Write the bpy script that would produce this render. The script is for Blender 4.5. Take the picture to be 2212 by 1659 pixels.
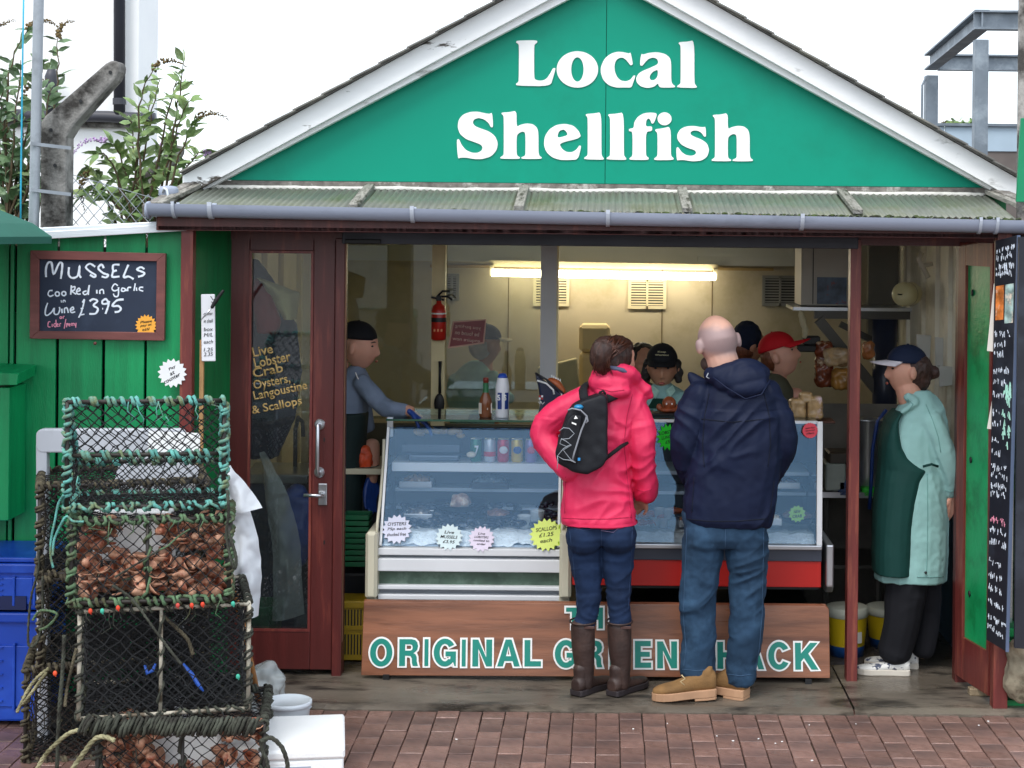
import bpy, bmesh, math, random
from mathutils import Vector, Matrix, noise
R = random.Random(7)
for o in list(bpy.data.objects): bpy.data.objects.remove(o)
S = bpy.context.scene
COL = S.collection
PI = math.pi
# ------------------------------------------------------------------ camera
F, X0, Y0, HC, ROLL = 3700.0, 1306.0, 480.0, 2.24, 0.010   # focal length and principal point in photo pixels, eye height
cr, sr = math.cos(ROLL), math.sin(ROLL)
cam = bpy.data.cameras.new('camera'); camo = bpy.data.objects.new('camera', cam); COL.objects.link(camo)
cam.sensor_width = 36; cam.lens = 36*F/2212
cam.shift_x = (1106-X0)/2212; cam.shift_y = -(829.5-Y0)/2212
cam.clip_start = .1; cam.clip_end = 2000
camo.matrix_world = Matrix(((cr,-sr,0,0),(0,0,-1,0),(sr,cr,0,HC),(0,0,0,1)))
S.camera = camo
S.render.resolution_x, S.render.resolution_y = 1024, 768
# ------------------------------------------------------------------ overcast sky, veiled sun, exposure
SUN_EL, SUN_AZ = math.radians(58), math.radians(205)      # azimuth from +Y, clockwise: behind the camera, a little left
w = bpy.data.worlds.new('World'); S.world = w; w.use_nodes = True
nt = w.node_tree; nt.nodes.clear()
sky = nt.nodes.new('ShaderNodeTexSky'); sky.sky_type = 'NISHITA'; sky.sun_disc = False
sky.sun_elevation = SUN_EL; sky.sun_rotation = SUN_AZ; sky.air_density = 1.0; sky.dust_density = 3.0
b1 = nt.nodes.new('ShaderNodeBackground'); b1.inputs[1].default_value = .05
b2 = nt.nodes.new('ShaderNodeBackground'); b2.inputs[0].default_value = (.86,.93,1,1); b2.inputs[1].default_value = 1.15   # even cloud cover
ad = nt.nodes.new('ShaderNodeAddShader'); wo = nt.nodes.new('ShaderNodeOutputWorld')
nt.links.new(sky.outputs[0], b1.inputs[0]); nt.links.new(b1.outputs[0], ad.inputs[0]); nt.links.new(b2.outputs[0], ad.inputs[1]); nt.links.new(ad.outputs[0], wo.inputs[0])
sl = bpy.data.lights.new('sun', 'SUN'); sl.energy = 1.45; sl.angle = math.radians(25); sl.color = (1,.96,.9)
so = bpy.data.objects.new('sun', sl); COL.objects.link(so)
sd = Vector((math.sin(SUN_AZ)*math.cos(SUN_EL), math.cos(SUN_AZ)*math.cos(SUN_EL), math.sin(SUN_EL)))
so.rotation_euler = sd.to_track_quat('Z','Y').to_euler(); so.location = (0,0,20)
S.view_settings.view_transform = 'Standard'; S.view_settings.look = 'None'
S.view_settings.gamma = 1; S.view_settings.exposure = 0.38; S.view_settings.use_curve_mapping = False
S.render.engine = 'CYCLES'
S.cycles.max_bounces = 6; S.cycles.transparent_max_bounces = 20; S.cycles.transmission_bounces = 4; S.cycles.glossy_bounces = 3; S.cycles.diffuse_bounces = 4
S.cycles.caustics_reflective = False; S.cycles.caustics_refractive = False; S.cycles.sample_clamp_indirect = 6

# ------------------------------------------------------------------ helpers
def D(x, y, d):
    """photo pixel (2212 wide) -> world point at distance d"""
    u, v = (x-X0)/F, (Y0-y)/F
    return Vector(((u*cr-v*sr)*d, d, (u*sr+v*cr)*d+HC))
def pm(px, d): return px*d/F
def Zm(rx, ry, rw, ow):
    """mapping of an enlarged view (region x, y, width, shown width) to photo pixels"""
    k = rw/ow
    return lambda x, y: ((rx+x*k)*2212/2560, (ry+y*k)*2212/2560)
TMP = bpy.data.scenes.new('tmp')
def evalmesh(ob):
    TMP.collection.objects.link(ob)
    with bpy.context.temp_override(scene=TMP, view_layer=TMP.view_layers[0]): dg = bpy.context.evaluated_depsgraph_get()
    dg.update()
    me = bpy.data.meshes.new_from_object(ob.evaluated_get(dg))
    TMP.collection.objects.unlink(ob); bpy.data.objects.remove(ob)
    return me
class MB:
    def __init__(s): s.v = []; s.f = []
    def add(s, vs, fs):
        n = len(s.v); s.v += [Vector(p) for p in vs]; s.f += [tuple(i+n for i in f) for f in fs]; return s
    def box(s, c, sz, rot=None, ch=0):
        c = Vector(c); x, y, z = (q/2 for q in sz)
        if ch and min(x,y,z) > ch*1.2:
            vs = []
            for sx in (-1,1):
                for sy in (-1,1):
                    for sz_ in (-1,1):
                        vs += [(sx*x, sy*(y-ch), sz_*(z-ch)), (sx*(x-ch), sy*y, sz_*(z-ch)), (sx*(x-ch), sy*(y-ch), sz_*z)]
            bm = bmesh.new(); [bm.verts.new(p) for p in vs]; bmesh.ops.convex_hull(bm, input=bm.verts); bm.verts.index_update()
            vs = [v.co.copy() for v in bm.verts]; fs = [tuple(v.index for v in f.verts) for f in bm.faces]; bm.free()
        else:
            vs = [(a*x,b*y,g*z) for a in (-1,1) for b in (-1,1) for g in (-1,1)]
            fs = [(0,1,3,2),(4,6,7,5),(0,4,5,1),(2,3,7,6),(0,2,6,4),(1,5,7,3)]
        if rot is not None: vs = [rot @ Vector(p) for p in vs]
        return s.add([Vector(p)+c for p in vs], fs)
    def bar(s, a, b, wx, wz, up=(0,0,1), ch=0):
        a, b = Vector(a), Vector(b); d = b-a; L = d.length; d.normalize()
        u = Vector(up); x = d.cross(u)
        if x.length < 1e-4: x = d.cross(Vector((0,1,0)))
        x.normalize(); u = x.cross(d)
        rot = Matrix((x, d, u)).transposed()
        return s.box((a+b)/2, (wx, L, wz), rot, ch)
    def tube(s, pts, r, n=8, cap=True, sq=1.0):
        pts = [Vector(p) for p in pts]; k = len(pts)
        rs = [r]*k if not hasattr(r, '__len__') else list(r)
        vs, fs = [], []; nrm = None
        for i, p in enumerate(pts):
            t = (pts[min(i+1,k-1)]-pts[max(i-1,0)])
            if t.length < 1e-9: t = Vector((0,0,1))
            t.normalize()
            if nrm is None:
                nrm = t.orthogonal().normalized() if abs(t.y) > .99 else (Vector((0,1,0)) - t*t.y).normalized()
            else:
                nrm = nrm - t*nrm.dot(t); nrm = nrm.normalized() if nrm.length > 1e-6 else t.orthogonal().normalized()
            b = t.cross(nrm)
            for j in range(n):
                a = 2*PI*j/n; vs.append(p + (nrm*math.cos(a)*sq + b*math.sin(a))*rs[i])
        for i in range(k-1):
            for j in range(n):
                fs.append((i*n+j, i*n+(j+1)%n, (i+1)*n+(j+1)%n, (i+1)*n+j))
        if cap: fs += [tuple(range(n-1,-1,-1)), tuple((k-1)*n+j for j in range(n))]
        return s.add(vs, fs)
    def limb(s, pts, n=14):
        """sphere swept chain of (point, radius) with round ends, smooth in between"""
        P = [Vector(p[0]) for p in pts]; r = [p[1] for p in pts]; out = []; rr = []
        t0 = (P[1]-P[0]).normalized(); t1 = (P[-1]-P[-2]).normalized()
        for a in (85, 60, 30): q = math.radians(a); out.append(P[0]-t0*r[0]*math.sin(q)*.7); rr.append(r[0]*math.cos(q))
        for i in range(len(P)-1):
            p0, p1, p2, p3 = P[max(i-1,0)], P[i], P[i+1], P[min(i+2,len(P)-1)]
            m = 5
            for j in range(m):
                t = j/m
                out.append(.5*((2*p1)+(p2-p0)*t+(2*p0-5*p1+4*p2-p3)*t*t+(3*p1-p0-3*p2+p3)*t**3)); rr.append(r[i]*(1-t)+r[i+1]*t)
        out.append(P[-1]); rr.append(r[-1])
        for a in (30, 60, 85): q = math.radians(a); out.append(P[-1]+t1*r[-1]*math.sin(q)*.7); rr.append(r[-1]*math.cos(q))
        return s.tube(out, rr, n)
    def loft(s, rings, cap=True, closed=True):
        n = len(rings[0]); vs = [p for r in rings for p in r]; fs = []
        for i in range(len(rings)-1):
            for j in range(n if closed else n-1):
                fs.append((i*n+j, i*n+(j+1)%n, (i+1)*n+(j+1)%n, (i+1)*n+j))
        if cap: fs += [tuple(range(n-1,-1,-1)), tuple((len(rings)-1)*n+j for j in range(n))]
        return s.add(vs, fs)
    def lathe(s, prof, c=(0,0,0), n=20, rot=None, cap=True):
        c = Vector(c); rings = []
        for r, z in prof:
            ring = [Vector((r*math.cos(2*PI*j/n), r*math.sin(2*PI*j/n), z)) for j in range(n)]
            if rot is not None: ring = [rot @ p for p in ring]
            rings.append([p+c for p in ring])
        return s.loft(rings, cap)
    def ell(s, c, rad, rot=None, nu=12, nv=8):
        c = Vector(c); rings = []
        for i in range(nv+1):
            a = -PI/2 + PI*min(max(i/nv, .012), .988)
            ring = [Vector((rad[0]*math.cos(a)*math.cos(2*PI*j/nu), rad[1]*math.cos(a)*math.sin(2*PI*j/nu), rad[2]*math.sin(a))) for j in range(nu)]
            if rot is not None: ring = [rot @ p for p in ring]
            rings.append([p+c for p in ring])
        return s.loft(rings)
    def prism(s, poly, thick, axis='Y'):
        """polygon of world points, extruded by vector thick"""
        t = Vector(thick); n = len(poly)
        vs = [Vector(p) for p in poly] + [Vector(p)+t for p in poly]
        return s.add(vs, [tuple(range(n-1,-1,-1)), tuple(range(n,2*n))] + [(i,(i+1)%n,n+(i+1)%n,n+i) for i in range(n)])
    def quad(s, a, b, c, d): return s.add([a,b,c,d], [(0,1,2,3)])
    def xform(s, M): s.v = [M @ p for p in s.v]; return s
def base_of(p):
    b = Vector((0,0,0))
    while p is not None: b = b + p.location; p = p.parent
    return b
def mesh_of(mb, name, mt, smooth=False, base=Vector((0,0,0)), recalc=True):
    me = bpy.data.meshes.new(name); me.from_pydata([p-base for p in mb.v], [], mb.f)
    if recalc:
        bm = bmesh.new(); bm.from_mesh(me); bmesh.ops.recalc_face_normals(bm, faces=bm.faces); bm.to_mesh(me); bm.free()
    if mt: me.materials.append(mt)
    if smooth: me.shade_smooth()
    return me
def obj(name, mb, mt, parent=None, smooth=False, local=False, bevel=0, auto=None, kind=None, label=None, recalc=True):
    b = Vector((0,0,0)) if (local or parent is None) else base_of(parent)
    me = mb if isinstance(mb, bpy.types.Mesh) else mesh_of(mb, name, mt, smooth or auto is not None, b, recalc)
    if isinstance(mb, bpy.types.Mesh):
        me.name = name
        if mt: me.materials.clear(); me.materials.append(mt)
        if b.length: me.transform(Matrix.Translation(-b))
    if auto is not None: me.set_sharp_from_angle(angle=math.radians(auto))
    o = bpy.data.objects.new(name, me); COL.objects.link(o); o.parent = parent
    if bevel:
        m = o.modifiers.new('bevel','BEVEL'); m.width = bevel; m.segments = 2; m.limit_method = 'ANGLE'; m.angle_limit = math.radians(40)
    if kind: o['kind'] = kind
    if label: o['label'] = label
    return o
def tag(o, label=None, cat=None, group=None, kind=None):
    if label: o['label'] = label
    if cat: o['category'] = cat
    if group: o['group'] = group
    if kind: o['kind'] = kind
    return o
def thing(name, label, cat, loc=(0,0,0), group=None, rz=0):
    o = bpy.data.objects.new(name, None); COL.objects.link(o); o.location = loc; o.rotation_euler = (0,0,rz); o.empty_display_size = .1
    return tag(o, label, cat, group)
def copy_tree(o, parent=None, loc=None):
    c = o.copy(); COL.objects.link(c); c.parent = parent
    if loc is not None: c.location = loc
    for ch in [q for q in COL.objects if q.parent == o]: copy_tree(ch, c)
    return c
# ------------------------------------------------------------------ materials
def C(h):
    h = h.lstrip('#'); f = lambda c: c/12.92 if c <= .04045 else ((c+.055)/1.055)**2.4
    return tuple(f(int(h[i:i+2],16)/255) for i in (0,2,4))
MATS = {}
def mat(name, col, rough=.6, var=.15, vs=5.0, bump=0.0, bs=60.0, metal=0.0, spec=.5, dirt=None, dlo=.5, dhi=.7, ds=3.0, st=(1,1,1), rand=0.0, coat=0.0, alpha=1.0, sheen=0.0, rvar=0.0, trans=0.0):
    if name in MATS: return MATS[name]
    col = C(col) if isinstance(col, str) else col
    m = bpy.data.materials.new(name); m.use_nodes = True; n = m.node_tree.nodes; l = m.node_tree.links
    p = n['Principled BSDF']; tc = n.new('ShaderNodeTexCoord'); mp = n.new('ShaderNodeMapping'); mp.inputs['Scale'].default_value = st
    l.new(tc.outputs['Object'], mp.inputs[0])
    nz = n.new('ShaderNodeTexNoise'); nz.inputs['Scale'].default_value = vs; nz.inputs['Detail'].default_value = 3; l.new(mp.outputs[0], nz.inputs['Vector'])
    mx = n.new('ShaderNodeMix'); mx.data_type = 'RGBA'
    rp = n.new('ShaderNodeMapRange'); rp.inputs[1].default_value = .3; rp.inputs[2].default_value = .7; l.new(nz.outputs[0], rp.inputs[0]); l.new(rp.outputs[0], mx.inputs[0])
    mx.inputs[6].default_value = (*[c*(1-var) for c in col],1); mx.inputs[7].default_value = (*[min(1,c*(1+var)) for c in col],1)
    out = mx.outputs[2]
    if dirt:
        dc = C(dirt) if isinstance(dirt, str) else dirt
        dn = n.new('ShaderNodeTexNoise'); dn.inputs['Scale'].default_value = ds; dn.inputs['Detail'].default_value = 5; dn.inputs['Roughness'].default_value = .65; l.new(mp.outputs[0], dn.inputs['Vector'])
        dr = n.new('ShaderNodeMapRange'); dr.inputs[1].default_value = dlo; dr.inputs[2].default_value = dhi; l.new(dn.outputs[0], dr.inputs[0])
        dm = n.new('ShaderNodeMix'); dm.data_type = 'RGBA'; l.new(dr.outputs[0], dm.inputs[0]); l.new(out, dm.inputs[6]); dm.inputs[7].default_value = (*dc,1); out = dm.outputs[2]
    if rand:
        oi = n.new('ShaderNodeObjectInfo'); hs = n.new('ShaderNodeHueSaturation'); mr = n.new('ShaderNodeMapRange'); mr.inputs[3].default_value = 1-rand; mr.inputs[4].default_value = 1+rand
        l.new(oi.outputs['Random'], mr.inputs[0]); l.new(mr.outputs[0], hs.inputs['Value']); l.new(out, hs.inputs['Color']); out = hs.outputs[0]
    l.new(out, p.inputs['Base Color'])
    p.inputs['Roughness'].default_value = rough; p.inputs['Metallic'].default_value = metal; p.inputs['Specular IOR Level'].default_value = spec
    p.inputs['Coat Weight'].default_value = coat; p.inputs['Coat Roughness'].default_value = .1; p.inputs['Alpha'].default_value = alpha
    p.inputs['Transmission Weight'].default_value = trans
    if sheen: p.inputs['Sheen Weight'].default_value = sheen
    if rvar:
        rn = n.new('ShaderNodeTexNoise'); rn.inputs['Scale'].default_value = 2.2; rn.inputs['Detail'].default_value = 3; l.new(mp.outputs[0], rn.inputs['Vector'])
        r2 = n.new('ShaderNodeMapRange'); r2.inputs[1].default_value = .4; r2.inputs[2].default_value = .62; r2.inputs[3].default_value = max(.04,rough-rvar); r2.inputs[4].default_value = rough
        l.new(rn.outputs[0], r2.inputs[0]); l.new(r2.outputs[0], p.inputs['Roughness'])
    if bump:
        bn = n.new('ShaderNodeTexNoise'); bn.inputs['Scale'].default_value = bs; bn.inputs['Detail'].default_value = 2; l.new(mp.outputs[0], bn.inputs['Vector'])
        bp = n.new('ShaderNodeBump'); bp.inputs['Strength'].default_value = bump; bp.inputs['Distance'].default_value = .01; l.new(bn.outputs[0], bp.inputs['Height']); l.new(bp.outputs[0], p.inputs['Normal'])
    MATS[name] = m; return m
def emis(name, col, st):
    m = bpy.data.materials.new(name); m.use_nodes = True; p = m.node_tree.nodes['Principled BSDF']
    p.inputs['Base Color'].default_value = (*col,1); p.inputs['Emission Color'].default_value = (*col,1); p.inputs['Emission Strength'].default_value = st; return m
def glassmat(name, tint=(.92,.97,.96), refl=.10, rough=.02, haze=0.0, gt=(.85,.93,1)):
    """thin pane: clear, with a sky reflection that grows at grazing angles, and a faint film of dust"""
    m = bpy.data.materials.new(name); m.use_nodes = True; n = m.node_tree.nodes; l = m.node_tree.links; n.clear()
    o = n.new('ShaderNodeOutputMaterial'); t = n.new('ShaderNodeBsdfTransparent'); t.inputs[0].default_value = (*tint,1)
    g = n.new('ShaderNodeBsdfGlossy'); g.inputs['Roughness'].default_value = rough; g.inputs[0].default_value = (*gt,1)
    fr = n.new('ShaderNodeLayerWeight'); fr.inputs[0].default_value = .25
    mr = n.new('ShaderNodeMapRange'); mr.inputs[3].default_value = refl; mr.inputs[4].default_value = 1; l.new(fr.outputs['Fresnel'], mr.inputs[0])
    m1 = n.new('ShaderNodeMixShader'); l.new(mr.outputs[0], m1.inputs[0]); l.new(t.outputs[0], m1.inputs[1]); l.new(g.outputs[0], m1.inputs[2])
    last = m1.outputs[0]
    if haze:
        df = n.new('ShaderNodeBsdfDiffuse'); df.inputs[0].default_value = (.7,.74,.78,1); m2 = n.new('ShaderNodeMixShader')
        tc = n.new('ShaderNodeTexCoord'); nz = n.new('ShaderNodeTexNoise'); nz.inputs['Scale'].default_value = 3; nz.inputs['Detail'].default_value = 8; l.new(tc.outputs['Object'], nz.inputs['Vector'])
        m3 = n.new('ShaderNodeMath'); m3.operation = 'MULTIPLY'; m3.inputs[1].default_value = haze*2; l.new(nz.outputs[0], m3.inputs[0]); l.new(m3.outputs[0], m2.inputs[0])
        l.new(last, m2.inputs[1]); l.new(df.outputs[0], m2.inputs[2]); last = m2.outputs[0]
    l.new(last, o.inputs[0]); return m
# ------------------------------------------------------------------ lettering
def text_mesh(s, wd=None, ht=None, off=0.0, ext=.0006, shear=0.0, space=1.0, k=None):
    cu = bpy.data.curves.new('lettering','FONT'); cu.body = s; cu.align_x = 'CENTER'; cu.align_y = 'CENTER'; cu.offset = off; cu.shear = shear; cu.space_character = space
    cu.resolution_u = 3
    me = evalmesh(bpy.data.objects.new('lettering', cu))
    xs = [v.co.x for v in me.vertices]; ys = [v.co.y for v in me.vertices]
    if not xs: return me
    cx, cy = (min(xs)+max(xs))/2, (min(ys)+max(ys))/2; W, H = max(xs)-min(xs), max(ys)-min(ys)
    kx = (wd/W) if wd else None; ky = (ht/H) if ht else None
    kx = kx or ky; ky = ky or kx
    if k is not None:
        if k: kx, ky = k
        else: k[:] = (kx, ky)
    bm = bmesh.new(); bm.from_mesh(me)
    if ext:
        g = bmesh.ops.extrude_face_region(bm, geom=bm.faces[:]); bmesh.ops.translate(bm, vec=(0,0,1), verts=[q for q in g['geom'] if isinstance(q, bmesh.types.BMVert)])
    for v in bm.verts: v.co = Vector(((v.co.x-cx)*kx, (v.co.y-cy)*ky, ext*(1 if v.co.z > .5 else 0)))
    bmesh.ops.recalc_face_normals(bm, faces=bm.faces); bm.to_mesh(me); bm.free()
    return me
FACE = Matrix(((1,0,0,0),(0,0,-1,0),(0,1,0,0),(0,0,0,1)))    # letters standing upright, facing the camera side
def text(s, mt, parent, p, wd=None, ht=None, rot=0, off=0.0, ext=.0006, shear=0.0, M=None, name='lettering', space=1.0):
    me = text_mesh(s, wd, ht, off, ext, shear, space)
    me.transform((Matrix.Translation(p) @ FACE @ Matrix.Rotation(rot,4,'Z')) if M is None else M)
    return obj(name, me, mt, parent)
def chaikin(pts, k=1):
    for _ in range(k):
        out = []
        for i in range(len(pts)):
            a, b = pts[i], pts[(i+1)%len(pts)]
            out += [(a[0]*.8+b[0]*.2, a[1]*.8+b[1]*.2), (a[0]*.2+b[0]*.8, a[1]*.2+b[1]*.8)]
        pts = out
    return pts
def glyph(loops, fn, ext):
    cu = bpy.data.curves.new('letter','CURVE'); cu.dimensions = '2D'; cu.fill_mode = 'BOTH'; cu.extrude = ext/2
    for lp in loops:
        sp = cu.splines.new('POLY'); sp.points.add(len(lp)-1); sp.use_cyclic_u = True
        for q, (x, y) in zip(sp.points, lp):
            X, Y = fn(x, y); q.co = (X, Y, 0, 1)
    return evalmesh(bpy.data.objects.new('letter', cu))
def strokes(mb, lines, fn, wd):
    """flat pen strokes: polylines mapped by fn to world points, drawn as ribbons of half width wd on a plane facing -Y"""
    for ln in lines:
        pts = [fn(*p) for p in ln]
        if len(pts) > 2:
            out = []
            for i in range(len(pts)-1):
                p0, p1, p2, p3 = pts[max(i-1,0)], pts[i], pts[i+1], pts[min(i+2,len(pts)-1)]
                for j in range(4):
                    t = j/4; out.append(.5*((2*p1)+(p2-p0)*t+(2*p0-5*p1+4*p2-p3)*t*t+(3*p1-p0-3*p2+p3)*t**3))
            out.append(pts[-1]); pts = out
        mb.tube(pts, [wd*(.85+.3*R.random()) for _ in pts], 6, True, .12)
    return mb
# ------------------------------------------------------------------ soft bodies, cloth
def blob(mb, voxel, smooth=6, disp=None, fac=.5):
    me = mesh_of(mb, 'blob', None, recalc=True); ob = bpy.data.objects.new('blob', me)
    m = ob.modifiers.new('r','REMESH'); m.mode = 'VOXEL'; m.voxel_size = voxel
    if smooth: q = ob.modifiers.new('s','SMOOTH'); q.iterations = smooth; q.factor = fac
    out = evalmesh(ob)
    if disp:
        vs = out.vertices; ns = [v.normal.copy() for v in vs]
        for v, nn in zip(vs, ns): v.co = v.co + nn*disp(v.co)
    out.shade_smooth(); return out
def hring(x1, x2, y, d, b, e=2.2, n=20, tilt=0.0):
    """horizontal ring of a garment between photo pixels x1 and x2 at height y, half depth b metres"""
    A, B = D(x1, y, d), D(x2, y, d); c = (A+B)/2; a = (B.x-A.x)/2; out = []
    for j in range(n):
        t = 2*PI*j/n; cx, sx = math.cos(t), math.sin(t)
        out.append(Vector((c.x+a*math.copysign(abs(cx)**(2/e),cx), c.y+b*math.copysign(abs(sx)**(2/e),sx), c.z+tilt*cx*a)))
    return out
def plimb(mb, pts, n=14): return mb.limb([(D(x,y,d), pm(r,d)) for x,y,d,r in pts], n)
def wrinkle(amp, sx, sy, sz, seed=0.0, amp2=0.0, s2=30.0, diag=.5):
    """cloth folds: a few broad soft swells plus narrower creases running obliquely"""
    def f(p):
        u = Vector((p.x*sx+p.z*diag*sx*.6+seed, p.y*sy, p.z*sz-p.x*diag*sz*.8+seed*.7))
        wv = Vector((noise.noise(u*.45+Vector((9,2,1))), 0, noise.noise(u*.45+Vector((3,1,7)))))*1.6
        a = noise.noise(u*.5+wv*.4); c = noise.noise(u+wv); e = 1-abs(c)*2.4
        m = .5+.9*noise.noise(u*.3+Vector((5,5,5)))
        return amp*(.55*a+.75*max(0,min(1.2,m))*(max(e,-.2)-.3)) + (amp2*noise.noise(p*s2) if amp2 else 0)
    return f
def offset_loop(pts, dist):
    """grow a closed 2-D loop outward by dist (negative shrinks it)"""
    n = len(pts); A = sum(pts[i][0]*pts[(i+1)%n][1]-pts[(i+1)%n][0]*pts[i][1] for i in range(n)); sg = 1 if A > 0 else -1; out = []
    for i in range(n):
        p0, p1, p2 = pts[i-1], pts[i], pts[(i+1)%n]
        d1 = Vector((p1[0]-p0[0],p1[1]-p0[1])); d2 = Vector((p2[0]-p1[0],p2[1]-p1[1]))
        if d1.length < 1e-6 or d2.length < 1e-6: out.append(p1); continue
        d1.normalize(); d2.normalize(); n1 = Vector((d1.y,-d1.x))*sg; n2 = Vector((d2.y,-d2.x))*sg; b = n1+n2
        if b.length < 1e-4: out.append(p1); continue
        b.normalize(); k = min(1/max(b.dot(n1),.5),1.6); out.append((p1[0]+b.x*dist*k, p1[1]+b.y*dist*k))
    return out
def sans(ch, x0, x1, y0, y1):
    """heavy grotesque capital in a pixel box: list of loops, the first one the outer edge"""
    w, h = x1-x0, y1-y0; vs, hs = 11.8*(h/52)/w, .195
    P = lambda L: [(x0+a*w, y1-b*h) for a, b in L]
    arc = lambda a0, a1, rx, ry, n=26: [(.5+rx*math.cos(math.radians(a0+(a1-a0)*i/n)), .5+ry*math.sin(math.radians(a0+(a1-a0)*i/n))) for i in range(n+1)]
    if ch == 'I': return [P([(0,0),(1,0),(1,1),(0,1)])]
    if ch == 'L': return [P([(0,0),(1,0),(1,hs),(vs,hs),(vs,1),(0,1)])]
    if ch == 'T': return [P([(.5-vs/2,0),(.5+vs/2,0),(.5+vs/2,1-hs),(1,1-hs),(1,1),(0,1),(0,1-hs),(.5-vs/2,1-hs)])]
    if ch == 'H': return [P([(0,0),(vs,0),(vs,.42),(1-vs,.42),(1-vs,0),(1,0),(1,1),(1-vs,1),(1-vs,.42+hs),(vs,.42+hs),(vs,1),(0,1)])]
    if ch == 'E': return [P([(0,0),(1,0),(1,hs),(vs,hs),(vs,.41),(.92,.41),(.92,.41+hs*.95),(vs,.41+hs*.95),(vs,1-hs),(.98,1-hs),(.98,1),(0,1)])]
    if ch == 'N': return [P([(0,0),(0,1),(.29,1),(1-vs,.34),(1-vs,1),(1,1),(1,0),(.71,0),(vs,.66),(vs,0)])]
    if ch == 'K': return [P([(0,0),(0,1),(vs,1),(vs,.6),(.68,1),(1,1),(.58,.6),(1.03,0),(.72,0),(.39,.43),(vs,.30),(vs,0)])]
    if ch == 'A': return [P([(0,0),(.37,1),(.63,1),(1,0),(.75,0),(.68,.2),(.32,.2),(.25,0)]), P([(.385,.38),(.5,.76),(.615,.38)])]
    if ch == 'R': return [P([(0,0),(0,1),(.6,1),(.8,.97),(.92,.88),(.96,.74),(.92,.6),(.8,.51),(.72,.48),(.84,.43),(.9,.33),(.91,.15),(.97,0),(.7,0),(.66,.12),(.65,.28),(.58,.37),(.45,.385),(vs,.385),(vs,0)]), P([(vs,.57),(vs,.81),(.56,.81),(.66,.78),(.69,.69),(.66,.6),(.56,.57)])]
    if ch == 'O': return [P(arc(0,350,.5,.52,35)), P(arc(0,350,.5-vs*.98,.52-hs,35))]
    if ch == 'C': return [P(arc(32,328,.5,.52)+list(reversed(arc(38,322,.5-vs,.52-hs))))]
    if ch == 'G': return [P(arc(34,318,.5,.52)+[(.90,.10),(.93,0),(1,0),(1,.54),(.53,.54),(.53,.36),(.76,.36),(.74,.25)]+list(reversed(arc(38,312,.5-vs,.52-hs))))]
    if ch == 'S':
        L = [(.90,.69),(.78,.85),(.5,.91),(.24,.86),(.13,.73),(.22,.60),(.48,.52),(.75,.43),(.87,.28),(.77,.14),(.5,.09),(.22,.14),(.10,.31)]
        c = [Vector((x0+a*w, y1-b*h)) for a, b in L]; f = []
        for i in range(len(c)-1):
            q0, q1, q2, q3 = c[max(i-1,0)], c[i], c[i+1], c[min(i+2,len(c)-1)]
            for j in range(4): t = j/4; f.append(.5*((2*q1)+(q2-q0)*t+(2*q0-5*q1+4*q2-q3)*t*t+(3*q1-q0-3*q2+q3)*t**3))
        f.append(c[-1]); l, r = [], []
        for i, p in enumerate(f):
            t = (f[min(i+1,len(f)-1)]-f[max(i-1,0)]).normalized(); n = Vector((-t.y,t.x)); l.append(tuple(p+n*h*.10)); r.append(tuple(p-n*h*.10))
        return [l+r[::-1]]
# ------------------------------------------------------------------ ground, paving
M_bed = mat('joint_sand', '#3a3431', .95, .3, 30, .4, 200, dirt='#3f4a2a', dlo=.52, dhi=.66, ds=2.5)
M_brick = mat('clay_paver', '#80635a', .52, .32, 14, .35, 160, dirt='#55433f', dlo=.46, dhi=.68, ds=4.5, rand=.2, rvar=.35)
M_conc = mat('wet_concrete', '#665e54', .55, .3, 3, .3, 90, dirt='#2e2a25', dlo=.5, dhi=.62, ds=3.2, rvar=.5, st=(.6,1.5,1))
M_tar = mat('tarmac', '#5d5653', .9, .25, 20, .4, 150)
g = MB().quad((-300,-300,-.03),(300,-300,-.03),(300,300,-.03),(-300,300,-.03))
tag(obj('ground', g, M_tar), kind='structure')
pv = obj('pavement', MB().box((0,5.6,-.022),(9,5.0,.012)), M_bed); tag(pv, kind='structure')
PW, PL = .1036, .207
vars_ = []
for k in range(5):
    b = MB().box((0,0,-.03),(PW-.0035+R.uniform(-.0015,.001), PL-.005+R.uniform(-.002,.001), .06), None, .0026)
    for v in b.v: v.z += R.uniform(-.0007,.0007); v.x += R.uniform(-.0012,.0012)
    vars_.append(mesh_of(b, 'brick', M_brick))
rest = MB(); near = []
c = 0
for i in range(-40, 40):
    x = (i+.35)*PW
    for j in range(-9, 10):
        y = 7.822-PL/2-j*PL-(PL/2 if i % 2 else 0)
        if y > 7.84 and -2.05 < x < 2.3: continue
        if y > 8.05 or y < 5.3: continue
        px = X0+F*x/y
        z = R.uniform(-.0022,.0012)
        if y+PL/2 > 6.98 and -20 < px < 2240 and c < 300:
            o = bpy.data.objects.new('brick', R.choice(vars_)); COL.objects.link(o); o.parent = pv
            o.location = (x, y, z); o.rotation_euler = (R.uniform(-.006,.006), R.uniform(-.008,.008), R.uniform(-.008,.008)+(PI if R.random()<.5 else 0)); c += 1
        else: rest.box((x,y,z-.03),(PW-.0045,PL-.005,.06))
obj('bricks', rest, M_brick, pv, kind='stuff')
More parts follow.
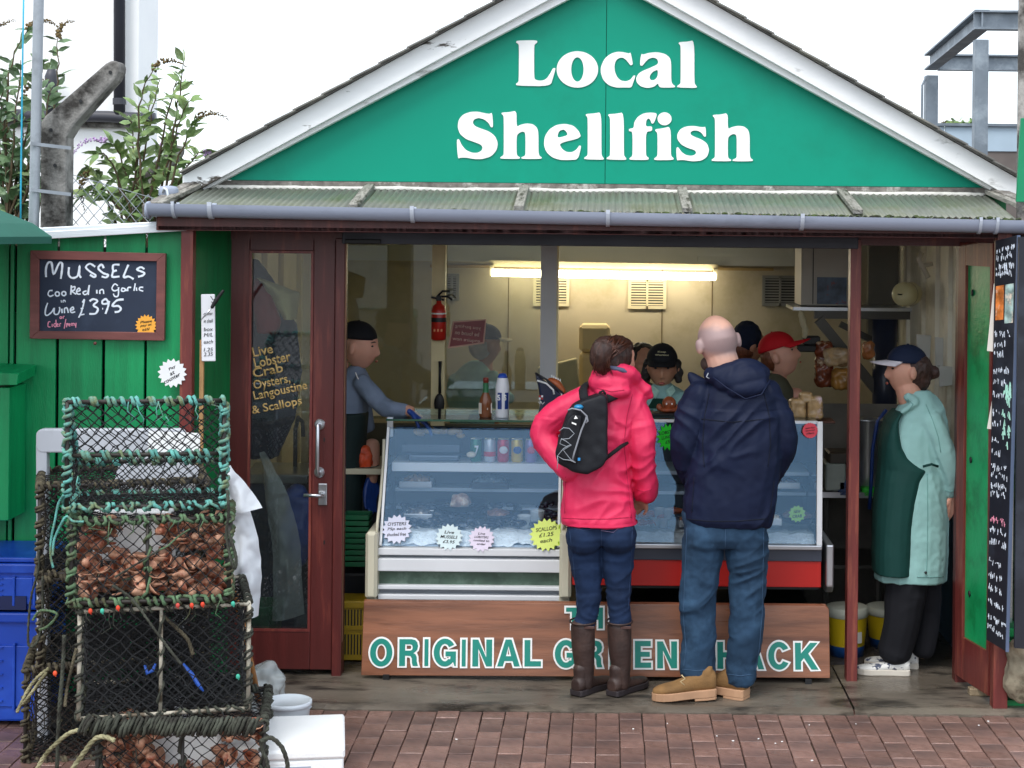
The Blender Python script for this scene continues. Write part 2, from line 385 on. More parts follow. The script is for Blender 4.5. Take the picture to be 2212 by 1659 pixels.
# concrete threshold in two pours, worn edge
def slab(x0, x1, y0, y1, zt, seed):
    nx, ny = int((x1-x0)/.03), int((y1-y0)/.03); vs = []; fs = []
    for j in range(ny+1):
        for i in range(nx+1):
            x, y = x0+(x1-x0)*i/nx, y0+(y1-y0)*j/ny
            e = min(1, (y-y0)/.035); z = zt-.018*(1-e)**2 + .004*noise.noise(Vector((x*3,y*5,seed)))
            vs.append((x, y-(.006*noise.noise(Vector((x*9,seed,1))) if j == 0 else 0), z))
    for j in range(ny):
        for i in range(nx): a = j*(nx+1)+i; fs.append((a,a+1,a+nx+2,a+nx+1))
    m = MB().add(vs, fs); n0 = len(m.v)
    m.add([(vs[i][0],vs[i][1],vs[i][2]) for i in range(nx+1)]+[(vs[i][0],vs[i][1],-.02) for i in range(nx+1)], [(i,nx+1+i,nx+2+i,i+1) for i in range(nx)])
    return m
tag(obj('step', slab(-2.05,1.16,7.822,8.62,.022,1), M_conc, smooth=True), kind='structure')
tag(obj('step', slab(1.168,2.3,7.83,8.62,.024,5), M_conc, smooth=True), kind='structure')
# ------------------------------------------------------------------ the shack
SH = thing('shellfish_shack', 'green gabled seafood shack with a white lettered gable sign over an open counter', 'shack', (0,8.4,0))
M_sign = mat('sign_green', '#00957a', .45, .04, 2, .02, 20, spec=.25, dirt='#06866c', dlo=.5, dhi=.8, ds=2)
M_white = mat('white_board', '#fafbfb', .55, .04, 4, .08, 30, dirt='#8c8a84', dlo=.62, dhi=.74, ds=3.0, st=(1,1,3))
M_peel = mat('peeling_white_board', '#f4f6f6', .6, .06, 4, .2, 30, dirt='#4a443c', dlo=.605, dhi=.64, ds=9, st=(.35,1,1))
M_maroon = mat('maroon_paint_shaded', '#55211f', .38, .18, 4, .12, 60, st=(6,6,.5), dirt='#7a3a2f', dlo=.55, dhi=.75, ds=4)  # darker maroon: shade on the door put into the colour
M_maroon2 = mat('maroon_paint_worn_lit', '#6b2d2a', .4, .2, 4, .15, 60, st=(6,6,.5), dirt='#93503f', dlo=.5, dhi=.7, ds=5)  # worn flecks are real; lighter base paints in the brighter light on the posts
M_lead = mat('grey_flashing', '#77726c', .85, .4, 25, .4, 80, dirt='#c9c6bf', dlo=.55, dhi=.7, ds=12)
M_mortar = mat('white_mortar', '#d8d6cf', .8, .15, 20, .3, 80)
M_corr = mat('dirty_green_sheet', '#70756a', .4, .25, 5, .1, 60, dirt='#5d6248', dlo=.45, dhi=.7, ds=5, st=(1,.5,1))
M_moss = mat('moss', '#4b5a2c', .95, .5, 40, .6, 120, dirt='#1e1d16', dlo=.4, dhi=.6, ds=20)
M_slate = mat('roof_slate', '#7a7874', .8, .3, 12, .3, 80, dirt='#8d8a80', dlo=.5, dhi=.7, ds=6)
M_gutter = mat('grey_pvc', '#9aa2b4', .35, .06, 3, dirt='#6e7580', dlo=.55, dhi=.8, ds=4, st=(.4,1,1))
M_black = mat('black_steel', '#17181b', .5, .3, 8)
M_shut = mat('shutter_steel', '#3b3d45', .45, .2, 4, metal=.3)
M_letter = mat('white_vinyl', '#f7f7f5', .45, .01, 3)
M_gwall = mat('green_gloss_paint', '#00713c', .42, .15, 4, .12, 50, st=(5,5,.6), dirt='#0a4e2c', dlo=.5, dhi=.75, ds=3)
M_iwall = mat('tan_wall', '#c2b79c', .6, .1, 2.2, .05, 40, dirt='#a89c78', dlo=.5, dhi=.75, ds=2.5)
M_cream = mat('cream_paint', '#efdfae', .5, .08, 4, .05, 40)
M_iwhite = mat('interior_white', '#c9cbc6', .5, .06, 3)
M_idark = mat('dark_floor', '#4a443c', .35, .3, 4, .2, 60, rvar=.25)
M_rwall = mat('cream_board_wall', '#ece8d8', .55, .08, 4, .05, 40, dirt='#a59a7a', dlo=.5, dhi=.8, ds=3)
M_blueg = mat('blue_grey_panel', '#4f6f86', .5, .1, 3)
APZ, SLO, XL, XR = 3.60, .56, -2.06, 2.02
def zo(x): return APZ-SLO*abs(x)
YG = 8.45
# walls (sides, back, ceiling, roof)
obj('wall', MB().box((-2.02,10.0,1.22),(.10,3.1,2.44)), M_gwall, SH)
obj('wall', MB().box((1.93,10.05,1.22),(.10,3.2,2.44)), M_gwall, SH)
obj('wall', MB().box((-.045,11.6,1.3),(4.04,.10,2.6)), M_gwall, SH)
for s, x1 in ((-1,XL),(1,XR)):
    m = MB().prism([(0,8.33,APZ+.004),(x1*1.0,8.33,zo(x1)+.004),(x1,8.33,zo(x1)+.016),(0,8.33,APZ+.016)], (0,3.4,0)); obj('roof', m, M_slate, SH)
    # slate courses showing along the verge
    for k in range(15):
        t = (k+.5)/15; x = x1*t; m = MB().bar((x-x1*.036, 8.315, zo(x-x1*.036)+.010), (x+x1*.036, 8.315, zo(x+x1*.036)+.017), .05, .007, (0,0,1)); obj('slate', m, M_slate, SH)
# gable panels, barge boards
GB = 2.43
def gtri(x0, x1, dz):
    top = lambda x: zo(x)-dz
    return [(x0,YG,GB),(x1,YG,GB)] if False else None
GAP, GSL = 3.431, .538   # apex and pitch of the inner edge of the trim
xe = (GAP-GB)/GSL
for s in (-1,1):
    p = [(s*.0015,YG,GB),(s*(xe+.04),YG,GB),(s*(xe+.04),YG,GB+.03),(s*.0015,YG,GAP+.04)]
    gp = obj('gable_panel', MB().prism(p,(0,.02,0)), M_sign, SH)
    if s < 0: GP = gp
obj('gable_wall', MB().prism([(-1.96,8.48,2.36),(1.88,8.48,2.36),(0,8.48,APZ-.02)],(0,.06,0)), M_gwall, SH)
obj('gable_wall', MB().prism([(-1.96,11.58,2.36),(1.88,11.58,2.36),(0,11.58,APZ-.02)],(0,.06,0)), M_gwall, SH)
for s, x1 in ((-1,XL),(1,XR)):
    mt = M_peel if s < 0 else M_white
    obj('barge_board', MB().prism([(0,8.35,APZ),(x1,8.35,zo(x1)),(x1,8.35,zo(x1)-.09),(x1*.985,8.35,zo(x1*.985)-.112),(0,8.35,APZ-.122)],(0,.03,0)), mt, SH, bevel=.003)
    obj('barge_moulding', MB().prism([(0,8.385,APZ-.10),(x1*.99,8.385,zo(x1*.99)-.06),(x1*.975,8.385,GAP-GSL*abs(x1*.975)),(0,8.385,GAP)],(0,.05,0)), M_white, SH, bevel=.003)
# gable lettering
zg = Zm(1000,0,1000,2212)
def ell_loop(cx,cy,rx,ry,n=36): return [(cx+rx*math.cos(2*PI*i/n), cy+ry*math.sin(2*PI*i/n)) for i in range(n)]
gl = {
 'L':[[(645,224),(757,222),(760,235),(748,243),(742,252),(742,430),(750,441),(770,446),(795,444),(815,430),(833,402),(845,378),(857,375),(860,382),(848,425),(832,477),(645,474),(640,464),(652,455),(657,447),(658,252),(653,242),(642,236)]],
 'o':[ell_loop(981,384,115,101),ell_loop(981,384,34,67)],
 'c':[[(1275,289),(1266,296),(1240,289),(1205,285),(1165,296),(1130,325),(1110,370),(1110,405),(1125,445),(1155,472),(1195,485),(1240,484),(1280,485),(1290,455),(1303,420),(1293,415),(1275,440),(1250,450),(1220,445),(1200,425),(1188,395),(1186,365),(1192,338),(1208,322),(1230,318),(1250,330),(1265,350),(1275,362),(1288,357),(1283,325)]],
 'a':[[(1335,297),(1345,302),(1375,292),(1420,288),(1465,297),(1492,318),(1500,345),(1500,450),(1508,466),(1522,475),(1520,484),(1440,485),(1430,474),(1428,460),(1405,480),(1370,488),(1330,478),(1308,455),(1305,430),(1320,405),(1350,388),(1390,372),(1425,355),(1428,340),(1420,325),(1400,318),(1375,325),(1355,345),(1340,365),(1327,362),(1328,330)],[(1425,385),(1400,395),(1383,415),(1380,432),(1388,443),(1405,443),(1420,430),(1426,412)]],
 'l':[[(1540,240),(1545,233),(1590,230),(1628,222),(1628,455),(1633,468),(1642,478),(1640,487),(1533,484),(1532,475),(1548,465),(1552,455),(1552,262),(1548,248)]],
 'S':[[(510,622),(516,703),(503,705),(490,680),(465,660),(435,652),(410,660),(402,677),(412,695),(440,708),(490,725),(525,750),(542,790),(535,830),(505,865),(455,880),(410,880),(370,872),(335,872),(320,878),(313,772),(327,768),(340,800),(365,830),(400,845),(430,845),(452,832),(457,815),(447,800),(415,787),(365,770),(330,740),(318,700),(325,660),(350,632),(390,618),(430,617),(470,626),(495,630)]],
 'h':[[(560,628),(565,622),(605,620),(645,611),(645,702),(665,690),(700,682),(735,686),(758,705),(766,735),(766,845),(772,862),(784,870),(782,879),(670,879),(672,869),(690,862),(694,850),(694,745),(688,730),(672,728),(655,738),(645,752),(645,850),(650,862),(664,870),(662,879),(555,878),(555,869),(570,860),(574,850),(574,650),(570,638)]],
 'e':[[(1003,762),(990,725),(960,695),(915,684),(865,690),(825,715),(800,755),(795,800),(808,840),(840,870),(885,885),(935,885),(985,882),(1003,808),(992,803),(975,828),(950,842),(920,840),(895,822),(880,792)],[(872,763),(873,740),(884,722),(905,716),(920,728),(928,748)]],
 'f':[[(1265,718),(1268,712),(1292,708),(1295,675),(1315,645),(1350,625),(1395,622),(1424,628),(1405,680),(1392,685),(1383,660),(1370,655),(1361,670),(1360,700),(1395,698),(1394,725),(1360,728),(1360,850),(1364,865),(1376,872),(1374,885),(1270,884),(1268,875),(1282,865),(1286,850),(1286,728),(1268,726)]],
 'i':[[(1410,722),(1414,714),(1450,710),(1498,698),(1498,850),(1502,865),(1514,874),(1512,885),(1406,886),(1405,876),(1420,866),(1424,852),(1424,745),(1420,732)],ell_loop(1463,657,39,36)],
 's':[[(1690,700),(1693,755),(1682,757),(1668,735),(1645,722),(1620,722),(1606,732),(1608,745),(1630,757),(1670,772),(1700,795),(1710,830),(1700,865),(1670,888),(1620,893),(1570,885),(1545,885),(1530,888),(1527,818),(1538,812),(1555,838),(1580,857),(1610,862),(1632,855),(1638,842),(1628,830),(1590,818),(1555,800),(1533,770),(1533,740),(1552,712),(1585,698),(1625,696),(1660,702),(1680,703)]],
}
for k, dx, dy in (('L',0,0),('o',0,0),('c',0,0),('a',0,0),('l',0,0),('S',0,0),('h',0,0),('e',0,0),('l',-514,397),('l',-390,398),('f',0,0),('i',0,0),('s',0,0),('h',1168,13)):
    def fn(x, y):
        p = D(*zg(x+dx,y+dy), YG-.004); return p.x, p.z
    me = glyph([chaikin(lp,2) if len(lp) < 30 or True else lp for lp in gl[k]], fn, .003)
    me.transform(Matrix.Translation((0,YG-.004,0)) @ FACE); obj('letter', me, M_letter, GP)
# flashing under the sign, mortar fillet, lean-to sheets with battens
obj('flashing', MB().box((-.05,8.452,2.385),(3.86,.02,.085)), M_lead, SH)
m = MB(); pts = [(x/100, 8.425, 2.392+.006*noise.noise(Vector((x/30,0,0)))) for x in range(-197,189,3)]
m.tube(pts, [.013+.006*abs(noise.noise(Vector((i*.7,3,0)))) for i in range(len(pts))], 6); obj('mortar_fillet', m, M_mortar, SH, True)
LB, LF, ZB, ZF = 8.43, 7.845, 2.39, 2.285
bays = [-1.985,-1.153,-.394,.378,1.16,1.885]
for i in range(5):
    n = int((bays[i+1]-bays[i])/.005); vs = []; 
    for q in range(n+1):
        x = bays[i]+(bays[i+1]-bays[i])*q/n; dz = .005*math.sin(2*PI*x/.032)
        vs += [(x, LB, ZB+dz), (x, LF, ZF+dz-.012*max(0,(x))/2)]
    m = MB().add(vs, [(2*q,2*q+2,2*q+3,2*q+1) for q in range(n)]); o = obj('corrugated_sheet', m, M_corr, SH, True, recalc=False)
    s_ = o.modifiers.new('t','SOLIDIFY'); s_.thickness = .002
for i, x in enumerate(bays):
    off = (-.06 if i == 0 else (.1 if i == 5 else 0))
    m = MB().bar((x, LB-.02, ZB+.018), (x+off, LF-.005, ZF+.015), .045, .022, ch=.002); obj('batten', m, mat('weathered_batten','#8d8a82',.85,.35,20,.4,60,st=(4,.6,4),dirt='#3b3a2c',dlo=.5,dhi=.65,ds=8), SH)
m = MB()
for k in range(420):
    x = R.uniform(-2.05,2.0); r = R.uniform(.004,.014)
    m.ell((x, LF-.004+R.uniform(-.012,.02), ZF-.004-.012*max(0,x)/2+R.uniform(-.012,.008)), (r*1.5,r,r*.7), None, 6, 4)
obj('moss_edge', m, M_moss, SH, True, kind='stuff')
# end trims, underside rafters
obj('end_trim', MB().bar((-2.02,8.4,2.40),(-2.09,7.83,2.272),.05,.05), M_lead, SH)
obj('end_trim', MB().bar((1.92,8.4,2.41),(2.07,7.83,2.285),.07,.03), M_lead, SH)
obj('soffit', MB().box((-.02,8.13,2.235),(4.1,.46,.015)), M_maroon, SH)
# gutter
def gut_z(x): return 2.270-.0095*(x+2.07)
m = MB(); rings = []
for k in range(25):
    x = -2.075+(4.40)*k/24; z = gut_z(x)
    prof = [(math.cos(a)*.050, math.sin(a)*.060) for a in [PI*(1+q/12) for q in range(13)]]
    prof = [(p[0],p[1]) for p in prof]+[(math.cos(a)*.047, math.sin(a)*.057) for a in [PI*(1+q/12) for q in range(12,-1,-1)]]
    rings.append([Vector((x, 7.80+p[0], z+.035+p[1])) for p in prof])
m.loft(rings); GT = obj('gutter', m, M_gutter, SH, auto=50)
m = MB().lathe([(.0,0),(.036,0),(.040,.006),(.042,.016),(.0,.016)], (-2.088,7.80,gut_z(-2.07)+.004), 20, Matrix.Rotation(PI/2,3,'Y')); obj('end_cap', m, M_gutter, GT, True)
def gclip(px, wd):
    x = (px-X0)/F*7.8; z = gut_z(x); ring = []
    m = MB(); rr = []
    for q in range(15):
        a = PI*(.97+1.06*q/14); rr.append((math.cos(a), math.sin(a)))
    vs = [];
    for (cx_, sz_) in rr:
        for rad in (.051,.056):
            for dx in (-wd/2, wd/2): vs.append((x+dx, 7.80+cx_*rad, z+.036+sz_*(rad+.011)))
    fs = []
    for q in range(14):
        a = q*4; b = a+4
        fs += [(a+2,a+3,b+3,b+2),(a,b,b+1,a+1),(a,a+2,b+2,b),(a+1,b+1,b+3,a+3)]
    fs += [(0,1,3,2),(56,58,59,57)]
    m.add(vs, fs); m.box((x,7.749,z+.036),(wd,.010,.02)); obj('gutter_bracket', m, mat('pvc_bracket','#b9c0cc',.4,.05), GT, auto=40)
for px, wd in ((378,.014),(457,.02),(892,.018),(1313,.018),(1731,.018),(2114,.014),(2150,.014)): gclip(px, wd)
# fascia, header, roller shutter box
obj('fascia', MB().box((.0,7.885,2.225),(4.12,.03,.085)), M_maroon, SH, bevel=.002)
obj('fascia', MB().box((.0,7.895,2.194),(4.10,.05,.016)), M_maroon, SH)
obj('header', MB().box((-.05,8.37,2.19),(3.95,.10,.10)), M_maroon, SH)
A = D(750,528,8.33)
SBX = obj('shutter_box', MB().box((-.02,8.318,2.165),(2.5,.05,.085)), M_shut, SH, bevel=.004)
for px in (1466,1505,1538): obj('bolt', MB().lathe([(.0,0),(.008,0),(.008,.006),(0,.006)], (D(px,510,8.3).x,8.298,2.18), 8, Matrix.Rotation(PI/2,3,'X')), M_black, SBX)
obj('door_closer', MB().box((D(785,523,8.3).x,8.29,2.135),(.17,.04,.022)), M_black, SH, bevel=.004)
# posts
obj('post', MB().box((-1.925,7.93,1.13),(.056,.06,2.27)), M_maroon2, SH, bevel=.003)
obj('post', MB().box((1.84,7.905,1.11),(.066,.075,2.26)), M_maroon2, SH, bevel=.004)
obj('mullion', MB().box((1.222,8.35,1.085),(.052,.08,2.17)), M_maroon2, SH, bevel=.003)
# green return wall on the left, in two vertical boards, with bare batten
obj('return_board', MB().bar((-1.925,7.96,1.1),(-1.872,8.16,1.1),.02,2.24), M_gwall, SH)
obj('return_board', MB().bar((-1.878,8.16,1.1),(-1.822,8.33,1.1),.02,2.24), M_gwall, SH)
obj('bare_batten', MB().box((D(437,700,7.95).x,7.95,1.2),(.018,.02,.95)), mat('bare_wood','#b08a5c',.8,.3,8,.2,60,st=(6,6,.6)), SH)
# ------------------------------------------------------------------ glazed door on the left
M_glass = glassmat('door_glass', (.90,.94,.92), .06, .01, .015)
M_alu = mat('brushed_aluminium', '#c3c6cb', .28, .05, 8, metal=.9)
def wx(px, d=8.35): return (px-X0)/F*d
DX0, DX1 = wx(497), wx(727); DZ0, DZ1 = .05, 2.155
GX0, GX1 = wx(542), wx(680); GZ0, GZ1 = .235, 2.085
DR = obj('door', MB().box(((DX0+GX0)/2,8.35,(DZ0+DZ1)/2),(GX0-DX0,.045,DZ1-DZ0)).box(((DX1+GX1)/2,8.35,(DZ0+DZ1)/2),(DX1-GX1,.045,DZ1-DZ0)).box(((GX0+GX1)/2,8.35,(DZ0+GZ0)/2),(GX1-GX0-.001,.043,GZ0-DZ0)).box(((GX0+GX1)/2,8.35,(DZ1+GZ1)/2),(GX1-GX0-.001,.043,DZ1-GZ1)), M_maroon, SH, bevel=.004)
m = MB()
for x, z, sx, sz in ((GX0+.006,(GZ0+GZ1)/2,.012,GZ1-GZ0),(GX1-.006,(GZ0+GZ1)/2,.012,GZ1-GZ0),((GX0+GX1)/2,GZ0+.006,GX1-GX0-.024,.012),((GX0+GX1)/2,GZ1-.006,GX1-GX0-.024,.012)): m.box((x,8.332,z),(sx,.014,sz))
obj('glazing_bead', m, M_maroon2, DR)
obj('glass_pane', MB().box(((GX0+GX1)/2,8.35,(GZ0+GZ1)/2),(GX1-GX0,.004,GZ1-GZ0)), M_glass, DR)
obj('door_jamb', MB().box((wx(738),8.365,1.075),(.046,.10,2.15)), M_maroon, SH, bevel=.004)
obj('edge_trim', MB().box((wx(749.5),8.33,1.16),(.007,.01,1.95)), mat('dull_brass','#6a4a3a',.4,.2,5,metal=.5), SH)
hx = wx(697); zt, zb = D(697,918,8.3).z, D(697,1022,8.3).z
m = MB().tube([(hx,8.32,zt),(hx,8.275,zt-.004),(hx,8.268,zt-.022),(hx,8.268,zb+.022),(hx,8.275,zb+.004),(hx,8.32,zb)], .0095, 10)
for z in (zt,zb): m.lathe([(0,0),(.026,0),(.026,.006),(.02,.012),(0,.013)], (hx,8.329,z), 18, Matrix.Rotation(PI/2,3,'X'))
obj('pull_handle', m, M_alu, DR, auto=40)
p = D(697,1068,8.32); obj('lock_plate', MB().box((p.x,8.322,p.z),(.042,.008,.105)), M_alu, DR, bevel=.003)
m = MB().tube([(p.x,8.32,p.z),(p.x,8.285,p.z),(p.x-.014,8.277,p.z),(p.x-.085,8.277,p.z+.002)], [.010,.010,.009,.0075], 10); obj('lever_handle', m, M_alu, DR, True)
for y in (950,1172): q = D(700,y,8.32); obj('keyhole', MB().box((q.x,8.326,q.z),(.006,.004,.018)), M_black, DR)
obj('hinge', MB().box((DX0-.002,8.322,1.33),(.008,.012,.10)), M_alu, DR); obj('hinge', MB().box((DX0-.002,8.322,1.95),(.008,.012,.10)), M_alu, DR)
obj('hinge', MB().box((DX0-.002,8.322,.35),(.008,.012,.10)), M_alu, DR)
M_gold = mat('gold_lettering', '#c4a467', .4, .05, 5)
for s_, x, y, wd in (('Live',567,757,44),('Lobster',588,777,80),('Crab',578,800,66),('Oysters,',587,827,80),('Langoustine',606,846,118),('& Scallops',598,878,110)):
    h = {'Live':21,'Lobster':22,'Crab':21,'Oysters,':26,'Langoustine':25,'& Scallops':24}[s_]
    text(s_, M_gold, DR, D(x,y,8.346), pm(wd,8.35), pm(h,8.35), .21, .016, .0004)
# ------------------------------------------------------------------ glazed side panel on the right (return to the corner post)
ra, rb = Vector((1.742,8.335,0)), Vector((1.822,7.955,0))
def rp(t, z, o=0):
    n_ = (rb-ra).normalized(); q = ra+(rb-ra)*t; return Vector((q.x-o*n_.y*-1*0, q.y, z))
def rbar(t0, t1, z0, z1, th=.04): return MB().bar(rp(t0,(z0+z1)/2), rp(t1,(z0+z1)/2), th, z1-z0)
SP = obj('side_door', rbar(0,.22,.06,2.16), M_maroon2, SH, bevel=.003)
obj('stile', rbar(.93,1.0,.06,2.16), M_maroon2, SP); obj('rail', rbar(.221,.929,.06,.26,.039), M_maroon2, SP); obj('rail', rbar(.221,.929,2.05,2.16,.039), M_maroon2, SP)
GPn = obj('green_panel', rbar(.221,.929,.26,2.05,.012), mat('panel_green','#17985a',.35,.16,6,.12,40,dirt='#0a6a36',dlo=.5,dhi=.7,ds=5), SP)
for zz in (1.92,1.12,.48): q_ = rp(.36,zz); obj('bolt', MB().ell(q_+Vector((-.008,-.002,0)),(.006,.016,.016)), M_black, SP, True)
obj('jamb', MB().box((1.755,8.36,1.08),(.06,.08,2.16)), M_maroon, SH, bevel=.003)
obj('wedge', MB().box((D(2115,1497,8.1).x,8.1,.04),(.10,.05,.035),None,.004), mat('stone_wedge','#8a7a62',.8,.3,12,.3,50), SH)
# green board fence seen through that glass, outside the shack
# ------------------------------------------------------------------ interior shell
obj('floor', MB().box((-.05,10.08,.008),(3.85,2.95,.02)), M_idark, SH)
obj('ceiling', MB().box((-.05,10.0,2.36),(3.95,3.1,.02)), M_iwhite, SH)
BW = 11.5
obj('inner_wall', MB().box((-.05,BW+.02,1.2),(3.85,.03,2.3)), M_iwall, SH)
for px in (1100,1432,1540): obj('wall_joint', MB().box((wx(px,BW),BW+.002,1.15),(.006,.006,2.2)), mat('joint_line','#6d5c3a',.8), SH)
q0, q1 = D(750,530,BW-.1), D(1710,572,BW-.1)
obj('wall_head', MB().box((-.05,BW-.03,(2.35+q1.z)/2),(3.85,.07,2.35-q1.z)), M_iwhite, SH)
q = D(1665,565,BW-.1); obj('cable_trunking', MB().box((1.1,BW-.08,q.z),(.95,.03,.06)), M_iwhite, SH)
obj('cable_trunking', MB().box((D(1300,578,BW-.1).x,BW-.02,D(1300,578,BW).z),(2.3,.03,.02)), mat('wood_rail','#a58a55',.5,.15,6), SH)
obj('inner_wall', MB().box((-1.96,10.0,1.2),(.02,3.0,2.3)), M_cream, SH)
for y in (8.75,9.05,9.4,9.8,10.3,10.9): obj('wall_batten', MB().box((-1.935,y,1.2),(.03,.07,2.25)), M_cream, SH)
obj('inner_wall', MB().box((1.865,10.0,1.66),(.02,3.0,1.35)), M_rwall, SH)
obj('inner_wall', MB().box((1.865,10.0,.5),(.022,3.0,.97)), M_blueg, SH)
for y in (8.8,9.15,9.5,9.9,10.4,11.0): obj('wall_batten', MB().box((1.845,y,1.66),(.025,.06,1.32)), M_rwall, SH)
# vents on the back wall
M_vent = mat('cream_plastic','#d8cfae',.5,.06,4)
def vent(px, py, wpx, hpx, mt, lab):
    c0 = D(px,py,BW); wd, ht = pm(wpx,BW), pm(hpx,BW)
    v = thing('air_vent', lab, 'vent', (c0.x,BW,c0.z), 'air vents on the back wall')
    m = MB(); t = .02
    for dx, dz, sx, sz in ((-wd/2+t/2,0,t,ht),(wd/2-t/2,0,t,ht),(0,0,.014,ht),(0,ht/2-t/2,wd-2*t-.0005,t),(0,-ht/2+t/2,wd-2*t-.0005,t)): m.box((c0.x+dx,BW-.008,c0.z+dz),(sx,.02,sz))
    obj('frame', m, mt, v); obj('backing', MB().box((c0.x,BW+.0,c0.z),(wd-.01,.006,ht-.01)), M_black, v)
    n = 9
    for k in range(n):
        z = c0.z-ht/2+t+(ht-2*t)*(k+.5)/n
        obj('slat', MB().box((c0.x,BW-.006,z),(wd-2*t,.008,(ht-2*t)/n*.55)), mt, v)
vent(1191,628,78,66,M_vent,'cream air vent half hidden by the grey window post')
vent(1398,635,82,64,M_vent,'cream louvred air vent below the middle of the tube light')
vent(1685,628,78,66,mat('grey_plastic','#8f8f88',.5,.05),'grey air vent beside the white cupboard')
vent(976,620,32,58,mat('grey_plastic','#8f8f88',.5,.05),'small dark vent beside the fire extinguisher')
# fluorescent tube
T0, T1 = D(1062,589,BW-.22), D(1545,598,BW-.22)
FL = thing('tube_light', 'glowing fluorescent tube light across the back wall', 'lamp', (0,BW-.22,T0.z))
obj('tube', MB().tube([T0,T1], .024, 12), emis('tube_glow', (1,.90,.70), 16.0), FL, True)
obj('batten', MB().bar(T0+Vector((-.02,.09,.06)), T1+Vector((.02,.09,.06)), .10, .04), mat('old_white_enamel','#b9ae8c',.5), FL)
for p in (T0,T1): obj('lamp_holder', MB().box(p+Vector((0,.03,.015)),(.025,.05,.07)), mat('old_white_enamel','#b9ae8c',.5), FL)
# ------------------------------------------------------------------ glazed partition behind the counter
YP = 9.75
M_post = mat('grey_post','#d2d1d2',.5,.06,4)
obj('partition_post', MB().box((wx(950,YP),YP,1.3),(pm(29,YP),.06,2.1)), M_cream, SH)
obj('partition_post', MB().box((wx(1187,YP),YP,1.3),(pm(34,YP),.08,2.1)), M_post, SH)
obj('partition_post', MB().box((wx(1206,YP),YP-.02,1.3),(pm(5,YP),.03,2.1)), M_cream, SH)
obj('partition_post', MB().box((wx(672,YP),YP,1.3),(pm(29,YP),.06,2.1)), M_cream, SH)
obj('partition_rail', MB().box((wx(950,YP),YP+.002,D(950,891,YP).z),(1.5,.05,.04)), M_cream, SH)
obj('partition_glass', MB().box((wx(946,YP),YP+.04,1.68),(1.35,.004,1.15)), glassmat('partition_glass',(.86,.88,.82),.05,.03,.03), SH)
obj('partition_panel', MB().box((wx(946,YP),YP+.04,.55),(1.35,.02,1.06)), mat('dark_panel','#5a543e',.6,.2,4), SH)
# ------------------------------------------------------------------ board fence on the left
M_fence = mat('fence_green', '#009457', .45, .14, 4, .18, 60, st=(5,5,.5), dirt='#007443', dlo=.5, dhi=.75, ds=2.5)
M_gdark = mat('gap_shade_backing', '#0d1a16', .9, .2)  # near-black for a sheet added to paint shade into the board gaps
FN = thing('board_fence', 'bright green vertical board fence beside the shack', 'fence', (-2.6,8.0,0))
YF = 7.975
for k, (a, b) in enumerate(((-330,-230),(-226,-120),(-114,-20),(-16,21),(25,33),(39,124.5),(131,224),(231,315.5),(321,399))):
    x0, x1 = wx(a,YF), wx(b,YF); zt = D((a+b)/2, 497 if b > 60 else 508, YF).z+R.uniform(-.004,.004)
    obj('board', MB().box(((x0+x1)/2,YF+R.uniform(-.002,.002),(zt+.03)/2),(x1-x0,.022,zt-.03)), M_fence, FN, bevel=.003)
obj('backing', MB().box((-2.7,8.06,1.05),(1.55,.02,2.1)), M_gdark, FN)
obj('rail', MB().box((-2.7,8.02,1.75),(1.5,.045,.08)), M_gwall, FN); obj('rail', MB().box((-2.7,8.02,.5),(1.5,.045,.08)), M_gwall, FN)
M_tin = mat('white_tin', '#dfe4ea', .3, .06, 4, .1, 20, dirt='#8d949c', dlo=.55, dhi=.75, ds=4, st=(.4,1,3), metal=.2)
a, b = D(60,500,7.94), D(424,481,7.94)
obj('capping', MB().bar(a,b,.09,.028), M_tin, FN, bevel=.004)
obj('capping', MB().bar(a+Vector((.05,-.052,-.020)),b+Vector((-.03,-.052,-.020)),.012,.035), M_tin, FN, bevel=.003)
for px, yy in ((128,515),(228,510),(228,552),(318,560),(34,520)): q = D(px,yy,7.99); obj('gap_strip', MB().box((q.x,7.992,q.z),(.014,.006,.03)), M_tin, FN)
# ------------------------------------------------------------------ chalkboard on the fence
M_slateb = mat('chalkboard_black', '#232f44', .7, .12, 6, .03, 50, dirt='#3a475c', dlo=.55, dhi=.8, ds=4)
M_cframe = mat('stained_frame', '#74433f', .5, .2, 5, .12, 60, st=(1,1,6))
M_chalk = mat('white_chalk_pen', '#e4eefa', .7, .04); M_pinkc = mat('pink_chalk_pen', '#f09bb4', .7, .04)
zc = Zm(60,600,380,2212)
CH = thing('chalkboard', 'framed chalkboard reading mussels cooked in garlic, hung on the green fence', 'chalkboard', D(210,640,7.94))
fc = lambda x, y, d=7.925: D(*zc(x,y), d)
def cq(pts, d0, th): return MB().prism([D(*zc(x,y), d0) for x,y in pts], (0,th,0))
for q in ([(90,150),(2060,195),(1930,310),(215,280)],[(2060,195),(2040,1465),(1915,1345),(1930,310)],[(2040,1465),(80,1435),(215,1325),(1915,1345)],[(80,1435),(90,150),(215,280),(215,1325)]):
    obj('frame_side', cq(q,7.925,.025), M_cframe, CH, bevel=.002)
obj('board', cq([(205,270),(1940,300),(1925,1355),(205,1335)],7.938,.012), M_slateb, CH)
obj('knob', MB().ell(fc(1035,1505,7.93),(.008,.01,.008)), M_cframe, CH, True)
def circ(x,y,r,n=9): return [(x+r*math.cos(2*PI*i/n),y+r*math.sin(2*PI*i/n)) for i in range(n+1)]
fs7 = lambda x,y: D(*zc(x,y), 7.9365)
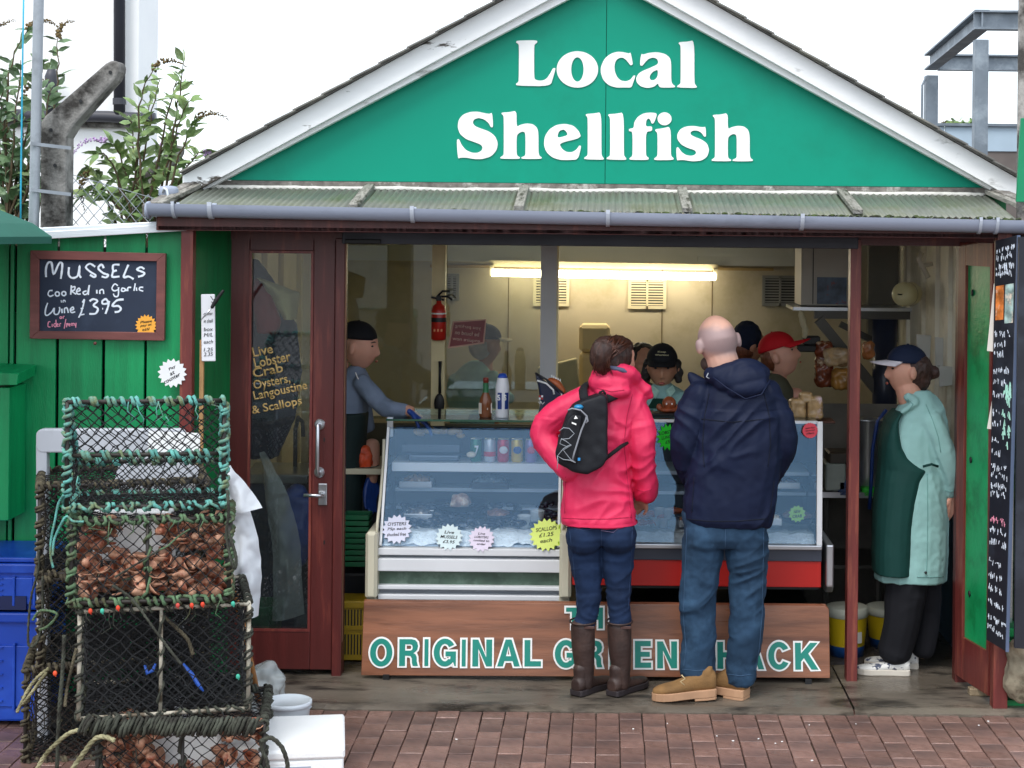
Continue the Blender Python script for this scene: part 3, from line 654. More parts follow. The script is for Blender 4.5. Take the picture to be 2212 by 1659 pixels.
big = [[(320,540),(318,430),(345,340),(400,330),(430,500),(490,380),(520,330),(555,345),(550,460),(535,565)],[(655,395),(650,500),(690,550),(750,545),(790,500),(810,375),(805,500),(830,550)],[(1035,390),(960,345),(900,395),(960,460),(1040,510),(1020,540),(960,505)],[(1160,410),(1130,355),(1080,410),(1150,480),(1225,510),(1190,545),(1130,530)],[(1390,360),(1300,365),(1300,450),(1350,440)],[(1300,450),(1285,535),(1390,530)],[(1520,360),(1480,450),(1450,545),(1520,530),(1595,570)],[(1752,425),(1700,395),(1645,430),(1700,455),(1750,480),(1730,515),(1660,535)],
 [(955,890),(1010,860),(1070,890),(1010,950),(1075,1000),(1040,1070),(950,1075)],[(1140,1000),(1150,1000)],[(1225,900),(1190,860),(1140,890),(1150,930),(1220,920),(1240,890),(1220,980),(1185,1075)],[(1450,865),(1350,880),(1285,960),(1370,960),(1410,1000),(1380,1040),(1320,1050)]]
mid = [[(415,735),(370,740),(350,790),(380,820),(430,800)],circ(485,785,31),circ(580,780,30),[(690,660),(680,795)],[(690,690),(740,680),(730,730),(690,740),(760,790)],[(765,750),(815,735),(800,700),(765,740),(780,785),(825,785)],[(910,740),(860,760),(880,795),(925,770),(950,655),(935,800)],[(1060,725),(1060,780)],[(1105,785),(1105,735),(1150,725),(1160,785)],[(1365,665),(1320,640),(1280,700),(1310,740),(1370,720),(1375,690),(1370,810),(1320,820),(1300,780)],[(1470,710),(1430,700),(1420,740),(1460,745),(1480,715),(1490,745)],[(1510,745),(1510,710),(1520,690),(1560,690)],[(1620,630),(1600,740)],[(1635,690),(1640,740)],[(1735,690),(1690,690),(1680,725),(1735,745)],
 [(345,915),(315,1000),(310,1080),(345,1095),(410,1040),(440,990),(440,1070),(490,1080),(520,1020),(515,975)],[(550,1000),(555,1065)],[(590,1065),(590,1000),(625,990),(645,1060)],[(670,1025),(720,1010),(710,975),(675,1010),(690,1055),(745,1045)],[(880,860),(850,910)],[(880,870),(860,960),(830,1060),(795,1130)],[(825,1000),(865,990)],[(820,1090),(880,1080)]]
sm = [[(540,875),(545,910)],[(570,910),(570,880),(595,880),(600,905)]]
pk = [circ(535,1130,14),[(570,1145),(570,1115),(590,1110)],[(385,1190),(355,1195),(350,1260),(385,1265)],[(410,1220),(410,1265)],[(465,1160),(465,1260),(435,1250),(440,1220),(465,1215)],[(480,1240),(500,1225),(480,1220),(480,1255),(505,1255)],[(520,1260),(520,1220),(540,1215)],[(610,1150),(585,1290)],[(620,1210),(620,1270)],[(620,1215),(645,1220),(620,1245)],[(655,1240),(672,1225),(655,1220),(655,1250),(675,1250)],[(690,1250),(690,1215),(705,1215)],[(712,1250),(712,1215),(728,1215)],[(735,1210),(740,1240),(758,1240)],[(758,1205),(752,1275)]]
kz = pm(380/2212*2212/2560, 7.93)
m = MB(); strokes(m, big, fs7, 17*kz); strokes(m, mid, fs7, 12*kz); strokes(m, sm, fs7, 8*kz); obj('chalk_lettering', m, M_chalk, CH)
obj('pink_lettering', strokes(MB(), pk, fs7, 8*kz), M_pinkc, CH)
# ------------------------------------------------------------------ star shaped price tickets
M_ink = mat('black_ink', '#14161c', .7, .05)
def ticket(px, py, d, rpx, col, lab, lines, rot=0, n=16, sx=1.0, tilt=0.0, rin=.80, base=None):
    c = D(px,py,d); r = pm(rpx,d); t = thing('price_ticket', lab, 'ticket', c, 'star shaped price tickets')
    pts = []
    for k in range(2*n):
        a = PI*k/n+rot; q = r if k % 2 else r*rin
        pts.append((q*math.cos(a)*sx, q*math.sin(a)))
    Mx = Matrix.Translation(c) @ Matrix.Rotation(tilt,4,'X') @ Matrix.Rotation(rot*.0,4,'Y')
    vs = [Mx @ Vector((x,0,z)) for x,z in pts]; nn = Mx.to_3x3() @ Vector((0,.0012,0))
    obj('card', MB().prism(vs, nn), mat('card_'+col.strip('#'), col, .6, .04, 5), t)
    N = len(lines)
    for k, s in enumerate(lines):
        z = r*(.5-(k+.5)/max(N,1))*1.05
        p = Mx @ Vector((0,-.0012,z)); h = r*.85/max(N,2)
        me = text_mesh(s, min(r*1.25, h*.62*len(s)), h*.8, .012, .0005, .2, 1.0)
        me.transform(Mx @ Matrix.Translation((0,-.0006,z)) @ FACE @ Matrix.Rotation(rot,4,'Z')); obj('lettering', me, M_ink, t)
    return t
ticket(372,806,7.892,32,'#eef0f2','white star ticket pinned to the green fence below the chalkboard',['Pay','at','counter'],.5,16)
ticket(315.5,703,7.93,24,'#f8b040','orange star ticket on the corner of the chalkboard',['Please','pay at','till'],.15,18)
# white plastic label strip and the knife hung over it
p0 = D(450,708,7.93)
t = thing('label_strip', 'narrow white plastic strip with handwritten notes on the green wall', 'label', p0)
obj('strip', MB().box(p0,(pm(30,7.93),.008,pm(145,7.93)),Matrix.Rotation(-.02,3,'Y'),.003), mat('white_plastic','#e6e8ee',.35,.03), t)
for k, (s, yy) in enumerate((('oyster',676),('in shell',690),('box',708),('M/L',720),('each',735),('1.25',752),('2.35',762))): text(s, M_ink, t, D(450,yy+3,7.924), pm(20,7.93), pm(8,7.93), .05, 0, .0004, .2)
t = thing('oyster_knife', 'black handled oyster knife hung against the white strip', 'knife', D(465,640,7.9))
obj('handle', MB().limb([(D(482,628,7.9),.007),(D(466,650,7.9),.010),(D(458,664,7.9),.008)],8), M_black, t, True)
obj('blade', MB().tube([D(458,664,7.9),D(446,678,7.9),D(433,693,7.9)],[.004,.005,.001],6,True,.4), M_alu, t, True)
obj('cord', MB().tube([D(455,640,7.9),D(460,648,7.895),D(466,644,7.9),D(462,655,7.895),D(456,652,7.9)],.002,5), M_black, t)
# ------------------------------------------------------------------ green wall cupboard, bottle, parasol at the left edge
t = thing('wall_cupboard', 'green wooden wall cupboard with a sloping lid at the left edge', 'cupboard', D(0,1115,7.85))
gx = lambda px: wx(px,7.8)
obj('lid', MB().prism([D(-120,800,7.7),D(40,807,7.7),D(36,832,7.7),D(-120,834,7.7)],(0,.24,.02)), M_fence, t, bevel=.003)
obj('side', MB().box((gx(27),7.83,(D(27,834,7.8).z+D(27,1118,7.8).z)/2),(pm(21,7.8),.22,pm(284,7.8))), M_fence, t, bevel=.003)
obj('back', MB().box((gx(-50),7.94,(D(27,834,7.8).z+D(27,1118,7.8).z)/2),(pm(150,7.8),.015,pm(280,7.8))), mat('shadow_green','#06341f',.7), t)  # back coloured dark green to hold the shade of the recess
obj('bottom', MB().box((gx(-55),7.84,D(0,1110,7.8).z),(pm(142,7.8),.21,.03)), M_fence, t)
t = thing('white_bottle', 'small white bottle standing in the green cupboard', 'bottle', D(-2,1098,7.78))
q = D(-1,1098,7.78); obj('bottle', MB().lathe([(0,0),(.02,0),(.021,.01),(.021,.05),(.012,.065),(.009,.07),(.009,.085),(0,.085)], q-Vector((0,0,.006)), 14), mat('white_plastic','#e6e8ee',.35,.03), t, True)
tip = D(112,511,7.3); cx = tip.x-1.15
t = thing('parasol', 'dark green parasol whose canopy tip reaches in at the left edge', 'parasol', (cx,7.3,0))
m = MB(); n = 8; vs = []; 
ring = [Vector((cx+1.15*math.cos(2*PI*k/n), 7.3+1.15*math.sin(2*PI*k/n), tip.z)) for k in range(n)]
rings = []
for f, dz in ((1,-.03),(1,0),(.93,.055),(.7,.16),(.35,.33),(.02,.50)): rings.append([Vector((cx+(p.x-cx)*f, 7.3+(p.y-7.3)*f, tip.z+dz)) for p in ring])
m.loft(rings, False); o = obj('canopy', m, mat('parasol_cloth','#1d5a4c',.8,.1,5,.1,60), t); o.modifiers.new('t','SOLIDIFY').thickness = .004
obj('pole', MB().tube([(cx,7.3,0),(cx,7.3,tip.z+.55)],.02,12), mat('varnished_pole','#6d4a2c',.5), t, True)
for k in range(n): obj('rib', MB().tube([(cx,7.3,tip.z+.46),(cx+(ring[k].x-cx)*.98,7.3+(ring[k].y-7.3)*.98,tip.z+.0)],.007,6), mat('varnished_pole','#6d4a2c',.5), t)
obj('base', MB().lathe([(0,0),(.25,0),(.25,.05),(.05,.09),(.035,.25),(0,.25)],(cx,7.3,0.0),24), M_black, t, True)
# ------------------------------------------------------------------ cranked concrete posts, scaffold pole, chain link, cord
M_concp = mat('weathered_concrete','#8d8a86',.9,.3,8,.5,60,dirt='#35322f',dlo=.42,dhi=.6,ds=6)
zp = Zm(0,0,320,948)
poly = [(300,5200),(300,905),(330,860),(430,775),(780,470),(820,450),(860,448),(885,480),(880,530),(850,590),(545,930),(490,1020),(490,5200)]
PB = D(115,1500,8.3); PB.z = 0
CP = thing('concrete_post', 'cranked concrete fence post with its arm leaning right, strapped to a pole', 'post', PB)
pw = [D(*zp(x,min(y,1650)),8.3) for x,y in poly]
for p in (pw[0],pw[-1]): p.z = -.02
obj('shaft', MB().prism(pw,(0,.13,0)), M_concp, CP, bevel=.012)
for k,(x,y) in enumerate(((378,962),(597,748),(818,535),(408,1225))):
    q = D(*zp(x,y),8.297); obj('bolt_hole', MB().lathe([(0,0),(.0085,0),(.0085,.004),(0,.004)],q,10,Matrix.Rotation(PI/2,3,'X')), M_black, CP)
c2 = copy_tree(CP, None, Vector((wx(292,12.0)-(wx(115,8.3)-PB.x),12.0,-.25)))
c2['label'] = 'cranked concrete fence post farther back behind the leafy bush'
M_galv = mat('galvanised_steel','#a3a9b0',.45,.12,6,.05,40,metal=.35,dirt='#7d8186',dlo=.5,dhi=.75,ds=6)
SPp = thing('scaffold_pole', 'tall galvanised scaffold pole strapped to the concrete post', 'pole', D(72,1500,8.2))
bt = D(73,484,8.2); tp = D(85,-60,8.2); dr = (bt-tp).normalized(); bt2 = bt+dr*(bt.z/abs(dr.z))
obj('pole', MB().tube([bt2,tp],.0245,16), M_galv, SPp, auto=40)
for yy in (310,410): a, b = D(66,yy,8.16), D(153,yy+10,8.28); obj('strap', MB().bar(a,b,.006,.016), M_galv, SPp)
tag(obj('hanging_rope', MB().tube([D(52,-60,8.0),D(48,180,8.0),D(45,400,8.0),D(44,560,8.0)],.0042,6), mat('turquoise_cord','#2aa0c0',.6), smooth=True),'thin turquoise cord hanging straight down at the left edge','cord')
CLK = thing('chain_link_fence', 'galvanised chain link netting behind the board fence', 'fence', (-2.6,8.46,0))
m = MB(); yl = 8.46
def topy(x): return 352+(x-95)*.30
for s in (1,-1):
    for k in range(-40,60):
        pts = []
        for j in range(0,36):
            xx = 60+k*13*2+s*j*13; yy = 330+j*15
            if 92 < xx < 430 and yy > topy(xx) and yy < 560: pts.append(D(xx+R.uniform(-.8,.8),yy+R.uniform(-.8,.8),yl+(.004 if j % 2 else -.004)*s))
            elif pts: break
        if len(pts) > 1: m.tube(pts,.0019,5)
obj('netting', m, M_galv, CLK)
obj('line_wire', MB().tube([D(92,topy(92)+8,yl),D(430,topy(430)+4,yl)],.002,5), M_galv, CLK)
obj('fence_post', MB().tube([Vector((wx(440,8.5),8.5,0)),D(440,470,8.5)],.02,10), M_galv, CLK)
JB = thing('junction_box','round grey junction box with a bent cable beside the gutter end','junction box',D(362,415,8.1))
obj('box', MB().lathe([(0,0),(.04,0),(.046,.015),(.046,.04),(.038,.055),(0,.06)],D(364,428,8.1),18), M_gutter, JB, True)
obj('cable', MB().tube([D(352,416,8.06),D(354,406,8.04),D(360,410,8.04),D(364,430,8.04),D(372,452,8.06)],.006,8), mat('pale_cable','#c8ced4',.5), JB, True)
# ------------------------------------------------------------------ white house with black pipes behind
HS = thing('white_house','white rendered house wall with black drain pipes behind the bush','house',(wx(100,14),14,0))
M_render = mat('white_render','#fbfcfd',.8,.03,3,.1,40)
M_pipe = mat('black_pipe','#3c3d46',.5,.1,4)
obj('wall', MB().box((wx(296,14)-2.2,14.3,3.5),(4.4,.6,7)), M_render, HS)
obj('roof', MB().box((wx(296,14)-2.2,14.3,7.1),(4.8,1,.15)), M_slate, HS)
obj('down_pipe', MB().tube([D(258,-900,13.9),D(258,248,13.9)],.046,14), M_pipe, HS, True)
obj('pipe_collar', MB().tube([D(258,212,13.9),D(258,226,13.9)],.053,14), M_pipe, HS)
obj('waste_pipe', MB().tube([D(-60,246,13.9),D(235,252,13.9),D(262,254,13.9),D(335,256,13.9)],.047,14), M_pipe, HS, True)
obj('ledge', MB().box((wx(110,14)-1,13.97,D(100,268,14).z),(3.4,.05,.05)), M_concp, HS)
obj('vent_pipe', MB().tube([D(114,250,13.85),D(110,165,13.85),D(112,148,13.85)],[.05,.05,.03],12), M_pipe, HS, True)
# ------------------------------------------------------------------ buddleia bushes
M_leaf = mat('buddleia_leaf','#7d9a5c',.5,.4,9,dirt='#b5c46a',dlo=.55,dhi=.75,ds=7)
M_leaf2 = mat('buddleia_leaf_dark','#5f7d52',.5,.4,9,dirt='#8fa565',dlo=.55,dhi=.75,ds=7)
M_stem = mat('woody_stem','#5a4b36',.8,.2); M_fl = mat('faded_flower','#6b5a38',.9,.4,40,.5,100); M_lil = mat('lilac_flower','#c8aad6',.8,.3,40,.5,100)
for m_ in (M_leaf, M_leaf2):
    p_ = m_.node_tree.nodes['Principled BSDF']; p_.inputs['Transmission Weight'].default_value = .25; p_.inputs['Roughness'].default_value = .6
def bush(name, lab, root, stems, d, nl, seed, lmat, dsp):
    rr = random.Random(seed); t = thing(name, lab, 'bush', Vector((D(*root,d).x,d,0)))
    st, lf, br, ll = MB(), MB(), MB(), MB()
    def leaf(mb, p, dirn, L, w):
        dirn = dirn.normalized(); sd = dirn.cross(Vector((rr.uniform(-1,1),rr.uniform(-1,1),rr.uniform(.2,1)))).normalized(); up = sd.cross(dirn)
        c = [p, p+dirn*L*.35+sd*w-up*.004, p+dirn*L*.35-sd*w-up*.004, p+dirn*L*.7+sd*w*.7-up*L*.10, p+dirn*L*.7-sd*w*.7-up*L*.10, p+dirn*L-up*L*.26, p+dirn*L*.35+up*.004, p+dirn*L*.7-up*L*.06]
        mb.add(c, [(0,1,6),(0,6,2),(1,3,7,6),(6,7,4,2),(3,5,7),(7,5,4)])
    for (tx,ty,ben,flower) in stems:
        dd = d+rr.uniform(-dsp,dsp); a, b = D(root[0]+rr.uniform(-40,40),root[1],dd), D(tx,ty,dd+rr.uniform(-dsp,dsp)); n = 14; pts = []
        for i in range(n+1):
            f = i/n; pts.append(a.lerp(b,f)+Vector((ben*math.sin(f*PI)*.25,0,.18*math.sin(f*PI)*(1 if ben else .3)))+Vector((rr.uniform(-1,1),0,rr.uniform(-1,1)))*.008)
        st.tube(pts,[.009*(1-.75*i/n) for i in range(n+1)],5)
        for i in range(3,n+1):
            for q in range(nl):
                t_ = (pts[min(i,n)]-pts[i-1]).normalized(); az = rr.uniform(0,2*PI)
                o = Vector((math.cos(az),math.sin(az)*.8,rr.uniform(-.5,.5))); o = (o+t_*.7)
                leaf(lf, pts[i-1].lerp(pts[i],rr.random()), o, rr.uniform(.06,.115), rr.uniform(.014,.024))
        if flower:
            mb = MB(); e = (pts[-1]-pts[-3]).normalized(); cur = pts[-1].copy(); L = rr.uniform(.14,.26)
            for i in range(26):
                f = i/26; e = (e+Vector((rr.uniform(.0,.06),0,-.07))).normalized(); cur = cur+e*L/26; q = .017*(1-f*.75)
                for _ in range(3): mb.ell(cur+Vector((rr.uniform(-q,q),rr.uniform(-q,q),rr.uniform(-q,q))),(q*.5,q*.5,q*.5),None,5,3)
            obj('flower_spike', mb, M_lil if flower == 2 else M_fl, t, True, label='lilac flower spike' if flower == 2 else None)
    obj('stem', st, M_stem, t, True); obj('foliage', lf, lmat, t, False, kind='stuff', recalc=False)
    return t
bush('buddleia_bush','tall leafy buddleia with brown seed spikes at the left edge',(25,540),[(60,60,-.3,1),(-20,110,0,1),(125,85,.2,1),(45,130,0,0),(100,130,.1,0),(5,190,-.2,0),(110,190,.3,0),(50,220,0,1),(-5,270,0,0),(95,260,.3,0),(20,310,0,1),(130,330,.3,0),(70,340,0,0),(-15,380,-.2,0),(45,420,0,1),(-10,450,0,1),(100,420,.2,0),(20,150,-.1,0)],8.75,2,3,M_leaf2,.12)
bush('buddleia_bush','lighter green buddleia with a few lilac flowers behind the chain link',(300,560),[(395,135,.1,0),(385,165,.1,0),(410,215,.1,0),(345,170,0,0),(325,215,0,0),(390,250,.1,0),(285,255,-.1,0),(420,260,.2,1),(440,330,.2,2),(475,350,.3,1),(375,300,0,0),(345,330,0,2),(240,310,-.2,2),(215,330,-.2,0),(185,370,-.2,1),(260,360,-.1,0),(310,380,0,0),(400,390,.2,0),(205,420,-.2,0),(250,430,-.1,0),(350,420,0,0),(430,420,.2,0),(300,300,0,0),(165,430,-.2,0),(330,150,-.3,1)],9.3,2,8,M_leaf,.2)
# ------------------------------------------------------------------ right hand background
M_steel = mat('galvanised_beam','#78828c',.5,.15,6,.05,30,metal=.3,dirt='#98a2ab',dlo=.5,dhi=.7,ds=5)
SF = thing('steel_portal','galvanised steel portal frame standing behind the shack roof','steel frame',(3.1,14,0))
def hbeam(a,b,wd,ht,up=(0,0,1)):
    a,b=Vector(a),Vector(b); d=(b-a).normalized(); u=Vector(up); x=d.cross(u).normalized(); u=x.cross(d)
    m=MB(); m.bar(a+u*(ht/2-.008),b+u*(ht/2-.008),wd,.016,up); m.bar(a-u*(ht/2-.008),b-u*(ht/2-.008),wd,.016,up); m.bar(a,b,.014,ht-.033,up); return m
obj('column', MB().box((3.06,14,1.88),(.11,.11,3.76)), M_steel, SF, bevel=.006); obj('column', MB().box((3.17,16.7,1.85),(.12,.12,3.7)), M_steel, SF, bevel=.006)
obj('column', MB().box((5.4,14,1.88),(.11,.11,3.76)), M_steel, SF); obj('column', MB().box((5.4,16.7,1.85),(.12,.12,3.7)), M_steel, SF)
obj('beam', hbeam((3.0,14,3.92),(5.45,14,3.92),.12,.155), M_steel, SF); obj('beam', hbeam((3.24,16.7,3.83),(5.45,16.7,3.83),.12,.155), M_steel, SF)
obj('beam', hbeam((3.06,13.95,3.925),(3.17,16.75,3.835),.12,.157), M_steel, SF)
obj('hook', MB().tube([(3.11,16.65,3.68),(3.07,16.63,3.6),(3.07,16.63,3.2),(3.1,16.65,3.12)],.012,6), M_steel, SF, True)
PWl = thing('panel_wall','low pale blue panelled wall behind the steel frame','wall',(4.6,19,0))
zt, zb = D(2100,273,19).z, D(2100,327,19).z
for k in range(8): obj('panel', MB().box((3.55+k*.42,19,(zt+zb)/2),(.41,.05,zt-zb)), mat('pale_blue_panel','#a9bccb',.5,.06,3), PWl, bevel=.006)
obj('capping', MB().box((5.0,18.98,zt+.015),(3.6,.09,.03)), M_steel, PWl); obj('base_wall', MB().box((5.0,19.03,zb/2),(3.4,.08,zb)), mat('brown_cladding','#6a625e',.8,.15,4), PWl)
bush('hedge_bush','distant small green bush above the pale panelled wall',(2112,300),[(2092,276,0,0),(2112,270,0,0),(2128,276,0,0),(2050,262,0,1),(2102,266,0,0),(2042,275,0,0)],20.5,5,21,M_leaf,.1)
LP = thing('lamp_column','weathered grey column at the right edge of the shack','post',(wx(2216,8.0),8.0,0))
obj('column', MB().tube([(wx(2217,8.0),8.0,0),D(2222,-80,8.0)],.046,16), M_concp, LP, True)
LGs = thing('green_board','green board fixed to the column at the right edge','board',D(2225,430,7.93))
obj('board', MB().prism([D(2206,255,7.93),D(2280,256,7.93),D(2280,438,7.93),D(2196,436,7.93),D(2203,300,7.93)],(0,.02,0)), mat('board_green','#00895c',.4,.08,4), LGs, bevel=.002)
# green boards outside the glazed return, menu boards, papers
MN = thing('menu_board','tall black handwritten menu board turned edge-on at the right corner post','menu board',(1.82,7.9,.2))
bl, br_, tl, tr = D(2130,1382,7.85), D(2172,1407,7.71), D(2150,520,7.85), D(2197,508,7.71)
nrm = (br_-bl).cross(tl-bl).normalized(); nrm = nrm if nrm.x < 0 else -nrm
obj('board', MB().prism([bl,br_,tr,tl], -nrm*.018), mat('menu_black','#1c1f28',.45,.15,5,dirt='#39404c',dlo=.5,dhi=.8,ds=4), MN, bevel=.003)
obj('edge_strip', MB().bar(br_+Vector((.006,-.006,0)),tr+Vector((.006,-.006,0)),.012,.014), mat('blue_grey_edge','#5b6a86',.4,.1), MN)
def mp_(s, t): return (bl.lerp(br_, s)).lerp(tl.lerp(tr, s), t)+nrm*.0012
def mstroke(mb, pts, wd):
    q = [mp_(*p) for p in pts]; mb.tube(q, wd, 5)
m, m2, m3 = MB(), MB(), MB(); rr = random.Random(4)
rows = [(.975,.9),(.955,.8),(.93,.9),(.912,.8),(.765,.8),(.74,.6),(.715,.5),(.675,.75),(.645,.7),(.615,.65),(.57,.4),(.545,.45),(.5,.4),(.47,.5),(.435,.8),(.415,.85),(.39,.8),(.37,.75),(.305,.8),(.28,.85),(.25,.9),(.20,.7),(.165,.75),(.135,.7),(.10,.9),(.06,.95),(.035,.9)]
for t_, L in rows:
    s = .08; first = True
    while s < L:
        wdt = rr.uniform(.035,.075); pts = [(s, t_+rr.uniform(-.004,.006)) for _ in range(1)]
        for k in range(rr.randint(2,5)): pts.append((s+wdt*(k+1)/5, t_+rr.uniform(-.010,.010)))
        mstroke(m2 if abs(t_-.305)<.01 else m, pts, .0014); s += wdt+(.02 if rr.random()<.75 else .09)
for k in range(26): s0, t0 = rr.uniform(.5,.9), rr.uniform(.49,.64); mstroke(m3, [(s0,t0),(s0+.04,t0+rr.uniform(.005,.02)),(s0+.07,t0+rr.uniform(-.015,.01))], .003)
obj('chalk_lettering', m, M_chalk, MN, kind='stuff'); obj('pink_lettering', m2, M_pinkc, MN, kind='stuff'); obj('chalk_drawing', m3, mat('mint_chalk','#a8dccb',.7), MN, kind='stuff')
for (s0,s1,t0,t1,c_) in ((.1,.48,.80,.885,'#c7743a'),(.54,.93,.79,.885,'#9db5b0')):
    obj('photo_print', MB().prism([mp_(s0,t0),mp_(s1,t0),mp_(s1,t1),mp_(s0,t1)], nrm*.001), mat('print_'+c_.strip('#'), c_, .3, .7, 22, dirt='#e9d9c6', dlo=.55, dhi=.65, ds=18), MN)
for k,(y0,y1,lb) in enumerate(((612,760,'upper'),(842,928,'lower'))):
    o = tag(obj('paper_notice', MB().prism([D(2147,y0,7.86),D(2151,y0+2,7.86),D(2150,y1,7.86),D(2132,y1-2,7.86)],(0,.002,0)), mat('paper','#e3ddd4',.7,.04)), lb+' white paper notice sticking out beside the menu board','notice')
MN2 = tag(obj('dark_panel', MB().prism([D(2201,512,7.66),D(2260,512,7.66),D(2250,1405,7.66),D(2192,1400,7.66)],(0,.02,0)), mat('menu_black','#1c1f28',.45)),'dark panel standing at the right edge past the menu board','panel')
ST = MB(); ST.ell((wx(2222,7.86),7.86,.20),(.10,.08,.16),None,14,10)
tag(obj('stone_block', blob(ST,.01,2,lambda p: .03*noise.noise(p*9)+.01*noise.noise(p*30)), mat('rubble_stone','#8f8672',.9,.3,12,.5,50,dirt='#55503f',dlo=.5,dhi=.65,ds=9), smooth=True),'rough stone block at the foot of the right corner post','stone')
GC = thing('green_crate','green plastic crate at the foot of the right corner post','crate',(wx(2225,7.95),7.95,0))
for k in range(7): obj('slat', MB().box((wx(2225,7.9)+.03,7.93,.03+k*.055),(.24,.02,.035)), mat('crate_green','#0f8a4a',.4), GC)
obj('body', MB().box((wx(2225,7.9)+.03,8.0,.2),(.22,.1,.4)), mat('crate_green_dark','#0a5c34',.5), GC)
# ------------------------------------------------------------------ refrigerated display counters
M_cw = mat('white_enamel','#e3e6ea',.3,.04,4); M_cr = mat('cream_abs','#cfcab4',.4,.05,4); M_gg = mat('mottled_green_panel','#4d6455',.5,.3,10,dirt='#6f8577',dlo=.5,dhi=.7,ds=8)
M_gk = mat('grey_kick','#8b9097',.5,.08,4); M_case = glassmat('counter_glass',(.97,.99,1),.030,.008,.001,(.38,.66,1)); M_ice = mat('crushed_ice','#dfe8ef',.25,.08,30,.8,60)  # counter glass: blue of the reflected sky is put into its gloss tint
M_shade = mat('case_inner','#aab6c2',.4,.06,4)
def zr(y, d, x=1000): return D(x,y,d).z
C1 = thing('display_counter','white slope-fronted glass display counter with cream end caps, left of the two','display counter',(wx(1020,8.6),8.8,.03))
L, Rr = wx(826,8.5), wx(1216,8.5); W = Rr-L; cx = (L+Rr)/2
ZG0, ZG1 = zr(1180,8.5), zr(925,8.77)
obj('base', MB().box((cx,8.84,(zr(1293,8.5)+ZG0)/2),(W,.62,ZG0-zr(1293,8.5)-.02)), M_gk, C1)
obj('kick_panel', MB().box((cx,8.87,(zr(1296,8.55)+.03)/2),(W-.02,.55,zr(1296,8.55)-.03)), M_gk, C1)
for y0,y1,pr in ((1184,1199,.05),(1206,1233,.06),(1264,1273,.05),(1284,1295,.05)):
    obj('bumper_rail', MB().box((cx,8.53-pr/2,(zr(y0,8.5)+zr(y1,8.5))/2),(W+.004,pr,zr(y0,8.5)-zr(y1,8.5))), M_cw, C1, bevel=.004)
obj('trim_panel', MB().box((cx,8.522,(zr(1234,8.5)+zr(1264,8.5))/2),(W,.012,zr(1234,8.5)-zr(1264,8.5))), M_gg, C1)
for s,px in ((-1,811),(1,1229)):
    x = wx(px,8.47); z0, z1 = zr(1292,8.47,px), zr(1146,8.47,px)
    obj('end_cap', MB().box((x,8.60,(z0+z1)/2),(pm(26,8.47),.34,z1-z0),None,.014), M_cr, C1, bevel=.004)
    # curved side pillar rising from the end cap
    ps = [(8.47,z1-.02),(8.50,z1+.04),(8.60,z1+.14),(8.70,z1+.30),(8.72,z1+.42),(8.80,z1+.42),(9.15,z1+.42),(9.15,z1-.02)]
    obj('side_pillar', MB().prism([(wx(822 if s<0 else 1221,8.5)+s*.0-.008,a,b) for a,b in ps],(.014,0,0)), glassmat('side_glass',(.85,.9,.92),.08,.02,.05), C1)
    obj('side_trim', MB().tube([(wx(822 if s<0 else 1221,8.5),a,b) for a,b in ps[:5]],.008,8), M_cr, C1, True)
    obj('leg', MB().box((wx(813 if s<0 else 1227,8.5),8.62,(z0+.03)/2),(.05,.3,z0-.03)), M_cr, C1)
def gq(a,b,th=.005):   # sloping pane between two horizontal edges (d,z)
    n = Vector((0,b[1]-a[1],-(b[0]-a[0]))).normalized()*th
    return MB().prism([(L+.004,a[0],a[1]),(Rr-.004,a[0],a[1]),(Rr-.004,b[0],b[1]),(L+.004,b[0],b[1])],n)
obj('front_glass', gq((8.50,ZG0),(8.77,ZG1)), M_case, C1)
ZT = zr(909,8.72)
obj('top_glass', MB().box((cx+.0,8.98,ZT),(W,.50,.008)), glassmat('green_edge_glass',(.75,.9,.82),.12,.02,.02), C1)
obj('glass_edge', MB().box((cx,8.727,ZT),(W,.006,.010)), mat('green_glass_edge','#2f5a48',.2), C1)
for s,x in ((-1,L+.008),(1,Rr-.006)):
    obj('corner_strip', MB().bar((x,8.494,ZG0),(x,8.764,ZG1),.012,.02,(0,-1,.5)), M_cw, C1)
    obj('corner_post', MB().box((x+.006*(-s),8.79,(ZG1+ZT)/2-.02),(.03,.03,.10)), M_alu, C1)
obj('back_panel', MB().box((cx,9.16,(ZG0+ZT)/2),(W,.012,ZT-ZG0-.16)), mat('dark_back','#3c464e',.5,.1), C1)
obj('deck', MB().box((cx,8.84,ZG0-.004),(W-.01,.62,.012)), M_shade, C1)
for y,d0,th,nm in ((1010,8.86,.045,'shelf'),(1058,9.02,.02,'shelf'),(1098,9.06,.014,'shelf')):
    z = zr(y,d0); obj(nm, MB().box((cx,(d0+9.15)/2,z),(W-.03,9.15-d0,th)), M_cw if th>.03 else M_shade, C1, bevel=.003)
ZS = zr(1010,8.86)+.0225
# ice bed
def icebed(x0,x1,y0,y1,z0,z1,name,lab):
    m = MB(); nx, ny = 46, 14; vs = []; fs = []
    for j in range(ny+1):
        for i in range(nx+1):
            x, y = x0+(x1-x0)*i/nx, y0+(y1-y0)*j/ny; vs.append((x,y,z0+(z1-z0)*j/ny-(.06 if j == 0 else 0)+.018*noise.noise(Vector((x*22,y*22,3)))+.01*noise.noise(Vector((x*60,y*60,1)))))
    for j in range(ny):
        for i in range(nx): a=j*(nx+1)+i; fs.append((a,a+1,a+nx+2,a+nx+1))
    m.add(vs,fs); return tag(obj(name,m,M_ice,smooth=True),lab,'ice',kind='stuff')
icebed(L+.02,Rr-.02,8.525,9.1,zr(1152,8.53),zr(1120,9.1),'ice_bed','bed of crushed ice in the left display counter')
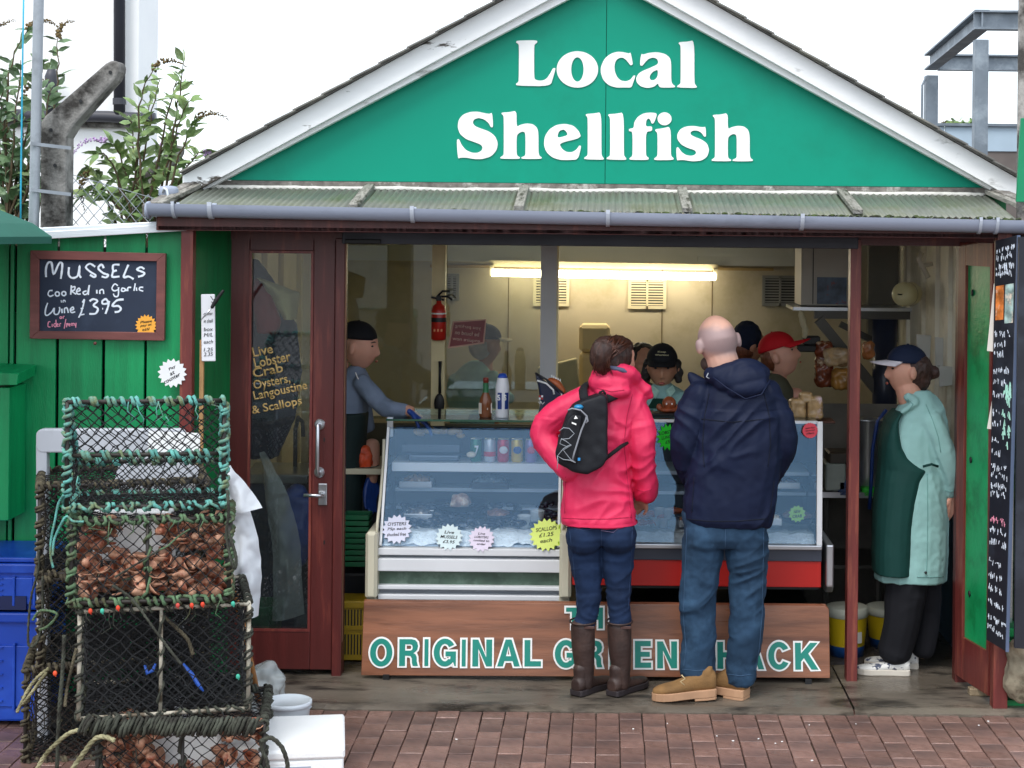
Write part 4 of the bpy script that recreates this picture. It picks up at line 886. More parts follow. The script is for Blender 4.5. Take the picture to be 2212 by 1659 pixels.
# mussels and shellfish heaped on the ice
rr = random.Random(5)
M_mus = mat('mussel_shell','#141a28',.25,.5,10,dirt='#5d6878',dlo=.5,dhi=.7,ds=14)
m = MB()
for k in range(170):
    px, py = rr.uniform(870,1200), rr.uniform(1092,1140); d = 8.98-(py-1092)/48*.33
    if 1120 < px < 1170 and py < 1130: continue
    rot = Matrix.Rotation(rr.uniform(0,6.3),3,'Z') @ Matrix.Rotation(rr.uniform(-1,1),3,'X')
    m.ell(D(px,py,d)+Vector((0,0,.012)),(.036,.018,.013),rot,8,5)
tag(obj('mussel_heap',m,M_mus,smooth=True),'heap of dark mussels on ice in the left counter','mussels',kind='stuff')
q = D(995,1098,8.9)
t = thing('serving_pan','wide dark pan holding a mound of shellfish in the left counter','pan',q)
obj('pan', MB().lathe([(0,0),(.11,0),(.15,.03),(.155,.032),(.145,.03),(.10,.008),(0,.008)],q,28), M_black, t, True)
ms = MB().ell(q+Vector((0,-.02,.035)),(.055,.05,.045)); obj('shellfish_mound', blob(ms,.007,1,lambda p:.012*noise.noise(p*45)), mat('dressed_crab','#9a7a6a',.5,.5,25,dirt='#d9cbbb',dlo=.5,dhi=.62,ds=22), t, True)
for px,py,lb in ((1133,1150,'left clear plastic tub of seafood on the ice'),(1160,1140,'right clear plastic tub of seafood on the ice')):
    q = D(px,py,8.72); t = thing('plastic_tub',lb,'tub',q,'plastic tubs in the left counter')
    obj('tub', MB().lathe([(0,0),(.030,0),(.037,.085),(.040,.088),(.036,.088),(.028,.006),(0,.006)],q,18,None,False), mat('clear_plastic','#d6dee4',.15,.03,alpha=.45), t, True)
    obj('filling', MB().lathe([(0,.006),(.027,.006),(.032,.055),(.02,.062),(0,.064)],q,14), mat('cockles','#b9b4a6',.6,.4,30), t, True)
# pasties on trays, drink cans on the shelf
t = thing('food_tray','shallow dark steel food tray on the counter shelf','tray',(wx(935,8.95),8.95,ZS))
obj('tray', MB().box((wx(938,8.98),9.0,ZS+.045),(.30,.18,.012)).box((wx(938,8.98),8.913,ZS+.062),(.30,.006,.05)).box((wx(938,8.98)-.149,9.0,ZS+.06),(.005,.17,.045)).box((wx(938,8.98)+.149,9.0,ZS+.06),(.005,.17,.045)), mat('tray_steel','#56606c',.25,.1,6,metal=.8), t, bevel=.002)
obj('lower_tray', MB().box((wx(945,8.98),8.97,ZS+.018),(.26,.14,.03)), mat('tray_steel','#56606c',.25), t, bevel=.006)
M_bun = mat('golden_crust','#d5ad66',.6,.25,20,.2,60)
for k,(px,py,s) in enumerate(((905,934,1.1),(921,931,.8),(932,929,1.0),(944,932,.9),(958,931,1.0),(978,932,1.1),(989,931,.9),(995,941,.8))):
    m = MB().ell(D(px,py,8.98-.01*(k%2)),(.030*s,.024,.017*s),Matrix.Rotation(rr.uniform(-.3,.3),3,'Y'),12,8)
    tag(obj('bread_roll',m,M_bun,smooth=True),'golden bread roll heaped on the food tray','bread roll','bread rolls on the tray')
tag(obj('bread_roll',MB().ell(D(1018,982,8.89),(.026,.02,.016)),mat('pale_crust','#d8cdb8',.7,.15,20),smooth=True),'single pale bread roll on the shelf beside the drink cans','bread roll')
def can(px, col, lab, mark, mcol, band=None):
    q = Vector((wx(px,8.93),8.93,ZS)); t = thing('drink_can',lab,'can',q,'drink cans on the counter shelf')
    r = .0315
    obj('body', MB().lathe([(0,0),(.025,0),(r,.008),(r,.106),(.027,.118)],q,20,None,False), mat('can_'+col.strip('#'),col,.3,.05,4,metal=.3), t, True)
    obj('lid', MB().lathe([(.0275,.117),(.028,.121),(.025,.119),(0,.118)],q,20), M_alu, t, True)
    if band: obj('band', MB().lathe([(r+.0005,.03),(r+.0005,.055)],q,20,None,False), mat('band_'+band.strip('#'),band,.3), t, True)
    if mark == '7': text('7',M_letter,t,q+Vector((.006,-r-.001,.062)),.022,.05,0,.03)
    elif mark: obj('emblem', MB().ell(q+Vector((.003,-r+.002,.065)),(.022,.006,.020),None,14,8), mat('mark_'+mcol.strip('#'),mcol,.4), t, True)
can(1033,'#1f6f4d','green drink can with a white figure seven','7','#ffffff')
can(1063,'#c9ced8','silver drink can with a red band',None,None,'#c02a35')
can(1092,'#c8283a','red drink can between the silver and yellow cans','o','#e9e4e4')
can(1122,'#d9b83a','yellow drink can with a blue round emblem','o','#27468f')
can(1152,'#9a86b8','lilac drink can next to the pink jacket','o','#c7435a')
# tickets on the glass
def slope(y): f = (1180-y)/255; return 8.50+.27*f-.012
TL = math.atan2(.27,ZG1-ZG0)
ticket(857,1143,slope(1143),33,'#d9dcf0','pale star ticket reading oysters at the left end of the counter glass',['OYSTERS','75p each','shucked free'],.05,16,tilt=-TL)
ticket(970,1160,slope(1165),30,'#d3e6ea','pale blue star ticket reading live mussels on the counter glass',['Live','MUSSELS','£3.95'],-.05,16,tilt=-TL)
ticket(1040,1164,slope(1168),29,'#e0d6ea','pale lilac star ticket reading live lobsters on the counter glass',['Live','LOBSTERS','cooked to','order'],-.05,16,tilt=-TL)
ticket(1200,1155,slope(1155)-.004,26,'#c8f01e','bright lime star ticket half behind a paler one on the counter glass',[],.2,16,tilt=-TL)
ticket(1180,1155,slope(1155)-.012,37,'#dff27a','large pale lime star ticket at the right end of the counter glass',['SCALLOPS','£1.25','each'],.15,18,tilt=-TL)
# ------------------------------------------------------------------ things standing on the left counter top
def on(px,d=8.92): return Vector((wx(px,d),d,ZT+.004))
q = on(1053,8.86); t = thing('sauce_bottle','brown hot sauce bottle with green neck label and red cap','bottle',q)
obj('bottle', MB().lathe([(0,0),(.030,0),(.033,.006),(.033,.075),(.030,.095),(.016,.125),(.0125,.14),(.0125,.19)],q,20,None,False), mat('brown_sauce','#7d4a2c',.15,.1,5), t, True)
obj('neck_label', MB().lathe([(.0165,.128),(.0145,.14),(.0142,.178)],q,18,None,False), mat('neck_green','#1d6a40',.4), t, True)
obj('cap', MB().lathe([(0,.205),(.011,.205),(.0145,.20),(.0145,.178),(0,.178)],q,16), mat('cap_red','#7d2a1e',.4), t, True)
obj('label', MB().prism([q+Vector((-.034,-.012,.02)),q+Vector((-.018,-.034,.02)),q+Vector((-.018,-.034,.075)),q+Vector((-.034,-.012,.075))],(-.001,-.001,0)).prism([q+Vector((.008,-.034,.045)),q+Vector((.034,-.01,.02)),q+Vector((.034,-.01,.078))],(0,-.001,0)), mat('paper_label','#e9e2d6',.6), t)
q = on(1089,8.86); t = thing('salt_tub','white plastic salt tub with blue lid and blue lettered panels','salt tub',q)
obj('body', MB().lathe([(0,0),(.033,0),(.0345,.006),(.034,.075),(.036,.09),(.036,.16),(.028,.20),(.026,.205)],q,24,None,False), mat('white_plastic','#e6e8ee',.35), t, True)
obj('lid', MB().lathe([(.0265,.203),(.024,.213),(.016,.226),(0,.229)],q,20), mat('lid_blue','#2450b8',.4), t, True)
for a0 in (-2.25,-1.15):
    vs=[]; 
    for i in range(6):
        a=a0+i*.13; vs+= [q+Vector((.0358*math.cos(a),.0358*math.sin(a),.045)),q+Vector((.0368*math.cos(a),.0368*math.sin(a),.130))]
    obj('blue_panel', MB().add(vs,[(2*i,2*i+2,2*i+3,2*i+1) for i in range(5)]), mat('panel_blue','#1b3a86',.4), t)
text('S',M_letter,t,q+Vector((-.016,-.0345,.105)),.016,.03,0,.03); text('S',M_letter,t,q+Vector((.017,-.034,.105)),.012,.03,0,.03)
# lifeboat shaped collection box, standing on its stern
t = thing('collection_box','navy lifeboat shaped collection box with orange deck on the counter','collection box',on(1190))
M_navy = mat('navy_plastic','#1b2440',.3,.06,4)
hull = [(1155,806),(1163,838),(1168,870),(1160,905),(1225,906),(1224,880),(1223,858)]
obj('hull', MB().prism([D(x,y,8.84) for x,y in hull],(0,.09,0)), M_navy, t, bevel=.012)
obj('deck', MB().limb([(D(1186,822,8.87),.014),(D(1200,828,8.87),.026),(D(1214,846,8.87),.022)],10), mat('lifeboat_orange','#c8693a',.4), t, True)
obj('gunwale', MB().tube([D(1156,806,8.835),D(1180,820,8.832),D(1204,840,8.832),D(1224,857,8.835)],.006,8), mat('rail_dark','#20202a',.4), t, True)
obj('trim', MB().tube([D(1160,822,8.836),D(1180,828,8.834),D(1195,842,8.834),D(1197,852,8.834)],.005,8), M_letter, t, True)
obj('trim', MB().tube([D(1206,842,8.836),D(1214,850,8.834),D(1212,866,8.834)],.005,8), M_letter, t, True)
for dx,dy,c_ in ((0,0,'#c02a35'),(5,0,'#e9ecf2'),(0,5,'#e9ecf2'),(5,5,'#c02a35')): obj('flag_patch', MB().box(D(1166+dx,856+dy,8.838),(.010,.002,.010)), mat('flag_'+c_.strip('#'),c_,.5), t)
obj('lettering', strokes(MB(),[[(1163,868),(1166,872),(1168,867),(1172,873),(1176,868)]],lambda x,y:D(x,y,8.838),.0015), M_letter, t)
for k in range(5): obj('deck_stripe', MB().box(D(1192+k*4.5,812+k*2.2,8.842),(.005,.002,.012)), M_letter, t)
# ------------------------------------------------------------------ right display counter
C2 = thing('display_counter','red fronted glass display counter with bright steel end, right of the two','display counter',(wx(1510,8.6),8.8,.03))
L2, R2 = wx(1244,8.45), wx(1781,8.45); W2 = R2-L2; c2x = (L2+R2)/2
z_ = lambda y,d=8.45: zr(y,d,1510)
obj('red_panel', MB().box((c2x,8.46,(z_(1210)+z_(1266))/2),(W2,.03,z_(1210)-z_(1266))), mat('counter_red','#c4221c',.35,.05,4), C2, bevel=.003)
obj('dark_band', MB().box((c2x,8.455,(z_(1184)+z_(1209))/2),(W2,.04,z_(1184)-z_(1209)-.002)), mat('dark_band','#3c4250',.4,.08), C2)
obj('steel_rail', MB().box((c2x,8.435,z_(1178)),(W2,.05,.022)), M_alu, C2, bevel=.004)
obj('base', MB().box((c2x,8.85,(z_(1184)+z_(1275))/2),(W2-.01,.72,z_(1184)-z_(1275))), M_black, C2)
obj('plinth', MB().box((c2x,8.88,.17),(W2-.06,.6,.28)), M_black, C2)
obj('end_cap', MB().prism([(wx(1790,8.45),8.42,z_(1172)),(wx(1790,8.45),8.42,z_(1262)),(wx(1790,8.45),8.46,z_(1278)),(wx(1790,8.45),9.15,z_(1278)),(wx(1790,8.45),9.15,z_(1172))],(.04,0,0)), M_alu, C2, bevel=.008)
G0, G1 = z_(1172,8.44), z_(912,8.52)
def gq2(a,b,th=.005):
    n = Vector((0,b[1]-a[1],-(b[0]-a[0]))).normalized()*th
    return MB().prism([(L2+.004,a[0],a[1]),(R2-.02,a[0],a[1]),(R2-.02,b[0],b[1]),(L2+.004,b[0],b[1])],n)
obj('front_glass', gq2((8.44,G0),(8.52,G1)), M_case, C2)
obj('corner_strip', MB().bar((wx(1776,8.44),8.434,G0-.01),(wx(1776,8.5),8.514,G1+.01),.028,.022,(0,-1,0)), M_cw, C2, bevel=.003)
obj('top_rail', MB().box((c2x,8.53,G1+.004),(W2-.03,.02,.014)), M_cw, C2)
obj('top_shelf', MB().box((c2x,8.80,G1+.0),(W2-.02,.50,.016)), glassmat('green_edge_glass2',(.75,.9,.82),.12,.02,.02), C2)
obj('side_glass', MB().box((R2-.012,8.83,(G0+G1)/2),(.006,.6,G1-G0)), glassmat('side_glass2',(.85,.9,.92),.08,.02,.05), C2)
obj('back_panel', MB().box((c2x,9.16,(G0+G1)/2-.06),(W2,.012,G1-G0-.12)), mat('dark_back','#59666f',.5), C2)
obj('deck', MB().box((c2x,8.83,G0-.004),(W2-.01,.66,.012)), M_shade, C2)
for y,d0 in ((1022,8.8),(1065,8.92)): obj('shelf', MB().box((c2x,(d0+9.15)/2,z_(y,d0)),(W2-.04,9.15-d0,.018)), M_shade, C2, bevel=.002)
icebed(L2+.02,R2-.03,8.465,9.1,z_(1152,8.47),z_(1130,9.1),'ice_bed','bed of crushed ice in the right display counter')
M_crab = mat('boiled_crab','#a5542f',.4,.4,14,dirt='#6e3520',dlo=.5,dhi=.65,ds=12)
def crab(px,py,d,s,lab,rz=0):
    q = D(px,py,d); t = thing('crab',lab,'crab',q,'boiled crabs')
    m = MB().ell(q+Vector((0,0,.02*s)),(.055*s,.038*s,.022*s)); obj('shell', blob(m,.004,1,lambda p:.004*noise.noise(p*70)), M_crab, t, True)
    for sg in (-1,1):
        obj('claw', MB().limb([(q+Vector((sg*.045*s,-.01,.015)),.009*s),(q+Vector((sg*.075*s,-.03*s,.02)),.014*s),(q+Vector((sg*.05*s,-.06*s,.016)),.006*s)],8), M_crab, t, True)
        for k in range(4): a=-.5+k*.45; obj('leg', MB().tube([q+Vector((sg*.045*s,.01*k,.018)),q+Vector((sg*(.085)*s,.025*math.sin(a)*s+.01,.03*s)),q+Vector((sg*(.105)*s,.045*math.sin(a)*s,.002))],[.006*s,.005*s,.002*s],6), M_crab, t, True)
    return t
crab(1456,1110,8.75,.8,'orange crab on ice between the two customers')
crab(1398,1120,8.7,1.0,'brown dressed crab on ice beside the pink jacket')
crab(1385,1135,8.6,.7,'small pale brown crab at the front of the right counter')
for k,(px,py) in enumerate(((1414,1138),(1432,1140),(1424,1120),(1442,1122))):
    q = D(px,py,8.68); t = thing('plastic_tub','clear plastic tub on ice between the two customers','tub',q,'plastic tubs between the customers')
    obj('tub', MB().lathe([(0,0),(.022,0),(.028,.05),(.031,.053),(.026,.053),(.02,.005),(0,.005)],q,16,None,False), mat('clear_plastic','#d6dee4',.15,.03,alpha=.45), t, True)
    obj('filling', MB().lathe([(0,.005),(.02,.005),(.024,.04),(0,.046)],q,12), mat('prawns','#c79a86',.6,.4,30), t, True)
q = D(1722,1128,8.75); t = thing('serving_dish','dark dish of shellfish under the small lime ticket','dish',q)
obj('dish', MB().lathe([(0,0),(.07,0),(.10,.035),(.104,.035),(.098,.03),(.066,.006),(0,.006)],q,24), mat('dish_dark','#2c3a52',.3,.1), t, True)
obj('shellfish', blob(MB().ell(q+Vector((0,0,.03)),(.08,.07,.03)),.008,1,lambda p:.014*noise.noise(p*40)), mat('whelks','#7d6a66',.5,.5,25), t, True)
ticket(1722,1110,8.64,19,'#a5d95a','small lime star ticket stuck over the dark dish',['NEW','CRAB'],.1,12)
ticket(1442,944,8.47,30,'#1fd62a','vivid green star ticket half hidden by the navy jacket',['LOBSTER','LUNCH','£5'],.2,14,sx=.8,rin=.72)
ticket(1750,930,8.485,17,'#e2495a','small red round ticket at the right end of the counter glass',['ask for','special','offers'],.1,20,rin=.92)
for k,(px,y,c_) in enumerate(((1690,1018,'#b5793c'),(1655,1060,'#8a5a3a'),(1740,1015,'#7f93a8'))):
    pass
# trays of dressed seafood in both counters
for k,(px,py,d,wd,c_,lb) in enumerate(((1275,1128,8.75,46,'#c9826a','tray of pink prawns behind the legs of the woman in pink'),(1345,1128,8.75,52,'#a86a42','tray of brown crab meat low in the right counter'),(1490,1132,8.72,48,'#d0a08a','tray of pale shrimps low in the right counter'),(1570,1128,8.75,60,'#8a4a34','tray of dark cooked crab behind the man in navy'),(1660,1128,8.72,52,'#c8b49a','tray of cream cockles left of the dark dish'),(1560,1050,9.0,80,'#b5793c','shelf tray of golden fishcakes behind the man in navy'),(1690,1050,9.0,70,'#8a5a3a','shelf tray of smoked fish near the counter end'),(1340,1050,9.0,80,'#c9a06a','shelf tray of pale pies beside the pink jacket'),
  (905,1118,8.80,60,'#3a3432','black tray of oysters at the left of the left counter'),(1075,1122,8.80,54,'#6e4a3a','tray of brown whelks on ice in the left counter'),(900,1048,9.06,70,'#b58a5a','shelf tray of fishcakes at the left of the left counter'),(1060,1050,9.06,80,'#7a8a94','steel shelf tray in the left counter'))):
    q = D(px,py,d); w_ = pm(wd,d); t = thing('seafood_tray',lb,'tray',q)
    obj('tray', MB().box(q,(w_,.12,.012)).box(q+Vector((0,-.06,.014)),(w_,.005,.03)).box(q+Vector((0,.06,.014)),(w_,.005,.03)).box(q+Vector((-w_/2,0,.014)),(.005,.115,.03)).box(q+Vector((w_/2,0,.014)),(.005,.115,.03)), M_black if k % 2 else M_alu, t, bevel=.002)
    hp = MB().ell(q+Vector((0,0,.022)),(w_*.44,.05,.032)); obj('seafood', blob(hp,.007,1,lambda p:.016*noise.noise(p*45)), mat('seafood_'+c_.strip('#'),c_,.4,.5,30,dirt='#efe2d2',dlo=.58,dhi=.66,ds=30), t, True)
# wrapped loaves and the toy crab on top
ZC2 = G1+.008
M_loaf = mat('wrapped_loaf','#b59467',.3,.4,14,dirt='#e3cbd0',dlo=.5,dhi=.62,ds=9)
for k,(px,py,wd,ht,lb) in enumerate(((1723,882,34,44,'left wrapped loaf on the right counter'),(1759,880,34,50,'right wrapped loaf on the right counter'),(1741,858,28,24,'topmost wrapped loaf balanced on the other two'))):
    q = D(px,py,8.75); m = MB().box(q,(pm(wd,8.75),.09,pm(ht,8.75)),Matrix.Rotation(rr.uniform(-.06,.06),3,'Y'),.01)
    tag(obj('wrapped_loaf', blob(m,.006,4,lambda p:.004*noise.noise(p*50)), M_loaf, smooth=True),lb,'loaf')
tag(obj('loaf_board', MB().box(D(1745,908,8.75),(.26,.16,.012),None,.002), mat('dark_wood','#4a2a1c',.6)),'dark wooden board under the wrapped loaves','board')
q = D(1445,898,8.78); q.z = ZC2+.012
t = thing('crab_ornament','round orange crab ornament on the counter top between the customers','ornament',q)
obj('body', MB().ell(q+Vector((0,0,.045)),(.036,.034,.036)), M_crab, t, True); obj('base', blob(MB().ell(q+Vector((0,0,.012)),(.055,.04,.016)).ell(q+Vector((-.05,0,.025)),(.016,.014,.02)).ell(q+Vector((.05,0,.025)),(.016,.014,.02)),.005,2), M_crab, t, True)
for s in (-1,1): obj('eye', MB().ell(q+Vector((s*.014,-.032,.045)),(.004,.003,.005)), M_letter, t, True)
tag(obj('serving_slate', MB().box((q.x-.02,q.y,ZC2+.006),(.18,.14,.010),None,.002), M_black),'dark slate under the orange crab ornament','slate')
# ------------------------------------------------------------------ wooden sign board leaning in front of the counters
nodes_m = mat('varnished_board','#8a5940',.4,.34,3.4,.08,50,st=(.45,1,5),dirt='#5f3826',dlo=.48,dhi=.68,ds=2.6,rvar=.15)
WB = thing('wooden_sign','long varnished wooden sign reading the original green shack','sign',(wx(1286,8.29),8.29,.03))
cs = [(780,1459),(786,1299),(1784,1309),(1791,1318),(1793,1465)]
wd3 = [D(x,y,8.27+(1462-y)/160*.05) for x,y in cs]
obj('board', MB().prism(wd3,(0,.022,.007)), nodes_m, WB, bevel=.003)
for px in (835,1745): q = D(px,1466,8.285); obj('foot', MB().box((q.x,8.29,.034),(.03,.06,.024)), M_black, WB)
M_teal = mat('teal_vinyl','#12897a',.45,.04,4)
tilt = math.atan2(.05, pm(160,8.28))
for ch,x0,x1,y0,y1 in (('O',795,852,1377,1442),('R',858,909,1377,1442),('I',912.5,930,1377,1442),('G',932.5,989.5,1377,1442),('I',993,1010.5,1378,1443),('N',1016,1067.5,1378,1443),('A',1069.5,1127.5,1378,1443),('L',1128.5,1173,1379,1443),
  ('G',1194,1251,1380,1445),('R',1256,1307,1380,1445),('E',1313,1358,1381,1446),('E',1367,1411,1381,1446),('N',1415,1467,1382,1447),('S',1488,1541,1383,1448),('H',1545,1595,1383,1448),('A',1597,1655,1384,1449),('C',1655,1711,1384,1449),('K',1713,1771,1385,1450),
  ('T',1218,1262,1311,1364),('H',1265,1307,1311,1364),('E',1312,1350,1312,1365)):
    cyp = (y0+y1)/2
    def fn(x, y):
        p = D(x, y, 8.28); return p.x, p.z
    lps = sans(ch, x0+4.5, x1-4.5, y0+4.5, y1-4.5); yb = (1455 if y0 > 1350 else 1455)
    def place(me, dz):
        for v in me.vertices: v.co = Vector((v.co.x, 8.268+(v.co.y-D(1286,1461,8.28).z)*math.tan(tilt)-.0016-dz-v.co.z, v.co.y))
        return me
    me = glyph([offset_loop(lp, 3.9 if i == 0 else -3.2) for i, lp in enumerate(lps)], fn, .0012); obj('letter_outline', place(me, 0), M_letter, WB)
    me = glyph(lps, fn, .0012); obj('letter', place(me, .0016), M_teal, WB)
# ------------------------------------------------------------------ left of the counter: bench, baskets, crate
t = thing('side_bench','pale work bench behind the door on the left','bench',(wx(785,9.0),9.0,0))
obj('top', MB().box((wx(770,9.1),9.15,zr(1016,8.95,790)),(.42,.5,.03)), mat('bench_top','#cfc6ac',.5,.1), t, bevel=.003)
obj('cabinet', MB().box((wx(770,9.1),9.2,.42),(.40,.42,.82)), mat('dark_cabinet','#2b2b33',.5,.1), t)
M_org = mat('orange_food','#d9512a',.5,.3,18,.3,40)
q = D(785,1005,9.0); t = thing('seafood_bowl','bowl of orange seafood on the left work bench','bowl',q)
obj('heap', blob(MB().ell(q+Vector((0,0,.03)),(.05,.05,.075)),.008,1,lambda p:.012*noise.noise(p*40)), M_org, t, True); obj('bowl', MB().lathe([(0,-.02),(.06,-.02),(.08,.0),(.082,.0),(.05,-.01),(0,-.01)],q,20), M_black, t, True)
M_gbk = mat('green_basket','#0c5c38',.4,.1); M_ycr = mat('yellow_crate','#a88a1c',.45,.12)
for k in range(9):
    q = D(772,1218-k*12.5,8.75); o = MB(); sc = 1
    for dx,dy,sx,sy in ((0,-.07,.13,.006),(0,.07,.13,.006),(-.065,0,.006,.146),(.065,0,.006,.146)): o.box(q+Vector((dx,dy,.012)),(sx,sy,.022))
    o.box(q,(.13,.14,.004)); tag(obj('green_tray',o,M_gbk,bevel=.002),('topmost ' if k == 8 else 'lowest ' if k == 0 else '')+'shallow green plastic tray in the stack by the door jamb','tray','green trays stacked by the door')
tag(obj('tray_shelf', MB().box(D(775,1232,8.78),(.2,.22,.012)),M_black),'dark shelf holding the stack of green trays','shelf')
t = thing('yellow_crate','yellow slotted plastic crate beside the wooden sign','crate',(wx(766,8.62),8.7,.03))
zt_, zb_ = zr(1300,8.55,765), .035; x0_, x1_ = wx(735,8.55), wx(800,8.55)
obj('body', MB().box(((x0_+x1_)/2,8.66,(zt_+zb_)/2),(x1_-x0_,.18,zt_-zb_)), M_ycr, t, bevel=.004)
for j in range(2):
    for k in range(9):
        z0 = zb_+.03+j*(zt_-zb_)*.42; obj('slot', MB().box((x0_+.012+k*.0155,8.568,z0+.05),(.006,.004,.10)), M_black, t)
obj('rim', MB().box(((x0_+x1_)/2,8.57,zt_-.02),(x1_-x0_+.01,.02,.03)), M_ycr, t, bevel=.003); obj('rim', MB().box(((x0_+x1_)/2,8.57,zb_+.165),(x1_-x0_+.006,.016,.02)), M_ycr, t)
# ------------------------------------------------------------------ hung on the partition
q = D(949,690,9.70); t = thing('fire_extinguisher','red fire extinguisher hung on the cream post','fire extinguisher',q)
z0,z1 = D(949,734,9.7).z, D(949,655,9.7).z; q = Vector((q.x,9.67,z0)); H = z1-z0
M_exr = mat('extinguisher_red','#c4281c',.3,.06,4)
obj('cylinder', MB().lathe([(0,0),(.034,0),(.042,.01),(.042,H*.8),(.034,H*.93),(.016,H),(.013,H+.02)],q,22,None,False), M_exr, t, True)
obj('strap', MB().lathe([(.043,H*.50),(.043,H*.62)],q,22,None,False), M_black, t, True); obj('band', MB().lathe([(.0425,H*.71),(.0425,H*.75)],q,22,None,False), M_letter, t, True)
for k in range(3): obj('label_icon', MB().box(q+Vector((-.02+k*.02,-.041,H*.28)),(.010,.003,.014)), mat('label_peach','#e79a6a',.5), t)
obj('valve', MB().box(q+Vector((0,0,H+.03)),(.03,.03,.03)).bar(q+Vector((-.045,0,H+.035)),q+Vector((.03,0,H+.02)),.014,.012), M_black, t, bevel=.003)
obj('handle', MB().tube([q+Vector((-.01,0,H+.04)),q+Vector((.02,0,H+.07)),q+Vector((.06,0,H+.07))],.006,8), M_black, t, True)
obj('hose', MB().tube([q+Vector((.0,-.0,H+.04)),q+Vector((.05,-.01,H+.04)),q+Vector((.075,-.01,H+.02))],.006,8), M_black, t, True)
q = D(950,835,9.68); t = thing('serving_spoon','long black serving spoon hanging on the cream post','spoon',q)
obj('handle', MB().tube([D(951,780,9.69),D(950,810,9.685),D(950,850,9.69)],[.010,.007,.009],8), M_black, t, True); obj('bowl', MB().ell(D(949,872,9.68),(.030,.010,.058)), M_black, t, True)
t = thing('sticker_sign','maroon sticker with pale lettering on the partition glass','sticker',D(1010,722,9.78))
obj('border', MB().prism([D(978,694,9.786),D(1051,689,9.786),D(1046,742,9.786),D(967,753,9.786)],(0,.002,0)), mat('sticker_edge','#c9a08e',.5), t)
obj('face', MB().prism([D(981,697,9.783),D(1048,692,9.783),D(1043,739,9.783),D(971,749,9.783)],(0,.002,0)), mat('sticker_maroon','#7d2a2e',.4,.2,5), t)
for k,(s,y,wd) in enumerate((('you parking',707,56),('be found on',720,52),('enquire now',735,60))):
    me = text_mesh(s, pm(wd,9.78), pm(9,9.78), .01, .0006); me.transform(Matrix.Translation(D(1011-k*2,y,9.7815)) @ Matrix.Rotation(-.09,4,'Y').inverted() @ FACE @ Matrix.Scale(-1,4,(1,0,0))); obj('lettering', me, mat('sticker_ink','#e0c0b4',.5), t)
# ------------------------------------------------------------------ back of the shop
M_foam = mat('foam_cream','#d9c391',.7,.06,6)
for k,(y0,y1,lb) in enumerate(((700,758,'upper cream foam box leaning on the back wall'),(760,850,'lower cream foam box against the back wall'))):
    q0, q1 = D(1251,y1,11.2), D(1318,y0,11.2); q = (q0+q1)/2
    tag(obj('foam_box', MB().box(q,(q1.x-q0.x,.25,q1.z-q0.z),None,.02), M_foam, bevel=.01),lb,'foam box')
tag(obj('paper_sack', MB().prism([D(1160,795,10.9),D(1246,774,10.9),D(1258,900,10.9),D(1168,905,10.9)],(0,.1,0)), mat('kraft_cream','#cfc59a',.8,.1,6), bevel=.012),'pale paper sack behind the navy collection box','sack')
# white cupboard with a poster on a steel shelf
YC = 10.4
t = thing('wall_cabinet','white wall cabinet with a small poster above the steel shelf','cabinet',D(1775,662,YC))
q0,q1 = D(1730,660,YC), D(1855,545,YC)
obj('carcass', MB().box(((q0.x+q1.x)/2,YC+.18,(q0.z+2.3)/2),(q1.x-q0.x,.34,2.3-q0.z)), mat('cabinet_white','#c2bdb6',.45,.06), t, bevel=.004)
obj('door_gap', MB().box((wx(1758,YC),YC+.008,(q0.z+2.3)/2),(.005,.004,2.3-q0.z-.02)), M_black, t)
obj('poster', MB().box(D(1797,628,YC),(pm(64,YC),.004,pm(58,YC))), mat('poster_print','#4d5f78',.4,.6,14,dirt='#8a3a36',dlo=.56,dhi=.62,ds=9), t)
t = thing('steel_shelf','stainless steel wall shelf on a diagonal bracket at the back right','shelf',D(1860,668,YC))
obj('shelf', MB().box((D(1860,667,YC).x,YC+.12,D(1860,667,YC).z),(pm(300,YC),.40,.02)), M_alu, t)
M_dst = mat('dark_steel','#55534f',.4,.1,4,metal=.5)
obj('front_rail', MB().box((D(1885,678,YC).x,YC-.02,D(1885,680,YC).z),(pm(255,YC),.03,.05)), M_dst, t)
obj('bracket', MB().bar(D(1768,690,YC-.05),D(1895,845,YC-.05),.06,.055,(0,1,0)), M_dst, t)
obj('bracket', MB().bar(D(1815,700,YC+.3),D(1935,760,YC+.3),.04,.04,(0,1,0)), M_dst, t)
tag(obj('steel_fridge', MB().box((wx(1930,10.9),10.95,1.9),(.36,.3,.8),None,.01), mat('dull_steel','#77756f',.4,.08,4,metal=.4)),'tall dull steel extractor casing behind the right hand opening','extractor')
t = thing('water_heater','small cream cylindrical water heater on the right wall','water heater',D(1962,636,9.8))
a, b = D(1948,636,9.55), D(1995,633,10.1)
ax = (b-a).normalized(); rot = ax.to_track_quat('Z','Y').to_matrix()
obj('tank', MB().lathe([(0,0),(.035,.004),(.06,.02),(.068,.05),(.068,.22),(.06,.25),(0,.26)],a,24,rot), mat('heater_cream','#d6cfa2',.3,.05), t, True)
obj('tap', MB().tube([a+Vector((-.0,-.002,0)),a+Vector((-.012,-.02,0)),a+Vector((-.026,-.02,.002))],.004,6), M_black, t, True); obj('band', MB().lathe([(.0695,.10),(.0695,.108)],a,24,rot,False), M_black, t)
t = thing('soda_pipe','dark blue plastic duct running down behind the shelf bracket','duct',D(1910,900,10.2))
obj('duct', MB().tube([D(1911,690,10.35),D(1911,1000,10.35)],.075,16), mat('duct_blue','#232c44',.3,.1), t, True)
